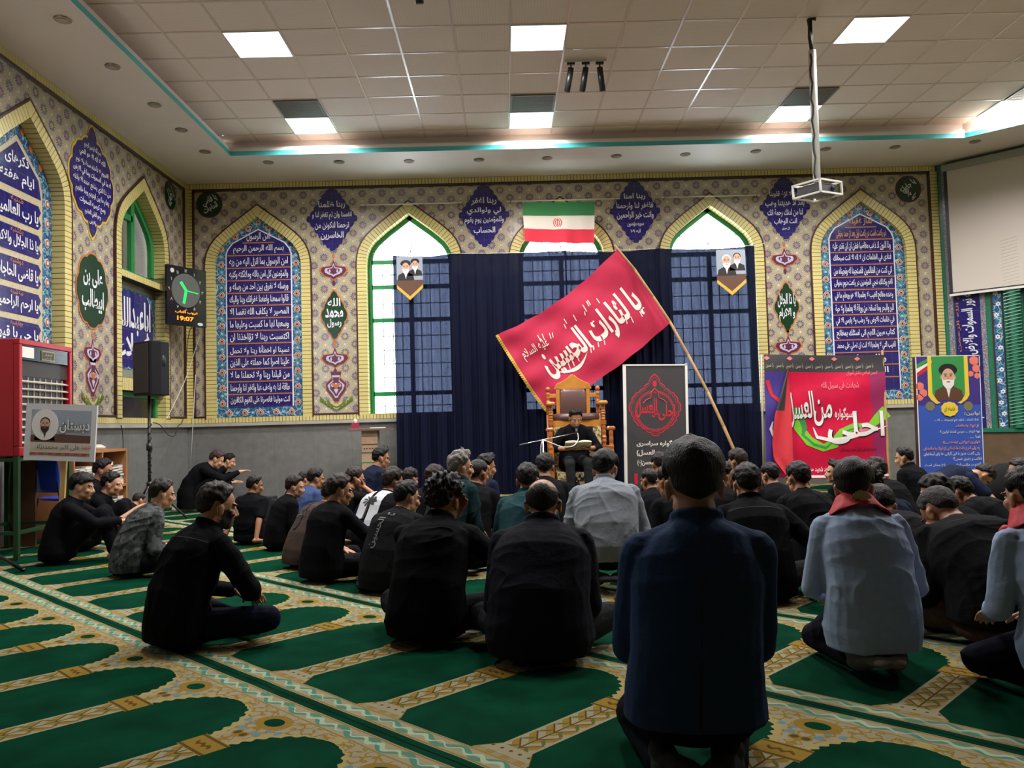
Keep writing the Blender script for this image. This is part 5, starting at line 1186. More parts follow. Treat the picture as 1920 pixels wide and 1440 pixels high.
cl = ['leftmost sheer navy curtain, by the exposed window strip', 'sheer navy curtain behind the lower left of the red flag', 'sheer navy curtain behind the tall chair', 'rightmost sheer navy curtain, behind the leaning wooden pole']
for i in range(4):
    u0, u1 = edges[i]-.014, edges[i+1]+.014; n = int((u1-u0)*110); mb = MB(); R = np.random.default_rng(i+5); ph = R.uniform(0, 6, 5); rows = 26
    for k in range(rows+1):
        t = k/rows; z = 3.70*(1-t)+.015*t+(0 if t else 0)
        for j in range(n+1):
            u = u0+(u1-u0)*j/n; g = .25+.75*min(1, t*1.6)
            cx = (u0+u1)/2; uu = u+(u-cx)*-.006*math.sin(PI*t)
            w = .27+g*(.030*math.sin(u*23+ph[0]+.6*math.sin(t*3+ph[1]))+.022*math.sin(u*51+ph[2]+t*2)+.010*math.sin(u*97+ph[3]))+.02*(i % 2)
            sag = .035*math.sin(PI*(j/n))*(1-t) if i != 1 else .02*(1-t)*math.sin(PI*j/n)
            mb.v.append((uu, z-sag, w))
    for k in range(rows):
        for j in range(n): a = k*(n+1)+j; mb.f.append((a, a+n+1, a+n+2, a+1)); mb.m.append(0)
    o = put(mb, 'curtain', BACK, M_CURT, smooth=True, at_uv=((u0+u1)/2, .015, .27)); tag(o, cl[i], 'curtain', 'sheer navy curtains over the windows')
a = MB(); a.tube([(edges[0]-.35, 3.78, .06), (edges[0], 3.71, .27), (1, 3.68, .28), (edges[-1], 3.71, .27), (edges[-1]+.25, 3.78, .06)], .004)
tag(put(a, 'hanging_cord', BACK, M_WHITEP, at_uv=(1, 3.7, .36)), 'thin cord holding up the navy curtains', 'cord')
for (u0, u1, w_) in ((-2.17, -.60, 'left window'), (.10, 1.86, 'middle window carrying the tricolour'), (2.52, 4.08, 'right window')):
    t = wall_root('curtain_rod', BACK, (u0+u1)/2, 4.54, .10, 'white curtain rod above the %s' % w_, 'curtain rod', 'curtain rods above the windows'); h = (u1-u0)/2
    a = MB(); a.cyl((-h, 0, 0), (h, 0, 0), .010, n=10); a.build('pole', M_WHITEP, t, True)
    for sg in (1, -1): a = MB(); a.cyl((sg*(h-.06), 0, -.10), (sg*(h-.06), 0, .01), .012, n=8); a.ell((sg*(h+.005), 0, 0), (.016, .016, .016)); a.build('bracket', M_STEEL, t, True)
def sheet(name, P, nu, nv, mats, idx=None, parent=None):    # P(u, v) -> world; a cloth surface
    me = bpy.data.meshes.new(name); vs = [P(i/nu, j/nv) for j in range(nv+1) for i in range(nu+1)]
    fs = [(j*(nu+1)+i, (j+1)*(nu+1)+i, (j+1)*(nu+1)+i+1, j*(nu+1)+i+1) for j in range(nv) for i in range(nu)]
    me.from_pydata([tuple(v) for v in vs], [], fs); me.polygons.foreach_set('use_smooth', [True]*len(fs))
    if idx: me.polygons.foreach_set('material_index', [idx((i+.5)/nu, (j+.5)/nv) for j in range(nv) for i in range(nu)])
    return link(name, me, mats, parent)
def onsheet(mb, P, name, mats, parent, lift):               # drawing in the unit square (x right, y up) laid on that cloth
    bm = bmesh.new(); vs = [bm.verts.new(v) for v in mb.v]
    for f, mi in zip(mb.f, mb.m):
        try: bm.faces.new([vs[i] for i in f]).material_index = mi
        except ValueError: pass
    bmesh.ops.triangulate(bm, faces=bm.faces)
    for _ in range(4):
        es = [e for e in bm.edges if e.calc_length() > .05]
        if not es: break
        bmesh.ops.subdivide_edges(bm, edges=es, cuts=1); bmesh.ops.triangulate(bm, faces=bm.faces)
    for v in bm.verts:
        u, w = v.co.x, 1-v.co.y; p = P(u, w); n = (P(u+.01, w)-p).cross(P(u, w-.01)-p).normalized(); v.co = p+n*(lift+v.co.z)
    me = bpy.data.meshes.new(name); bm.to_mesh(me); bm.free(); return link(name, me, mats, parent)
# tricolour
FD = [at(979, 381, 12.66), at(1115, 378, 12.66), at(1114, 456, 12.66), at(984, 453, 12.66)]
def PF(u, v):
    p = FD[0].lerp(FD[1], u).lerp(FD[3].lerp(FD[2], u), v); return p+Vector((0, -.012-.018*math.sin(u*11+v*2)*v-.012*math.sin(u*23+1)*v, -.012*math.sin(PI*u)*v))
fg = empty('tricolour_flag', FD[0].lerp(FD[1], .5)); tag(fg, 'green, white and red tricolour flag with a red emblem hung over the middle window', 'flag')
def adopt(o, root): o.parent = root; o.matrix_parent_inverse = root.matrix_basis.inverted(); return o
M_FG = [mat('flag_green', srgb(44, 116, 62), .8), mat('flag_white', srgb(222, 214, 200), .8), mat('flag_red', srgb(214, 44, 66), .8)]
adopt(sheet('cloth', PF, 60, 24, M_FG, lambda u, v: 0 if v < .34 else 1 if v < .67 else 2), fg)
a = MB()
for sg in (1, -1):
    for r_, t_ in ((.05, .012), (.025, .010)):
        n = 12; pts = [(.48+sg*(r_*1.1*math.cos(w)), .5+.13*math.sin(w)*(.5+r_*8)) for w in [(-1.1+2.2*i/n) for i in range(n+1)]]
        for p, q in zip(pts, pts[1:]): a.add([(p[0]-t_/2, p[1], 0), (p[0]+t_/2, p[1], 0), (q[0]+t_/2, q[1], 0), (q[0]-t_/2, q[1], 0)], [(0, 1, 2, 3)])
a.add([(.475, .40, 0), (.485, .40, 0), (.487, .60, 0), (.473, .60, 0)], [(0, 1, 2, 3)])
adopt(onsheet(a, PF, 'emblem', M_FG[2], None, .004), fg)
a = MB()
for k in range(44):
    for v0, mi in ((.645, 0), (.335, 1)): x0 = .01+.98*k/44; a.add([(x0, v0, 0), (x0+.014, v0, 0), (x0+.014, v0+.016, 0), (x0, v0+.016, 0)], [(0, 1, 2, 3)], mi)
adopt(onsheet(a, PF, 'border_script', [M_FG[1], M_FG[1]], None, .004), fg)
# big red flag on its rough pole
RD = [at(934, 627, 12.36), at(1157, 467, 12.38), at(1256, 605, 12.30), at(1027, 768, 12.30)]        # far-left top, pole top, pole low, far-left bottom
def PR_(u, v):
    p = RD[0].lerp(RD[1], u).lerp(RD[3].lerp(RD[2], u), v)
    s = 4*u*(1-u); p += Vector((.02*s, 0, -.13*s*(1-v*.35)-.0)); p += Vector((.03, 0, .015))*4*v*(1-v)*(u-.3)*2
    return p+Vector((0, -.022*math.sin(u*7+v*4+.5)-.014*math.sin(u*17-v*9)-.010*math.sin(v*23+u*5)*(1-u), .006*math.sin(u*31+v*6)))
M_RED = mat('crimson_flag_cloth', srgb(176, 8, 58), .75, noise=.05, nscale=6, bump=.15, bscale=30, sheen=.2); M_GOLD = mat('gold_fringe', srgb(212, 168, 62), .5, .2, noise=.3, nscale=90); M_CREAM = mat('cream_print', srgb(236, 214, 202), .8)
rf = empty('red_flag', RD[1], 0, 'large crimson flag with white lettering and gold fringe, slanting across the curtain', 'flag')
adopt(sheet('cloth', PR_, 90, 50, [M_RED]), rf)
a = MB(); text(a, 'یا لثارات الحسین', .53, .46, 0, width=.76, height=.42, bold=.034)
text(a, 'علیه السلام', .17, .66, 0, width=.20, height=.15, bold=.012)
for k in range(26):
    R = random.random; x0, y0 = .2+.68*R(), (.26 if k % 2 else .68)+.06*R(); w = .6+.8*R(); L = .035+.02*R()
    a.add([(x0, y0, 0), (x0+.006, y0, 0), (x0+.006+L*.35*math.cos(w), y0+L*1.7*math.sin(w), 0), (x0+L*.35*math.cos(w), y0+L*1.7*math.sin(w), 0)], [(0, 1, 2, 3)])
n = 24; arc_ = [(.20+.25*t/n, .34-.10*math.sin(PI*t/n)) for t in range(n+1)]
for (p, q, t) in zip(arc_, arc_[1:], range(n)): w0 = .022*math.sin(PI*(t+.01)/n); w1 = .022*math.sin(PI*(t+1)/n); a.add([(p[0], p[1]-w0, 0), (q[0], q[1]-w1, 0), (q[0], q[1]+w1, 0), (p[0], p[1]+w0, 0)], [(0, 1, 2, 3)])
adopt(onsheet(a, PR_, 'lettering', M_CREAM, None, .006), rf)
a = MB()
for k in range(150):
    v = k/150; p = PR_(0, v); q = PR_(0, v+.006); o_ = (PR_(0, v)-PR_(.03, v)).normalized()*.045; d = Vector((0, -.006+.012*((k*7) % 5)/5, -.012*((k*3) % 4)/4))
    a.add([p, q, q+o_+d, p+o_+d, p+Vector((0, .006, 0)), q+Vector((0, .006, 0)), q+o_+d+Vector((0, .006, 0)), p+o_+d+Vector((0, .006, 0))], [(0, 1, 2, 3), (7, 6, 5, 4), (0, 4, 5, 1), (2, 6, 7, 3)])
adopt(a.build('fringe', M_GOLD), rf)
a = MB(); pp = [at(1153, 460, 12.33), at(1190, 505, 12.3), at(1225, 556, 12.27), at(1256, 603, 12.22), at(1290, 665, 12.12), at(1327, 735, 12.0), at(1357, 800, 11.9), at(1379, 850, 11.85), at(1404, 925, 11.75)]
pp[-1].z = .02
for p, q, r0, r1 in zip(pp, pp[1:], (.014, .017, .018, .02, .021, .022, .024, .024), (.017, .018, .02, .021, .022, .024, .024, .025)): a.cap(p, q, r0, r1, 9, 2)
o = a.build('flagpole', mat('peeled_wood', srgb(176, 140, 92), .7, noise=.15, nscale=12), None, True); tag(o, 'crooked peeled wooden pole of the crimson flag, leaning to the floor', 'pole')

# drawn people on prints: plain generic likenesses
def portrait(a, cx, cy, s, turban=True, hair=0, beard=1, mi=None):
    """mi: dict of material indices skin, dark, light, robe"""
    m = mi; E = lambda x, y, w, h, h0, k, n=20: plate(a, moved(ellipse(w*s, h*s, n), cx+x*s, cy+y*s), 0, h0, m[k])
    plate(a, [(cx-1.25*s, cy-1.9*s), (cx+1.25*s, cy-1.9*s), (cx+1.1*s, cy-1.1*s), (cx+.4*s, cy-.72*s), (cx-.4*s, cy-.72*s), (cx-1.1*s, cy-1.1*s)], 0, .0015, m['robe'])
    plate(a, [(cx-.22*s, cy-.75*s), (cx+.22*s, cy-.75*s), (cx, cy-1.7*s)], 0, .0022, m['light'])
    if turban: E(0, .62, .78, .46, .003, 'dark'); E(0, .78, .66, .36, .0034, 'dark')
    else: E(0, .28, .60, .62, .0028, 'light' if hair else 'dark')
    E(0, 0, .54, .74, .0040, 'skin'); E(-.54, 0, .09, .17, .0030, 'skin'); E(.54, 0, .09, .17, .0030, 'skin')
    if beard:
        plate(a, [(cx-.52*s, cy-.05*s), (cx-.40*s, cy-.25*s), (cx-.2*s, cy-.22*s), (cx, cy-.18*s), (cx+.2*s, cy-.22*s), (cx+.40*s, cy-.25*s), (cx+.52*s, cy-.05*s), (cx+.46*s, cy-.6*s), (cx+.2*s, cy-.95*s), (cx-.2*s, cy-.95*s), (cx-.46*s, cy-.6*s)], 0, .0046, m['light'] if beard == 1 else m['dark'])
        E(0, -.38, .17, .05, .0052, 'lip')
    else: E(0, -.38, .17, .05, .0052, 'lip')
    for sg in (1, -1):
        E(sg*.22, .12, .10, .04, .0052, 'dark'); plate(a, [(cx+sg*.08*s, cy+.24*s), (cx+sg*.36*s, cy+.24*s), (cx+sg*.34*s, cy+.31*s), (cx+sg*.10*s, cy+.29*s)], 0, .0052, m['dark'])
    plate(a, [(cx-.06*s, cy+.1*s), (cx+.06*s, cy+.1*s), (cx+.11*s, cy-.12*s), (cx-.11*s, cy-.12*s)], 0, .0050, m['nose'])
PM = [mat('print_skin', srgb(206, 160, 132), .5), mat('print_black', srgb(26, 24, 26), .5), mat('print_white', srgb(226, 222, 216), .5), mat('print_brown', srgb(92, 60, 44), .5), mat('print_lip', srgb(160, 84, 78), .5), mat('print_nose', srgb(186, 136, 108), .5), mat('print_grey_sky', srgb(150, 158, 172), .5), mat('print_red', srgb(196, 30, 52), .5),
      mat('print_green', srgb(52, 140, 70), .5), mat('print_yellow', srgb(226, 196, 60), .5), mat('print_orange', srgb(228, 122, 84), .5), mat('print_blue', srgb(52, 84, 176), .5), mat('print_violet', srgb(62, 46, 128), .5), mat('print_lime', srgb(120, 190, 44), .5), mat('print_magenta', srgb(150, 34, 88), .5), mat('print_crimson', srgb(212, 24, 62), .5), mat('print_charcoal', srgb(52, 50, 52), .6), mat('print_beige', srgb(196, 186, 168), .5), mat('print_sage', srgb(120, 116, 84), .5), mat('print_pink', srgb(226, 120, 130), .5)]
SK, BK, WH, BR, LP, NS, GS, RE, GN, YE, OR, BL, VI, LI, MG, CR, CH, BE, SG, PK = range(20)
pm = dict(skin=SK, dark=BK, light=WH, robe=BK, lip=LP, nose=NS); pmb = dict(pm, robe=BR)
for (px0, px1, py0, py1, lab, kinds) in ((743, 792, 481, 562, 'small pointed pennant with two turbaned men on the left end of the curtain', 1), (1342, 1397, 468, 553, 'small pointed pennant with two bare-headed men on the right end of the curtain', 0)):
    c = at((px0+px1)/2, py0, 12.515); w = (px1-px0)/2*.00808; h = (py1-py0)*.00808
    t = empty('portrait_pennant', c, 0, lab, 'pennant'); t.matrix_world = Matrix.Translation(c) @ Matrix(((1, 0, 0, 0), (0, 0, -1, 0), (0, 1, 0, 0), (0, 0, 0, 1)))
    a = MB(); plate(a, [(-w, 0), (w, 0), (w, -h*.72), (0, -h), (-w, -h*.72)][::-1], -.003, 0, 0); plate(a, [(-w, -h*.55), (w, -h*.55), (w, -h*.66), (0, -h*.93), (-w, -h*.66)][::-1], 0, .001, 1); a.build('cloth', [PM[GS], PM[BR]], t)
    a = MB(); portrait(a, -w*.30, -h*.26, w*.52, bool(kinds), 1, 1, pm); a.build('left_portrait', PM, t)
    a = MB(); portrait(a, w*.42, -h*.20, w*.44, bool(kinds), 0, 1, pm); a.v = [(x, y, z) for x, y, z in a.v]; a.build('right_portrait', PM, t)
    a = MB(); plate(a, [(-w, -h*.66), (0, -h*.93), (w, -h*.66), (w, -h*.74), (0, -h*1.02), (-w, -h*.74)][::-1], -.004, .004); a.build('fringe', M_GOLD, t)
    a = MB(); a.box((-w, -.012, -.055), (-w+.012, .008, 0)); a.box((w-.012, -.012, -.055), (w, .008, 0)); a.build('pin', M_STEEL, t)

class Board:                                               # a flat print standing in the hall; layout helper in its own metres
    def __init__(s, name, px0, py0, px1, py1, depth, label, cat, lean=0, roll=0):
        s.k = depth/FPX; s.px0, s.py1 = px0, py1; o = at(px0, py1, depth); s.w = (px1-px0)*s.k; s.h = (py1-py0)*s.k
        s.root = empty(name, o, 0, label, cat)
        s.root.matrix_world = Matrix.Translation(o) @ Matrix.Rotation(roll, 4, 'Y') @ Matrix(((1, 0, 0, 0), (0, 0, -1, 0), (0, 1, 0, 0), (0, 0, 0, 1))) @ Matrix.Rotation(lean, 4, 'X')
        s.lo = roll
    def xy(s, px, py): return ((px-s.px0)*s.k, (s.py1-py)*s.k)
    def poly(s, a, pts, h, mi): plate(a, [s.xy(*p) for p in pts], 0, h, mi)
    def txt(s, a, body, px, py, wpx, hpx, mi, w=.004, bold=.01, halo=None, arabic=True, rot=0):
        x, y = s.xy(px, py)
        if halo is not None: text(a, body, x, y, w-.001, width=wpx*s.k, height=hpx*s.k, bold=bold+.035, mi=halo, arabic=arabic, rot=rot)
        text(a, body, x, y, w, width=wpx*s.k, height=hpx*s.k, bold=bold, mi=mi, arabic=arabic, rot=rot)
# black vertical banner with a red emblem
B = Board('mourning_banner', 1177, 685, 1289, 924, 11.9, 'black standing banner with a red ornamental medallion right of the tall chair', 'banner', lean=-.02, roll=.022)
a = MB(); a.box((0, 0, -.004), (B.w, B.h, 0), 0); a.build('sheet', PM[CH], B.root)
a = MB(); a.box((-.045, -.02, -.012), (-.0, B.h+.02, .012)); a.box((B.w, -.0, -.012), (B.w+.035, B.h+.03, .012)); a.box((-.045, B.h, -.012), (B.w+.035, B.h+.02, .012)); a.box((0, -.01, -.012), (B.w, 0, .012)); a.build('frame', M_WHITEP, B.root)
a = MB(); c = B.xy(1231, 767); sh = scallop([(0, .52), (-.09, .38), (-.16, .30), (-.30, .20), (-.38, .02), (-.28, -.20), (0, -.40), (.28, -.20), (.38, .02), (.30, .20), (.16, .30), (.09, .38)], [1, 1, 2, 2, 3, 4, 4, 3, 2, 2, 1, 1], .018)
plate(a, moved(sh, *c), 0, .0015, RE); plate(a, moved(sh, *c, s=.955), 0, .0022, CH); plate(a, moved(sh, *c, s=.90), 0, .0030, RE); plate(a, moved(sh, *c, s=.885), 0, .0036, CH)
for k in range(46):
    w = 2*PI*k/46; r_ = .275; x0, y0 = c[0]+r_*math.cos(w), c[1]-.03+r_*1.02*math.sin(w); plate(a, moved(scallop([(0, .022), (-.017, 0), (0, -.022), (.017, 0)], 1, .006), x0, y0), 0, .0042, RE); plate(a, moved(ellipse(.010, .012, 8), x0, y0), 0, .0048, CH)
arch_ = [(0, .30), (-.05, .24), (-.06, .16), (-.13, .13), (-.17, .08)]
for sg in (1, -1):
    for p, q in zip(arch_, arch_[1:]): a.cyl((c[0]+sg*p[0], c[1]+p[1], .004), (c[0]+sg*q[0], c[1]+q[1], .004), .008, n=6, mi=RE)
plate(a, moved(scallop([(0, .05), (-.03, 0), (0, -.05), (.03, 0)], 1, .01), c[0], c[1]+.37), 0, .0042, RE)
text(a, 'احلی', c[0]+.17, c[1]-.05, .006, width=.25, height=.24, bold=.02, mi=RE); text(a, 'من', c[0]+.0, c[1]-.06, .006, width=.09, height=.13, bold=.02, mi=RE); text(a, 'العسل', c[0]-.13, c[1]+.01, .006, width=.32, height=.28, bold=.02, mi=RE)
a.build('medallion', PM, B.root)
a = MB(); B.txt(a, 'سوگواره سراسری', 1236, 832, 82, 12, WH, bold=.02); B.txt(a, '(احلی من العسل)', 1236, 850, 82, 12, WH, bold=.02); B.txt(a, 'حضرت قاسم بن الحسن(ع)', 1238, 869, 84, 14, WH, bold=.02); B.poly(a, [(1190, 888), (1196, 888), (1196, 908), (1190, 908)], .002, RE); a.build('lettering', PM, B.root)
# red printed banner
B = Board('printed_banner', 1437, 663, 1667, 896, 11.45, 'wide red printed banner with white calligraphy and a green scarf, held on sticks', 'banner', lean=-.03, roll=.03)
def PB(u, v): return Vector((u*B.w, (1-v)*B.h-.012*math.sin(PI*u), .012*math.sin(u*9+v*3)+.008*math.sin(v*17+u*4)))
def bidx(u, v):
    if v < .135: return 0
    if u < .19: return 1 if (u+v*.22 < .25) else 2
    if u > .86+v*.04: return 3
    return 4
sheet('cloth', PB, 60, 50, [PM[CH], PM[VI], PM[MG], PM[MG], mat('crimson_print', srgb(200, 18, 62), .35, noise=.12, nscale=3, bump=.3, bscale=9)], bidx, B.root)
def BU(px, py): return ((px-1437)/230, (896-py)/233)
a = MB()
def bp(pts, h, mi): a.add([(BU(*p)[0], BU(*p)[1], h) for p in pts], [tuple(range(len(pts)))], mi)
def ribbon(pts, ws, h, mi):
    L = [Vector(BU(*p)) for p in pts]
    for i in range(len(L)-1):
        def nn_(j): d = (L[min(j+1, len(L)-1)]-L[max(j-1, 0)]).normalized(); return Vector((-d.y, d.x))
        n0, n1 = nn_(i)*ws[i]/230, nn_(i+1)*ws[i+1]/230; a.add([(*(L[i]-n0), h), (*(L[i+1]-n1), h), (*(L[i+1]+n1), h), (*(L[i]+n0), h)], [(0, 1, 2, 3)], mi)
for k in range(5): bp([(1442+43*k+dx, 670+dy) for dx, dy in ((-6, 0), (0, 4), (6, 0), (0, -4))], .002, PK); 
for k in range(11): x0, y0 = BU(1447+19*k, 684); text(a, 'یا حسین', x0, y0, .002, width=.062, height=.045, bold=.0, mi=BE)
ribbon([(1496, 766), (1500, 800), (1520, 826), (1545, 838), (1566, 830), (1580, 808), (1606, 798), (1632, 800), (1650, 784), (1668, 770)], [7, 9, 9, 7, 9, 6, 7, 6, 9, 12], .002, LI)
ribbon([(1506, 812), (1528, 832), (1550, 838), (1562, 828)], [2, 2.5, 2.5, 1], .003, GN); ribbon([(1580, 810), (1606, 801), (1634, 803)], [1, 2, 1], .003, GN)
ribbon([(1493, 764), (1504, 776), (1512, 800), (1508, 815)], [5, 6, 5, 2], .0025, GN)
for dx, dy in ((0, 0), (9, 5), (-8, 4), (4, -6), (-3, 8)): x0, y0 = BU(1626+dx, 801+dy); a.add([(x0+p[0]/230, y0+p[1]/233, .004) for p in scallop([(4*math.cos(q*PI/2.5), 4*math.sin(q*PI/2.5)) for q in range(5)], 1, 2)], [tuple(range(25))], PK)
bigs = [('احلی', 1608, 800, 108, 62, .0), ('من', 1547, 772, 34, 50, .0), ('العسل', 1504, 766, 54, 66, .1)]
for s_, px, py, w_, h_, r_ in bigs: x0, y0 = BU(px, py); text(a, s_, x0+.004, y0-.006, .005, width=w_/230, height=h_/233, bold=.035, mi=BK, rot=r_); text(a, s_, x0, y0, .006, width=w_/230, height=h_/233, bold=.02, mi=WH, rot=r_)
ribbon([(1528, 800), (1534, 818), (1560, 824), (1600, 818), (1640, 806), (1667, 798)], [1, 3, 3.5, 2.6, 1.8, .6], .0062, WH); ribbon([(1451, 790), (1447, 804), (1452, 817), (1462, 822)], [1, 3, 3, .6], .006, WH)
for s_, px, py, w_, h_, mi in (('سوگواره', 1586, 774, 34, 24, WH), ('شهادت فی سبیل الله', 1580, 721, 70, 15, PK), ('انجمن اسلامی دانش آموزان', 1622, 697, 58, 10, PK), ('به یاد شهدای دانش آموز و رزمندگان', 1611, 841, 68, 9, BK), ('اتحادیه دانش آموزی و مدرسه شاهد شهید حججی', 1575, 878, 132, 14, WH)): x0, y0 = BU(px, py); text(a, s_, x0, y0, .005, width=w_/230, height=h_/233, bold=.015, mi=mi)
bp([(1490, 890), (1667, 888), (1667, 892), (1490, 895)], .003, WH); ribbon([(1442, 712), (1450, 740), (1466, 752), (1476, 770)], [4, 3, 4, 2], .002, RE)
def PBl(u, v): p = PB(u, v); return p
o = onsheet(a, PBl, 'print', PM, None, .003); o.parent = B.root
a = MB(); x0, y0 = B.xy(1482, 690); x1, y1 = B.xy(1446, 890)
XL_ = [(0, 1480), (.2, 1468), (.45, 1452), (.7, 1446), (.85, 1448), (1, 1470)]; XR_ = [(0, 1483), (.4, 1484), (.8, 1484), (1, 1486)]
def lerp_(T, v):
    for (a_, b_), (c_, d_) in zip(T, T[1:]):
        if v <= c_: return b_+(d_-b_)*(v-a_)/(c_-a_)
    return T[-1][1]
def PC(u, v): xl = (lerp_(XL_, v)-B.px0)*B.k; xr = (lerp_(XR_, v)-B.px0)*B.k; return Vector((xl+(xr-xl)*u, y0*(1-v)+(y1)*v, .03+.02*math.sin(u*6+v*3)+.05*v))
o = sheet('draped_red_flag', PC, 16, 30, [mat('draped_red_cloth', srgb(196, 40, 52), .7), PM[CH]], lambda u, v: 1 if v < .40 and u < .6 else 0, B.root)
a = MB(); a.cap((B.w+.02, -.15, -.02), (B.w-.02, B.h+.05, -.02), .022, .018); a.build('right_stick', mat('peeled_wood', (0, 0, 0)), B.root, True)
a = MB(); a.cyl((-.03, -.19, -.02), (-.03, B.h+.0, -.02), .014); a.build('left_rod', mat('grey_rod', srgb(150, 146, 142), .4), B.root, True)
# blue poster stand
B = Board('poster_stand', 1727, 668, 1846, 906, 10.2, 'upright blue poster with a turbaned portrait and white and red text, right side', 'poster', roll=.012)
a = MB(); a.box((0, 0, -.006), (B.w, B.h, 0)); a.build('sheet', PM[BL], B.root)
a = MB(); a.box((-.008, -.0, -.008), (0, B.h+.008, .003)); a.box((B.w, 0, -.008), (B.w+.008, B.h+.008, .003)); a.box((-.008, B.h, -.008), (B.w+.008, B.h+.008, .003)); a.build('edge', PM[WH], B.root)
a = MB(); B.poly(a, [(1727, 668), (1846, 668), (1846, 760), (1727, 760)], .0010, VI); B.poly(a, [(1752, 668), (1820, 668), (1820, 742), (1752, 742)], .0014, GN)
for k, mi in enumerate((GN, WH, RE)): B.poly(a, [(1727, 683+8*k), (1756, 664+6*k+4), (1756, 672+6*k+4), (1727, 691+8*k)], .0018, mi)
B.poly(a, [(1748, 668), (1755, 668), (1755, 738), (1764, 752), (1770, 756), (1762, 758), (1752, 750), (1747, 742)], .003, YE); B.poly(a, [(1817, 668), (1824, 668), (1825, 742), (1820, 750), (1808, 758), (1802, 756), (1810, 752), (1817, 740)], .003, YE)
def rose(px, py, r_):
    x0, y0 = B.xy(px, py)
    for q, mi in ((1, OR), (.7, PK), (.42, OR)): plate(a, moved(scallop([(r_*q*B.k*math.cos(j*PI/3), r_*q*B.k*math.sin(j*PI/3)) for j in range(6)], 1, r_*.25*B.k*q), x0, y0), 0, .003+.0006*(1-q)*4, mi)
for px, py, r_ in ((1732, 724, 7), (1738, 737, 7), (1731, 745, 6), (1836, 677, 8), (1840, 692, 7), (1829, 702, 5), (1841, 706, 5)): rose(px, py, r_)
for px, py in ((1750, 762), (1822, 763)): x0, y0 = B.xy(px, py); plate(a, moved(scallop([(8*B.k*math.cos(j*PI/4), 8*B.k*math.sin(j*PI/4)) for j in range(8)], 1, .012), x0, y0), 0, .003, SG)
x0, y0 = B.xy(1786, 708); portrait(a, x0, y0, .150, True, 0, 1, pmb)
x0, y0 = B.xy(1786, 768); plate(a, moved(scallop([(.10*math.cos(j*PI/5), .085*math.sin(j*PI/5)) for j in range(10)], 1, .012), x0, y0), 0, .010, YE); text(a, 'خامنه ای', x0, y0, .012, width=.14, height=.07, bold=.0, mi=BR)
a.build('picture', PM, B.root)
a = MB(); LNS = [('توابین؛', 1829, 777, 30, 8, WH, BK), ('شک کردند ، شاید هم ترسیدند .... که ....', 1798, 789, 84, 7, WH, None), ('از کربلا جا ماندند.', 1818, 800, 44, 7, RE, WH), ('توبه کردند .... سپس شدند توابین !!', 1804, 811, 76, 7, WH, None), ('اما ....', 1832, 820, 20, 6, WH, None), ('توابین کربلایی نشدند....!!', 1806, 831, 70, 7, RE, WH), ('به ولی امر زمانت شک کنی از کربلا جا مانده ای', 1787, 842, 106, 8, RE, WH), ('یکی گفت هنوز با این گرانی ها پای آرمانهای', 1787, 852, 106, 8, WH, None), ('انقلاب و رهبری هستی؟!', 1816, 862, 54, 7, WH, None), ('گفتم در مکتب امام حسین (ع) ممکن است', 1788, 873, 106, 8, WH, None), ('زمانی آب برای نوشیدن نداشته باشیم.', 1800, 884, 86, 8, WH, None)]
for s_, px, py, w_, h_, mi, halo in LNS: B.txt(a, s_, px, py, w_, h_, mi, halo=halo, bold=.008)
B.poly(a, [(1757, 906), (1836, 906), (1834, 893), (1757, 893), (1750, 896)], .003, YE); B.txt(a, 'توابین و حسینیان', 1792, 899, 40, 6, BK); a.build('lettering', PM, B.root)
a = MB(); kz = B.root.matrix_world.translation.z; a.box((.0, -kz, -.10), (.05, B.h, -.012)); a.box((B.w-.05, -kz, -.10), (B.w, B.h, -.012)); a.box((0, -kz, -.10), (B.w, -kz+.04, .06)); a.build('stand_frame', M_BLACKP, B.root)
# placard with a photograph, on a stick
B = Board('placard', 47, 759, 173, 859, 7.1, 'white-framed placard with a bearded portrait and two lines of lettering, left', 'placard', roll=.06)
a = MB(); a.box((-.015, -.015, -.02), (B.w+.015, B.h+.015, 0)); a.build('frame', mat('white_cardboard', srgb(206, 204, 206), .6, bump=.2, bscale=15), B.root)
a = MB(); B.poly(a, [(55, 767), (167, 767), (167, 828), (55, 828)], .001, GS); B.poly(a, [(55, 815), (110, 812), (167, 814), (167, 828), (55, 828)], .0015, BR)
B.poly(a, [(55, 828), (167, 828), (167, 847), (55, 847)], .0015, BE); B.poly(a, [(55, 847), (167, 847), (167, 852), (55, 852)], .0015, SG)
for k in range(7): B.poly(a, [(57+16*k, 847), (65+16*k, 847), (65+16*k, 851), (57+16*k, 851)], .002, RE)
x0, y0 = B.xy(81, 795); plate(a, moved(ellipse(.115, .135, 30), x0, y0), 0, .002, WH); a.v = a.v; portrait(a, x0, y0+.0, .072, False, 0, 2, dict(pm, robe=MG, light=BR)); a.build('picture', PM, B.root)
a = MB(); B.txt(a, 'دبستان', 137, 797, 56, 26, WH, .006, .03, halo=BK); B.txt(a, 'شهید', 160, 836, 18, 8, RE, bold=.01); B.txt(a, 'علی اکبر محمدنژاد', 107, 837, 82, 11, BK, bold=.0); a.build('lettering', PM, B.root)
a = MB(); kz = B.root.matrix_world.translation.z; a.box((.30, -kz+.02, -.045), (.345, B.h*.8, -.02)); a.build('stick', mat('pale_lath', srgb(190, 152, 92), .6, noise=.1, nscale=9), B.root)

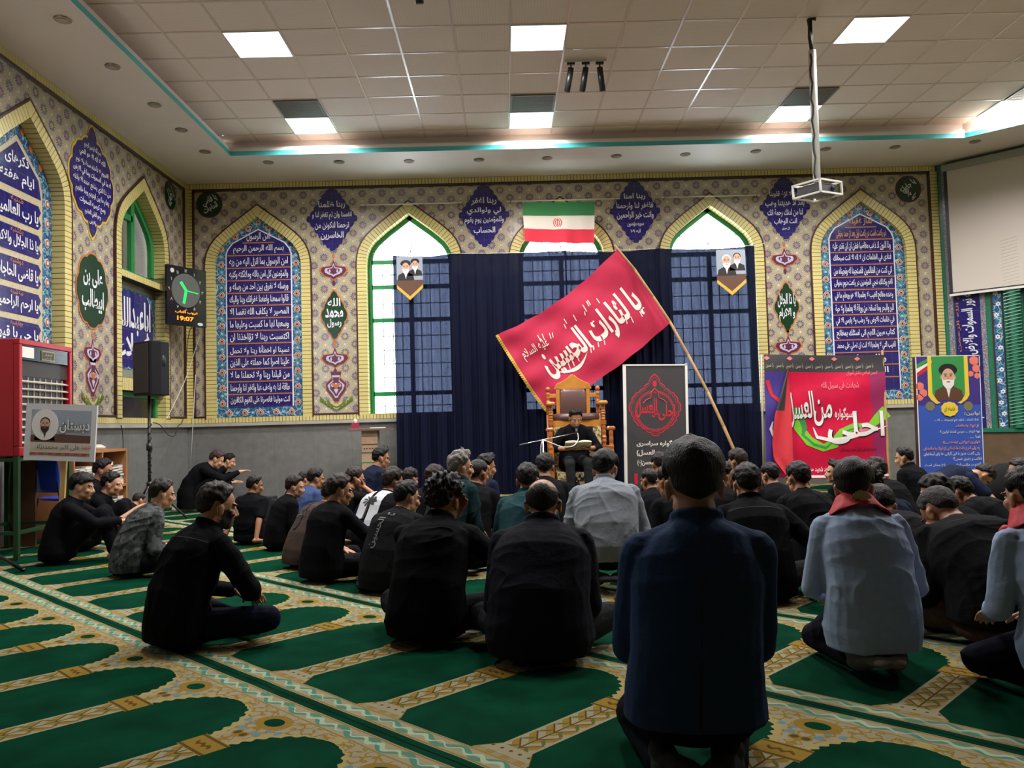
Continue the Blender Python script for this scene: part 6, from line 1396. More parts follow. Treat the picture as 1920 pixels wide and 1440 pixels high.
# ------------------------------------------------------------------ wall clock across the left corner
c0, c1 = at(313, 548, 11.75), at(387, 563, 12.35); w_ = (c1-c0).length; z0 = (at(313, 606, 11.75).z+at(386, 618, 12.35).z)/2; z1 = (at(314, 491, 11.75).z+at(388, 510, 12.35).z)/2
u_ = Vector((c1.x-c0.x, c1.y-c0.y, 0)).normalized(); FC = Frame((c0.x, c0.y, z0), u_, u_.cross(Vector((0, 0, 1)))); W_ = Vector((c1.x-c0.x, c1.y-c0.y)).length; H_c = z1-z0
t = wall_root('wall_clock', FC, 0, 0, 0, 'black digital wall clock with green hands and orange figures in the left corner', 'clock')
a = MB(); a.box((0, 0, -.05), (W_, H_c, 0)); a.build('case', mat('black_glass', (.012, .012, .016), .12), t, bevel=.008)
M_GL = mat('green_led', (.0, .75, .12), .5, emit=1.1); M_OL = mat('orange_led', (1, .25, .01), .5, emit=1.2); M_DG = mat('clock_dial_grey', srgb(86, 88, 86), .5); M_DT = mat('clock_numerals', srgb(200, 200, 200), .5)
cx, cy, r_ = W_*.47, H_c*.60, W_*.36
a = MB(); plate(a, moved(ellipse(r_, r_, 40), cx, cy), 0, .003); a.build('dial', M_DG, t)
a = MB()
for k in range(12): w = 2*PI*k/12; text(a, '۳۲۱۲۱۱۹۸۷۶۵۴'[k] if k not in (2, 3, 4) else {2: '۱', 3: '۱۲', 4: '۱۱'}[k], cx+r_*1.17*math.cos(w), cy+r_*1.17*math.sin(w), .004, height=.045, bold=.01)
plate(a, moved(scallop([(.03*math.cos(j*PI/4), .03*math.sin(j*PI/4)) for j in range(8)], 1, .008), W_*.13, H_c*.91), 0, .003); a.build('numerals', M_DT, t)
def leds(a, ang, L, rows):
    n = int(L/.016)
    for k in range(n):
        for q in range(rows): x = cx+math.cos(ang)*k*.016-math.sin(ang)*(q-(rows-1)/2)*.016; y = cy+math.sin(ang)*k*.016+math.cos(ang)*(q-(rows-1)/2)*.016; plate(a, moved(ellipse(.0068, .0068, 8), x, y), .003, .006)
a = MB(); leds(a, math.radians(128), r_*.68, 3); leds(a, math.radians(-6), r_*.95, 1); leds(a, math.radians(258), r_*.85, 3); a.build('led_hands', M_GL, t)
a = MB(); text(a, 'غروب آفتاب', W_*.48, H_c*.235, .004, width=W_*.58, height=.055, bold=.02); text(a, '19:07', W_*.45, H_c*.125, .004, width=W_*.42, height=.065, bold=.03, arabic=False); a.build('led_text', M_OL, t)
a = MB(); plate(a, moved(ellipse(.05, .022, 16), W_*.83, H_c*.055), 0, .003); a.build('badge', M_DT, t)
a = MB(); a.cyl((W_*.2, H_c*.8, -.05), (W_*.05, H_c*.8, -.42), .012, n=8); a.cyl((W_*.75, H_c*.8, -.05), (W_*.9, H_c*.8, -.28), .012, n=8); a.build('wall_bracket', M_STEEL, t)
# ------------------------------------------------------------------ the tall carved chair (pulpit)
M_OAK = mat('varnished_oak', srgb(190, 128, 56), .3, noise=.12, nscale=9); M_OAKD = mat('turned_oak', srgb(164, 96, 44), .3, noise=.15, nscale=14); M_LEATH = mat('brown_leather', srgb(92, 66, 60), .35, bump=.2, bscale=25)
def pattern_mat():
    m, nt, b = newmat('patterned_rug'); x, y, z = sh_coords(nt)
    n1 = X(nt, sh_noise(nt, 13, 3).outputs['Fac']); n2 = X(nt, sh_noise(nt, 34, 2).outputs['Fac']); c = sh_mix(nt, n1 > .53, srgb(26, 22, 26), srgb(178, 160, 120)); c = sh_mix(nt, n2 > .62, c, srgb(110, 60, 50))
    c = sh_mix(nt, x.abs() > .21, c, sh_mix(nt, n2 > .5, srgb(206, 190, 146), srgb(120, 104, 62))); nt.links.new(c, b.inputs['Base Color']); b.inputs['Roughness'].default_value = .9; return m
M_RUG = pattern_mat()
PC_ = at(1078, 800, 11.7); t = empty('pulpit_chair', (PC_.x, 11.62, 0), 0, 'tall carved wooden pulpit chair with brown leather cushions behind the reciter', 'chair')
a = MB(); a.box((-.33, -.30, 1.00), (.33, .28, 1.09)); a.build('seat_frame', M_OAK, t)
a = MB(); a.loft([((0, -.02, 1.085), (.31, 0, 0), (0, .29, 0)), ((0, -.02, 1.10), (.33, 0, 0), (0, .31, 0)), ((0, -.02, 1.16), (.33, 0, 0), (0, .31, 0)), ((0, -.02, 1.185), (.29, 0, 0), (0, .27, 0))], 32, 4); a.build('seat_cushion', M_LEATH, t, True)
a = MB(); pr = [(-.27, 1.56), (-.24, 1.62), (-.15, 1.66), (-.08, 1.70), (-.03, 1.745), (0, 1.755)]; pr = pr+[(-x, z) for x, z in pr[::-1][1:]]; pr = [(-.27, 1.54), *pr, (.27, 1.54)]
for x0, x1 in ((-.245, -.19), (.19, .245)): a.box((x0, .27, 1.09), (x1, .32, 1.56))
bk = MB(); plate(bk, pr[::-1], -.02, .03); bk.v = [(x, .30-w, z) for x, z, w in bk.v]; bk.f = [f[::-1] for f in bk.f]; a.add(bk.v, bk.f); a.box((-.37, .27, 1.42), (-.245, .31, 1.48)); a.box((.245, .27, 1.42), (.37, .31, 1.48)); a.build('back_frame', M_OAK, t, bevel=.006)
a = MB(); a.loft([((0, .285, 1.12), (.17, 0, 0), (0, .03, 0)), ((0, .28, 1.16), (.185, 0, 0), (0, .045, 0)), ((0, .28, 1.50), (.185, 0, 0), (0, .045, 0)), ((0, .285, 1.545), (.165, 0, 0), (0, .03, 0))], 28, 4); a.build('back_cushion', M_LEATH, t, True)
def turned(z0, z1, r):
    n = 26; p = []
    for i in range(n+1): q = i/n; p.append((r*(.72+.20*abs(math.sin(q*PI*6))+.18*(abs(q-.5) < .08)), z0+(z1-z0)*q))
    return p
for sg in (1, -1):
    a = MB(); a.lathe(turned(1.18, 1.50, .036), (sg*.36, .29, 0)); a.ell((sg*.36, .29, 1.545), (.036, .036, .04)); a.box((sg*.36-.03, .26, 0), (sg*.36+.03, .32, 1.18)); a.build('rear_post', M_OAKD, t, True)
    a = MB(); a.box((sg*.36-.032, -.34, 0), (sg*.36+.032, -.27, .62)); a.lathe(turned(.62, 1.02, .036), (sg*.36, -.305, 0)); a.lathe(turned(1.08, 1.30, .034), (sg*.36, -.305, 0)); a.box((sg*.36-.035, -.34, 1.02), (sg*.36+.035, -.27, 1.08)); a.build('front_post', M_OAKD, t)
    a = MB(); a.box((sg*.36-.035, -.38, 1.30), (sg*.36+.035, .30, 1.345)); a.cap((sg*.36-.03, -.38, 1.322), (sg*.36+.03, -.38, 1.322), .03, .03); a.build('armrest', M_OAK, t, True)
    a = MB(); a.box((sg*.39-.03, -.80, .0), (sg*.39+.03, -.36, .74)); a.lathe(turned(.45, .95, .032), (sg*.40, -.78, 0)); a.cap((sg*.40-.03, -.78, .97), (sg*.40+.03, -.78, .97), .03); a.build('step_side', M_OAKD, t)
a = MB(); a.box((-.32, -.34, .40), (.32, -.305, 1.0)); a.box((-.32, -.72, .0), (.32, -.31, .40)); a.build('carpeted_steps', M_RUG, t)
# open book in the reciter's hands, microphone on a boom
bp_ = (PR['root'].matrix_basis @ ((PR['Wr'][1]+PR['Wr'][-1])/2*PR['s'])); bz = bp_+Vector((0, -.07, .035))
t = empty('open_book', bz, 0, 'open book with white pages held by the reciter', 'book'); t.rotation_euler = (math.radians(-28), 0, 0)
for sg in (1, -1):
    a = MB(); n = 10
    top = [(sg*(.005+.165*i/n), .0, .018*math.sin(PI*i/n)**.7*(1-.3*i/n)+.012) for i in range(n+1)]
    vs = [(x, y0, z) for y0 in (-.11, .11) for x, _, z in top]+[(x, y0, z-.012) for y0 in (-.11, .11) for x, _, z in top]; m_ = n+1
    fs = [(i, i+1, m_+i+1, m_+i) for i in range(n)]+[(2*m_+i, 3*m_+i, 3*m_+i+1, 2*m_+i+1) for i in range(n)]+[(0, 2*m_, 2*m_+1, 1), (n, m_+n, 3*m_+n, 2*m_+n)]+[(i, 2*m_+i, 2*m_+i+1, i+1) for i in range(1, n)]+[(m_+i, m_+i+1, 3*m_+i+1, 3*m_+i) for i in range(n)]
    a.add(vs, fs); a.build('page_block', mat('book_paper', srgb(224, 216, 196), .7), t, True)
    a = MB()
    for k in range(9): a.box((sg*.09-.06, -.09+.02*k, .0275), (sg*.09+.06, -.087+.02*k, .0285)); 
a = MB(); a.box((-.175, -.115, -.004), (.175, .115, .0)); a.build('cover', mat('cream_cover', srgb(206, 198, 180), .5), t)
t = empty('microphone_stand', (at(1016, 830, 10.2).x, 10.2, 0), 0, 'thin chrome boom microphone stand reaching to the reciter', 'microphone stand'); ox, oy = t.location.x, 10.2
def L3(px, py, d): p = at(px, py, d); return Vector((p.x-ox, p.y-oy, p.z))
piv = L3(1018, 826, 10.2)
a = MB(); a.cyl((piv.x, 0, .03), (piv.x, 0, piv.z), .010); a.build('pole', M_STEEL, t, True)
a = MB(); a.cyl(L3(974, 834, 10.15), L3(1079, 812, 10.35), .006, n=8); a.ell(piv, (.018, .018, .022)); a.build('boom', M_STEEL, t, True)
for k in range(3): a = MB(); w = k*2*PI/3+.4; a.cap((piv.x, 0, .10), (piv.x+.28*math.cos(w), .28*math.sin(w), .012), .009, .009); a.build('leg', M_BLACKP, t, True)
a = MB(); m0 = L3(1081, 812, 10.35); m1 = L3(1080, 806, 10.45); a.cyl(m0-Vector((0, 0, .05)), m0+Vector((0, .0, .06)), .012, .016); a.ell(m0+Vector((0, 0, .08)), (.022, .022, .028)); a.build('microphone', M_BLACKP, t, True)
a = MB(); pts = [L3(*q) for q in ((1083, 812, 10.33), (1084, 824, 10.3), (1075, 836, 10.25), (1055, 838, 10.2), (1035, 831, 10.2), (1020, 826, 10.19), (1015, 832, 10.18), (1014, 850, 10.18), (1014, 880, 10.18), (1014, 905, 10.18))]
def smooth_pts(P, n=6):
    out = []
    for i in range(len(P)-1):
        p0, p1, p2, p3 = P[max(i-1, 0)], P[i], P[i+1], P[min(i+2, len(P)-1)]
        for k in range(n): s = k/n; out.append(.5*((2*p1)+(p2-p0)*s+(2*p0-5*p1+4*p2-p3)*s*s+(3*p1-p0-3*p2+p3)*s**3))
    return out+[P[-1]]
a.tube(smooth_pts(pts), .006); a.build('cable', M_WHITEP, t, True)

# ------------------------------------------------------------------ left wall: cooler, stand, shelf, speaker
M_CR = mat('red_enamel', srgb(168, 22, 34), .35); M_SLAT = mat('cream_louvre', srgb(196, 186, 172), .4); M_GRL = mat('green_steel_tube', srgb(22, 62, 24), .5)
CX, CY0, CY1, CZ0, CZ1 = -4.24, 7.2, 8.08, .90, 1.93
t = empty('air_cooler', (CX, (CY0+CY1)/2, CZ0), 0, 'red evaporative air cooler with cream louvres at the left edge', 'air cooler')
lc = lambda x, y, z: (x-CX, y-(CY0+CY1)/2, z-CZ0)
a = MB(); a.box(lc(CX-.63, CY0, CZ0), lc(CX-.05, CY1, CZ1)); a.box(lc(CX-.05, CY0, CZ1-.05), lc(CX, CY1, CZ1)); a.box(lc(CX-.05, CY0, CZ0), lc(CX, CY1, CZ0+.08)); a.box(lc(CX-.05, CY0, CZ0+.08), lc(CX, CY0+.05, CZ1-.05)); a.box(lc(CX-.05, CY1-.05, CZ0+.08), lc(CX, CY1, CZ1-.05)); a.build('cabinet', M_CR, t, bevel=.008)
a = MB(); a.box(lc(CX-.05, CY0+.05, CZ0+.08), lc(CX-.045, CY1-.05, CZ1-.05)); a.build('dark_interior', M_BLACKP, t)
a = MB(); a.box(lc(CX-.045, CY0+.05, CZ1-.18), lc(CX-.012, CY1-.05, CZ1-.05)); a.build('control_panel', mat('black_panel', (.01, .01, .012), .2), t)
a = MB(); a.box(lc(CX-.012, CY0+.06, CZ1-.16), lc(CX-.008, CY0+.24, CZ1-.065)); a.build('white_sticker', M_WHITEP, t)
fr = Frame(lc(CX-.010, CY0+.36, CZ1-.165), (0, 1, 0), (1, 0, 0)); a = MB(); a.box((0, 0, 0), (.22, .09, .003)); o = a.build('badge', mat('brass_badge', srgb(150, 130, 60), .3, .6), t); o.matrix_basis = fr.M()
a = MB(); a.box((.012, .012, .003), (.208, .078, .004)); text(a, 'آبشار', .11, .055, .006, width=.13, height=.028, bold=.01, mi=1); text(a, 'کولر آبی', .11, .026, .006, width=.12, height=.018, bold=.0, mi=1); o = a.build('badge_text', [M_BLACKP, mat('gold_lettering', srgb(190, 170, 90), .4)], t); o.matrix_basis = fr.M()
a = MB()
for k in range(22): z = CZ1-.195-.006*k; a.box(lc(CX-.03, CY0+.05, z), lc(CX-.026, CY1-.05, z+.0015))
a.build('mesh_grille', M_GRILLE, t)
for k in range(9):
    z = CZ1-.37-.068*k; a = MB(); a.box((-.035, -.385, -.005), (.02, .385, .005), M=Matrix.Rotation(.35, 4, 'Y')); o = a.build('louvre', M_SLAT, t); o.location = lc(CX-.028, (CY0+CY1)/2, z)
for k in range(8): y = CY0+.11+.0945*k; a = MB(); a.box(lc(CX-.05, y-.006, CZ0+.1), lc(CX-.04, y+.006, CZ1-.33)); a.build('vane', M_SLAT, t)
t = empty('cooler_stand', (CX-.3, (CY0+CY1)/2, 0), 0, 'green steel stand under the red cooler', 'stand'); q_ = lambda x, y, z: (x-CX+.3, y-(CY0+CY1)/2, z)
for x in (CX-.62, CX-.03):
    for y in (CY0+.02, CY1-.02): a = MB(); a.box(q_(x-.02, y-.02, 0), q_(x+.02, y+.02, CZ0-.001)); a.build('leg', M_GRL, t)
a = MB()
for z in (.22, CZ0-.045): 
    for y in (CY0+.02, CY1-.02): a.box(q_(CX-.62, y-.015, z), q_(CX-.03, y+.015, z+.03))
    for x in (CX-.62, CX-.03): a.box(q_(x-.015, CY0+.02, z), q_(x+.015, CY1-.02, z+.03))
a.build('crossbars', M_GRL, t)
M_SHELF = mat('shelf_laminate', srgb(168, 112, 66), .45, noise=.1, nscale=7)
a = MB(); a.box((-.14, -.012, 0), (.14, .012, .88)); o = a.build('wooden_board', mat('dark_wood_board', srgb(98, 62, 44), .5, noise=.15, nscale=5)); o.location = (-4.75, 8.11, 0); tag(o, 'dark brown wooden board standing behind the cooler stand', 'board')
# book shelf along the wall
SX, SY0, SY1, SH = -4.53, 8.66, 9.87, .90; t = empty('bookshelf', (SX, (SY0+SY1)/2, 0), 0, 'low wooden bookcase crammed with stacked books along the left wall', 'bookcase'); q_ = lambda x, y, z: (x-SX, y-(SY0+SY1)/2, z)
a = MB(); a.box(q_(-4.92, SY0, SH-.03), q_(SX, SY1, SH)); a.build('top', M_SHELF, t)
for y in (SY0, (SY0+SY1)/2, SY1-.025): a = MB(); a.box(q_(-4.92, y, 0), q_(SX, y+.025, SH-.03)); a.build('side_panel', M_SHELF, t)
a = MB(); a.box(q_(-4.93, SY0, 0), q_(-4.92, SY1, SH)); a.build('back_panel', mat('dark_wood_board', (0, 0, 0)), t)
for z in (.06, .46):
    for y0, y1 in ((SY0+.025, (SY0+SY1)/2), ((SY0+SY1)/2+.025, SY1-.025)): a = MB(); a.box(q_(-4.92, y0, z), q_(SX+.01, y1, z+.025)); a.build('shelf', M_SHELF, t)
covers = [mat('cover_cream', srgb(206, 200, 186), .6), mat('cover_black', srgb(28, 26, 28), .5), mat('cover_brown', srgb(96, 66, 48), .5), mat('cover_green', srgb(36, 66, 50), .5), mat('cover_white', srgb(214, 212, 208), .6)]
M_PG = mat('page_edges', srgb(206, 200, 190), .8); bk0 = {}
R = random.Random(4); nb = 0; where = ['bottom', 'upper']
for si, z in enumerate((.085, .485)):
    for bi, (y0, y1) in enumerate(((SY0+.03, (SY0+SY1)/2-.01), ((SY0+SY1)/2+.03, SY1-.03))):
        ncol = 4; 
        for cc in range(ncol):
            y = y0+.005+(y1-y0-.15)*cc/(ncol-1); zz = z; lim = z+R.uniform(.25, .35)-(.02 if si else 0); lvl = 0
            while zz < lim-.03:
                th = R.choice((.024, .03, .036)); key = (th, R.randrange(5)); o = None
                lab = 'book lying in stack %s of the %s shelf of the %s half of the bookcase' % (['one', 'two', 'three', 'four', 'five'][cc], where[si], ['near', 'far'][bi])
                if key not in bk0:
                    e = empty('book', (0, 0, 0)); a = MB(); a.box((-.105, .004, .003), (.0975, .135, th-.003)); p = a.build('pages', M_PG, e)
                    a = MB(); a.box((-.105, 0, 0), (.10, .14, .003)); a.box((-.105, 0, th-.003), (.10, .14, th)); a.box((-.108, 0, 0), (-.105, .14, th)); c_ = a.build('cover', covers[key[1]], e); bk0[key] = (p, c_); o = e
                else:
                    o = bpy.data.objects.new('book', None); COL.objects.link(o); o.empty_display_size = .1
                    for q in bk0[key]: w = q.copy(); COL.objects.link(w); w.parent = o
                o.location = (SX-.13+R.uniform(-.012, .012), y+R.uniform(-.003, .003), zz); zz += th+.001; lvl += 1; nb += 1
                tag(o, lab, 'book', 'books stacked in the low bookcase')
a = MB(); a.loft([((0, 0, 0), (.13, 0, 0), (0, .09, 0)), ((.0, 0, .03), (.14, 0, 0), (0, .10, 0)), ((.02, 0, .06), (.07, 0, 0), (0, .06, 0))], 20); o = a.build('plastic_bag', mat('crumpled_plastic', srgb(190, 184, 170), .4, bump=.8, bscale=18), None, True); o.location = (-4.68, 9.35, .90); tag(o, 'crumpled pale plastic bag on top of the bookcase', 'bag')
a = MB(); a.box((-.12, -.2, 0), (.12, .2, .03)); o = a.build('paper_stack', mat('book_paper', (0, 0, 0))); o.location = (-4.70, 8.85, .90); tag(o, 'flat stack of papers on top of the bookcase', 'papers')
# blue plastic chair with its tubular frame
M_BLUEP = mat('blue_plastic', srgb(34, 74, 204), .25); t = empty('blue_chair', (-4.42, 8.30, 0), math.radians(-28), 'blue plastic chair in front of the bookcase, half hidden by the placard stick', 'chair')
a = MB(); n = 12; pts = []
for j in range(9):
    z = .52+.33*j/8
    for i in range(n+1): x = -.21+.42*i/n; k_ = 1-.25*max(0, (j-6)/2)**2-.12*max(0, (2-j)/2); pts.append((x*k_, -.20-.03*(j/8)-.03*(1-(x/.21)**2), z))
fs = [(j*(n+1)+i, j*(n+1)+i+1, (j+1)*(n+1)+i+1, (j+1)*(n+1)+i) for j in range(8) for i in range(n)]; a.add(pts, fs); o = a.build('backrest', M_BLUEP, t, True); s_ = o.modifiers.new('thickness', 'SOLIDIFY'); s_.thickness = .012
a = MB(); a.loft([((0, .02, .435), (.21, 0, 0), (0, .20, 0)), ((0, .02, .45), (.225, 0, 0), (0, .215, 0)), ((0, .02, .462), (.215, 0, 0), (0, .205, 0))], 28, 4); a.build('seat', M_BLUEP, t, True)
for sx in (1, -1):
    a = MB(); a.tube([(sx*.17, .16, 0), (sx*.17, .14, .43)], .012, 8); a.build('leg', M_BLACKP, t, True); a = MB(); a.tube([(sx*.19, -.26, 0), (sx*.18, -.18, .44), (sx*.18, -.21, .62)], .012, 8); a.build('leg', M_BLACKP, t, True)
# loudspeaker on its stand
c = at(284, 742, 10.1); t = empty('speaker_stand', (c.x-.03, c.y, 0), 0, 'black tripod stand wrapped in cables under the loudspeaker', 'stand')
a = MB(); a.cyl((0, 0, .10), (0, 0, c.z), .018); a.build('pole', M_BLACKP, t, True); a = MB(); a.cyl((0, 0, .86), (0, 0, .95), .035); a.cyl((0, 0, .42), (0, 0, .48), .035); a.build('collar', M_BLACKP, t, True)
for k in range(3): w = k*2*PI/3+.5; a = MB(); a.cap((0, 0, .45), (.42*math.cos(w), .42*math.sin(w), .015), .013, .013); a.cap((0, 0, .15), (.22*math.cos(w), .22*math.sin(w), .24), .008); a.build('leg', M_BLACKP, t, True)
a = MB(); a.tube([(.022*math.cos(k*.9)+.005, .022*math.sin(k*.9), .5+.012*k) for k in range(60)], .007); a.build('wrapped_cable', M_BLACKP, t, True)
t = empty('loudspeaker', (c.x, c.y, c.z), math.radians(-38), 'black loudspeaker box on the tripod stand in the left corner', 'loudspeaker')
a = MB(); pr = [(-.19, -.13), (.19, -.13), (.20, -.10), (.19, .02), (.12, .17), (-.12, .17), (-.19, .02), (-.20, -.10)]; plate(a, pr, 0, .66); a.build('cabinet', mat('speaker_shell', (.006, .006, .008), .6, spec=.2), t, bevel=.02)
a = MB(); a.box((-.175, -.142, .03), (.175, -.13, .63)); a.build('grille', mat('speaker_mesh', (.02, .02, .022), .7, bump=.4, bscale=300), t, bevel=.01)
a = MB(); a.ell((.165, .06, .42), (.02, .04, .07)); a.build('handle', M_BLACKP, t, True)
def cable(name, pts, r, m, label): a = MB(); a.tube(smooth_pts([Vector(p) for p in pts]), r); tag(a.build(name, m, None, True), label, 'cable')
cable('speaker_cable', [at(287, 792, 10.2), at(300, 797, 10.8), at(315, 815, 11.5), at(327, 817, 11.8), at(333, 800, 12.1), at(345, 775, 12.4), at(352, 640, 12.5), at(362, 610, 12.5)], .006, M_BLACKP, 'black cable sagging from the loudspeaker pole up to the corner')
cable('wall_cable', [at(227, 797, 10.15), at(230, 815, 10.15), at(231, 845, 10.1), at(229, 870, 10.0)], .006, M_BLACKP, 'black cable hanging down the stone dado by the bookcase')
cable('loose_strap', [at(374, 630, 12.4), at(352, 700, 12.4), at(330, 750, 11.95), at(313, 785, 11.6)], .004, M_WHITEP, 'thin pale string strung across the tiles below the clock')
c = at(355, 900, 11.9); t = empty('microphone_stand', (c.x, c.y, 0), 0, 'folded microphone stand with a pale rod against the wall below the clock', 'microphone stand')
a = MB(); a.cyl((0, 0, .3), (.03, .2, at(358, 700, 11.9).z), .006, n=8); a.build('rod', mat('pale_rod', srgb(170, 168, 164), .3), t, True); a = MB(); a.cyl((0, 0, .03), (0, 0, .5), .015); a.build('base_tube', M_BLACKP, t, True)
for k in range(3): w = k*2*PI/3+.2; a = MB(); a.cap((0, 0, .2), (.18*math.cos(w), .18*math.sin(w), .012), .010); a.build('leg', M_BLACKP, t, True)
# black tube tripod entering at the left edge
t = empty('equipment_tripod', (-3.95, 5.9, 0), 0, 'black tripod whose foot reaches in at the left edge of the floor', 'tripod'); P0 = at(43, 1060, 6.52); P0.z = .015
for k, e_ in enumerate((P0-t.location, Vector((-.75, .2, .015)), Vector((.0-.5, -.6, .015)))): a = MB(); a.cap((-.30, -.05, .62), e_, .016, .016); a.ell(e_, (.022, .022, .015)); a.build('leg', M_BLACKP, t, True)
a = MB(); a.cyl((-.30, -.05, .3), (-.30, -.05, 1.2), .018); a.build('pole', M_BLACKP, t, True)
# wooden lectern by the first window with its small load
c = at(694, 812, 12.0); t = empty('lectern', (c.x, 12.15, 0), 0, 'wooden lectern with a wide top between the left panel and the curtain', 'lectern'); tz = at(694, 803, 12.1).z
a = MB(); plate(a, [(-.31, -.17), (.20, -.17), (.33, .05), (.20, .2), (-.31, .2)], tz-.035, tz); a.build('top', mat('grey_brown_board', srgb(112, 92, 84), .5), t, bevel=.004)
a = MB(); a.box((-.13, -.10, 0), (.10, .12, tz-.035)); a.box((-.15, -.12, 0), (.12, .14, .05)); a.build('column', mat('printed_column', srgb(168, 144, 120), .6, noise=.2, nscale=6), t)
a = MB()
for z, mi in ((tz-.12, 0), (tz-.24, 1), (tz-.36, 1), (tz-.5, 2), (tz-.62, 2)): a.box((-.13, -.104, z), (.10, -.10, z+.012), mi)
for k in range(5): a.box((-.10+.04*k, -.104, tz-.30), (-.08+.04*k, -.10, tz-.285), 1)
text(a, 'یا', -.01, -(-.0), 0, height=.001); a.build('painted_bands', [PM[LP], PM[BR], PM[GN]], t)
a = MB(); a.box((-.055, -.06, 0), (.055, .06, .085)); o = a.build('box', mat('red_card', srgb(150, 40, 60), .5)); e = empty('tissue_box', (c.x-.235, 12.15, tz), .2, 'small red tissue box on the left end of the lectern top', 'tissue box'); o.parent = e
a = MB(); a.lathe([(.03, .08), (.022, .10), (.032, .125), (.004, .145)], n=9); o = a.build('tissue', PM[WH], e, True)
e = empty('papers', (c.x+.10, 12.13, tz), .1, 'white papers lying on the lectern top', 'papers'); a = MB(); a.box((-.11, -.08, 0), (.11, .08, .012)); a.build('sheets', PM[WH], e)
# sound equipment on the floor by the back wall
c = at(470, 936, 11.0); e = empty('sound_board', (c.x, 11.2, 0), 0, 'white board with sound equipment on the floor behind the crouching person', 'mixer'); a = MB(); a.box((-.30, -.20, .0), (.34, .22, .10)); a.build('board', PM[WH], e); a = MB(); a.box((-.05, -.12, .10), (.28, .16, .17)); a.build('mixer', M_BLACKP, e)
c = at(345, 930, 11.2); a = MB(); a.loft([((0, 0, 0), (.17, 0, 0), (0, .11, 0)), ((0, 0, .06), (.15, 0, 0), (0, .1, 0)), ((0, 0, .09), (.10, 0, 0), (0, .07, 0))], 18, 3); o = a.build('power_strip', PM[WH], None, True); o.location = (c.x, c.y, .0); tag(o, 'white plastic tray at the foot of the folded microphone stand', 'tray')
R = random.Random(9)
for k, lab in enumerate(('black cable tangle beside the sound board', 'white cable loops beside the sound board', 'black cable running along the back wall', 'thin cable reaching the seated audience')):
    p = at(500+18*k, 930-3*k, 11.4+.2*k); pts = [Vector((p.x-.15+.12*i, p.y+R.uniform(-.2, .15), .012+.10*abs(math.sin(i*1.3))*(k < 2))) for i in range(6)]; cable('floor_cable', pts, .007, M_BLACKP if k != 1 else M_WHITEP, lab)
c = at(565, 905, 12.2); a = MB(); a.box((-.16, -.12, 0), (.16, .12, .30)); o = a.build('equipment_case', M_BLACKP, None, bevel=.01); o.location = (c.x, 12.25, 0); tag(o, 'black equipment case against the back wall behind the children', 'case')
# black bundle at the far right
a = MB(); a.loft([((0, 0, 0), (.42, 0, 0), (0, .25, 0)), ((0, 0, .22), (.40, 0, 0), (0, .24, 0)), ((.03, 0, .40), (.30, 0, 0), (0, .2, 0)), ((.05, 0, .47), (.12, 0, 0), (0, .1, 0))], 28, 2.6); c = at(1893, 880, 8.9); o = a.build('covered_bundle', cloth('black_cover', (.012, .012, .013)), None, True); o.location = (c.x+.1, 9.1, 0); tag(o, 'low bundle covered with black cloth at the far right wall', 'bundle')

# ------------------------------------------------------------------ ceiling fittings
pc = at(1520, 36, 8.6); PZ = TZ; px_, py_ = pc.x, pc.y; dn = at(1533, 345, 8.6)
t = empty('projector', (dn.x, dn.y, dn.z), 0, 'projector in a white steel cage hanging on a long ceiling pole', 'projector'); q0 = Vector((px_-dn.x, py_-dn.y, PZ-dn.z)); q1 = Vector((-.005, 0, .03)); hz_ = q0.lerp(q1, .20)
a = MB(); a.cyl(q0, hz_, .014); a.build('upper_rod', M_BLACKP, t, True); a = MB(); a.cyl(hz_, q1, .038); a.build('pole', M_WHITEP, t, True)
a = MB(); a.tube([q0.lerp(q1, s)+Vector((-.03+.012*math.sin(k*1.9), -.03, 0)) for k, s in enumerate([i/22 for i in range(5, 23)])], .010); a.tube([q0+Vector((.05, 0, -.01)), q0+Vector((-.02, 0, -.02)), q0.lerp(q1, .12)+Vector((-.02, -.01, 0)), q0.lerp(q1, .2)+Vector((-.015, -.03, 0))], .022); a.build('cables', mat('dark_cable', srgb(60, 54, 52), .6), t, True)
t2 = Matrix.Rotation(.62, 4, 'Z') @ Matrix.Rotation(-.06, 4, 'Y')
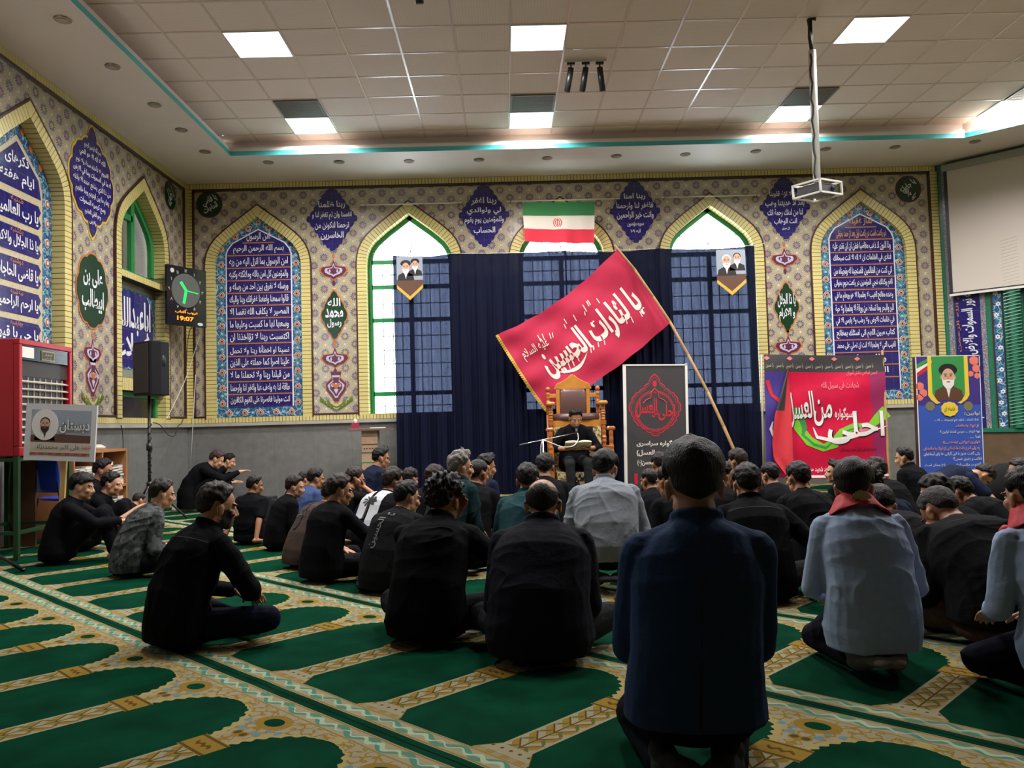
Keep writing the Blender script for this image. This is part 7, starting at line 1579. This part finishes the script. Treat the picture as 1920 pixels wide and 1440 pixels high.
def bars(lo, hi, r):
    a = MB(); C_ = [Vector((x, y, z)) for x in (lo[0], hi[0]) for y in (lo[1], hi[1]) for z in (lo[2], hi[2])]
    for i in range(8):
        for j in range(i+1, 8):
            if sum(abs(C_[i][k]-C_[j][k]) > 1e-6 for k in range(3)) == 1: a.box(tuple(min(C_[i][k], C_[j][k])-r for k in range(3)), tuple(max(C_[i][k], C_[j][k])+r for k in range(3)))
    return a
o = bars((-.19, -.15, -.13), (.19, .17, .0), .009).build('cage', M_WHITEP, t); o.matrix_basis = t2
a = MB(); a.box((-.165, -.12, -.115), (.165, .14, -.02)); o = a.build('body', mat('projector_body', srgb(60, 58, 62), .4), t, bevel=.01); o.matrix_basis = t2
a = MB(); a.cyl((.07, -.12, -.07), (.07, -.145, -.07), .03); o = a.build('lens', mat('lens_glass', (.02, .02, .03), .05), t, True); o.matrix_basis = t2
e = empty('track_light', at(1098, 115, 9.45), 0, 'white ceiling track with three black spotlights left of the projector', 'track light'); e.location.z = TZ
def track(e, n, w, mounts):
    a = MB(); a.box((-w, -.02, -.03), (w, .02, 0)); a.build('track', M_WHITEP, e)
    for x, tx, ty in mounts:
        a = MB(); a.box((x-.045, -.016, -.055), (x+.045, .016, -.03)); a.cyl((x, 0, -.055), (x, 0, -.10), .009); a.build('mount', M_BLACKP, e)
        a = MB(); a.cyl((x, 0, -.09), (x+tx, ty, -.35), .034, .036, 20); a.build('spot_head', M_BLACKP, e, True)
track(e, 3, .24, ((-.17, -.05, .05), (0, -.045, .05), (.16, .03, .05)))
for px, lab in ((782, 'leftmost of the two black spot clusters cut by the top edge'), (1136, 'black spot cluster cut by the top edge near the centre'), (1488, 'rightmost black spot cluster cut by the top edge')):
    p = at(px, 4, 7.35); p.z = TZ; e = empty('track_light', p, 0, lab, 'track light'); track(e, 2, .12, ((0, .02, .06),))
for e_ in ():
    pass
ll = bpy.data.lights.new('side_room_fill', 'AREA'); ll.energy = 60; ll.size = .8; lo = bpy.data.objects.new('side_room_fill', ll); COL.objects.link(lo); lo.location = (LX-1.3, 11.2, 4.8)  # unseen light added to brighten the closed side room behind the window
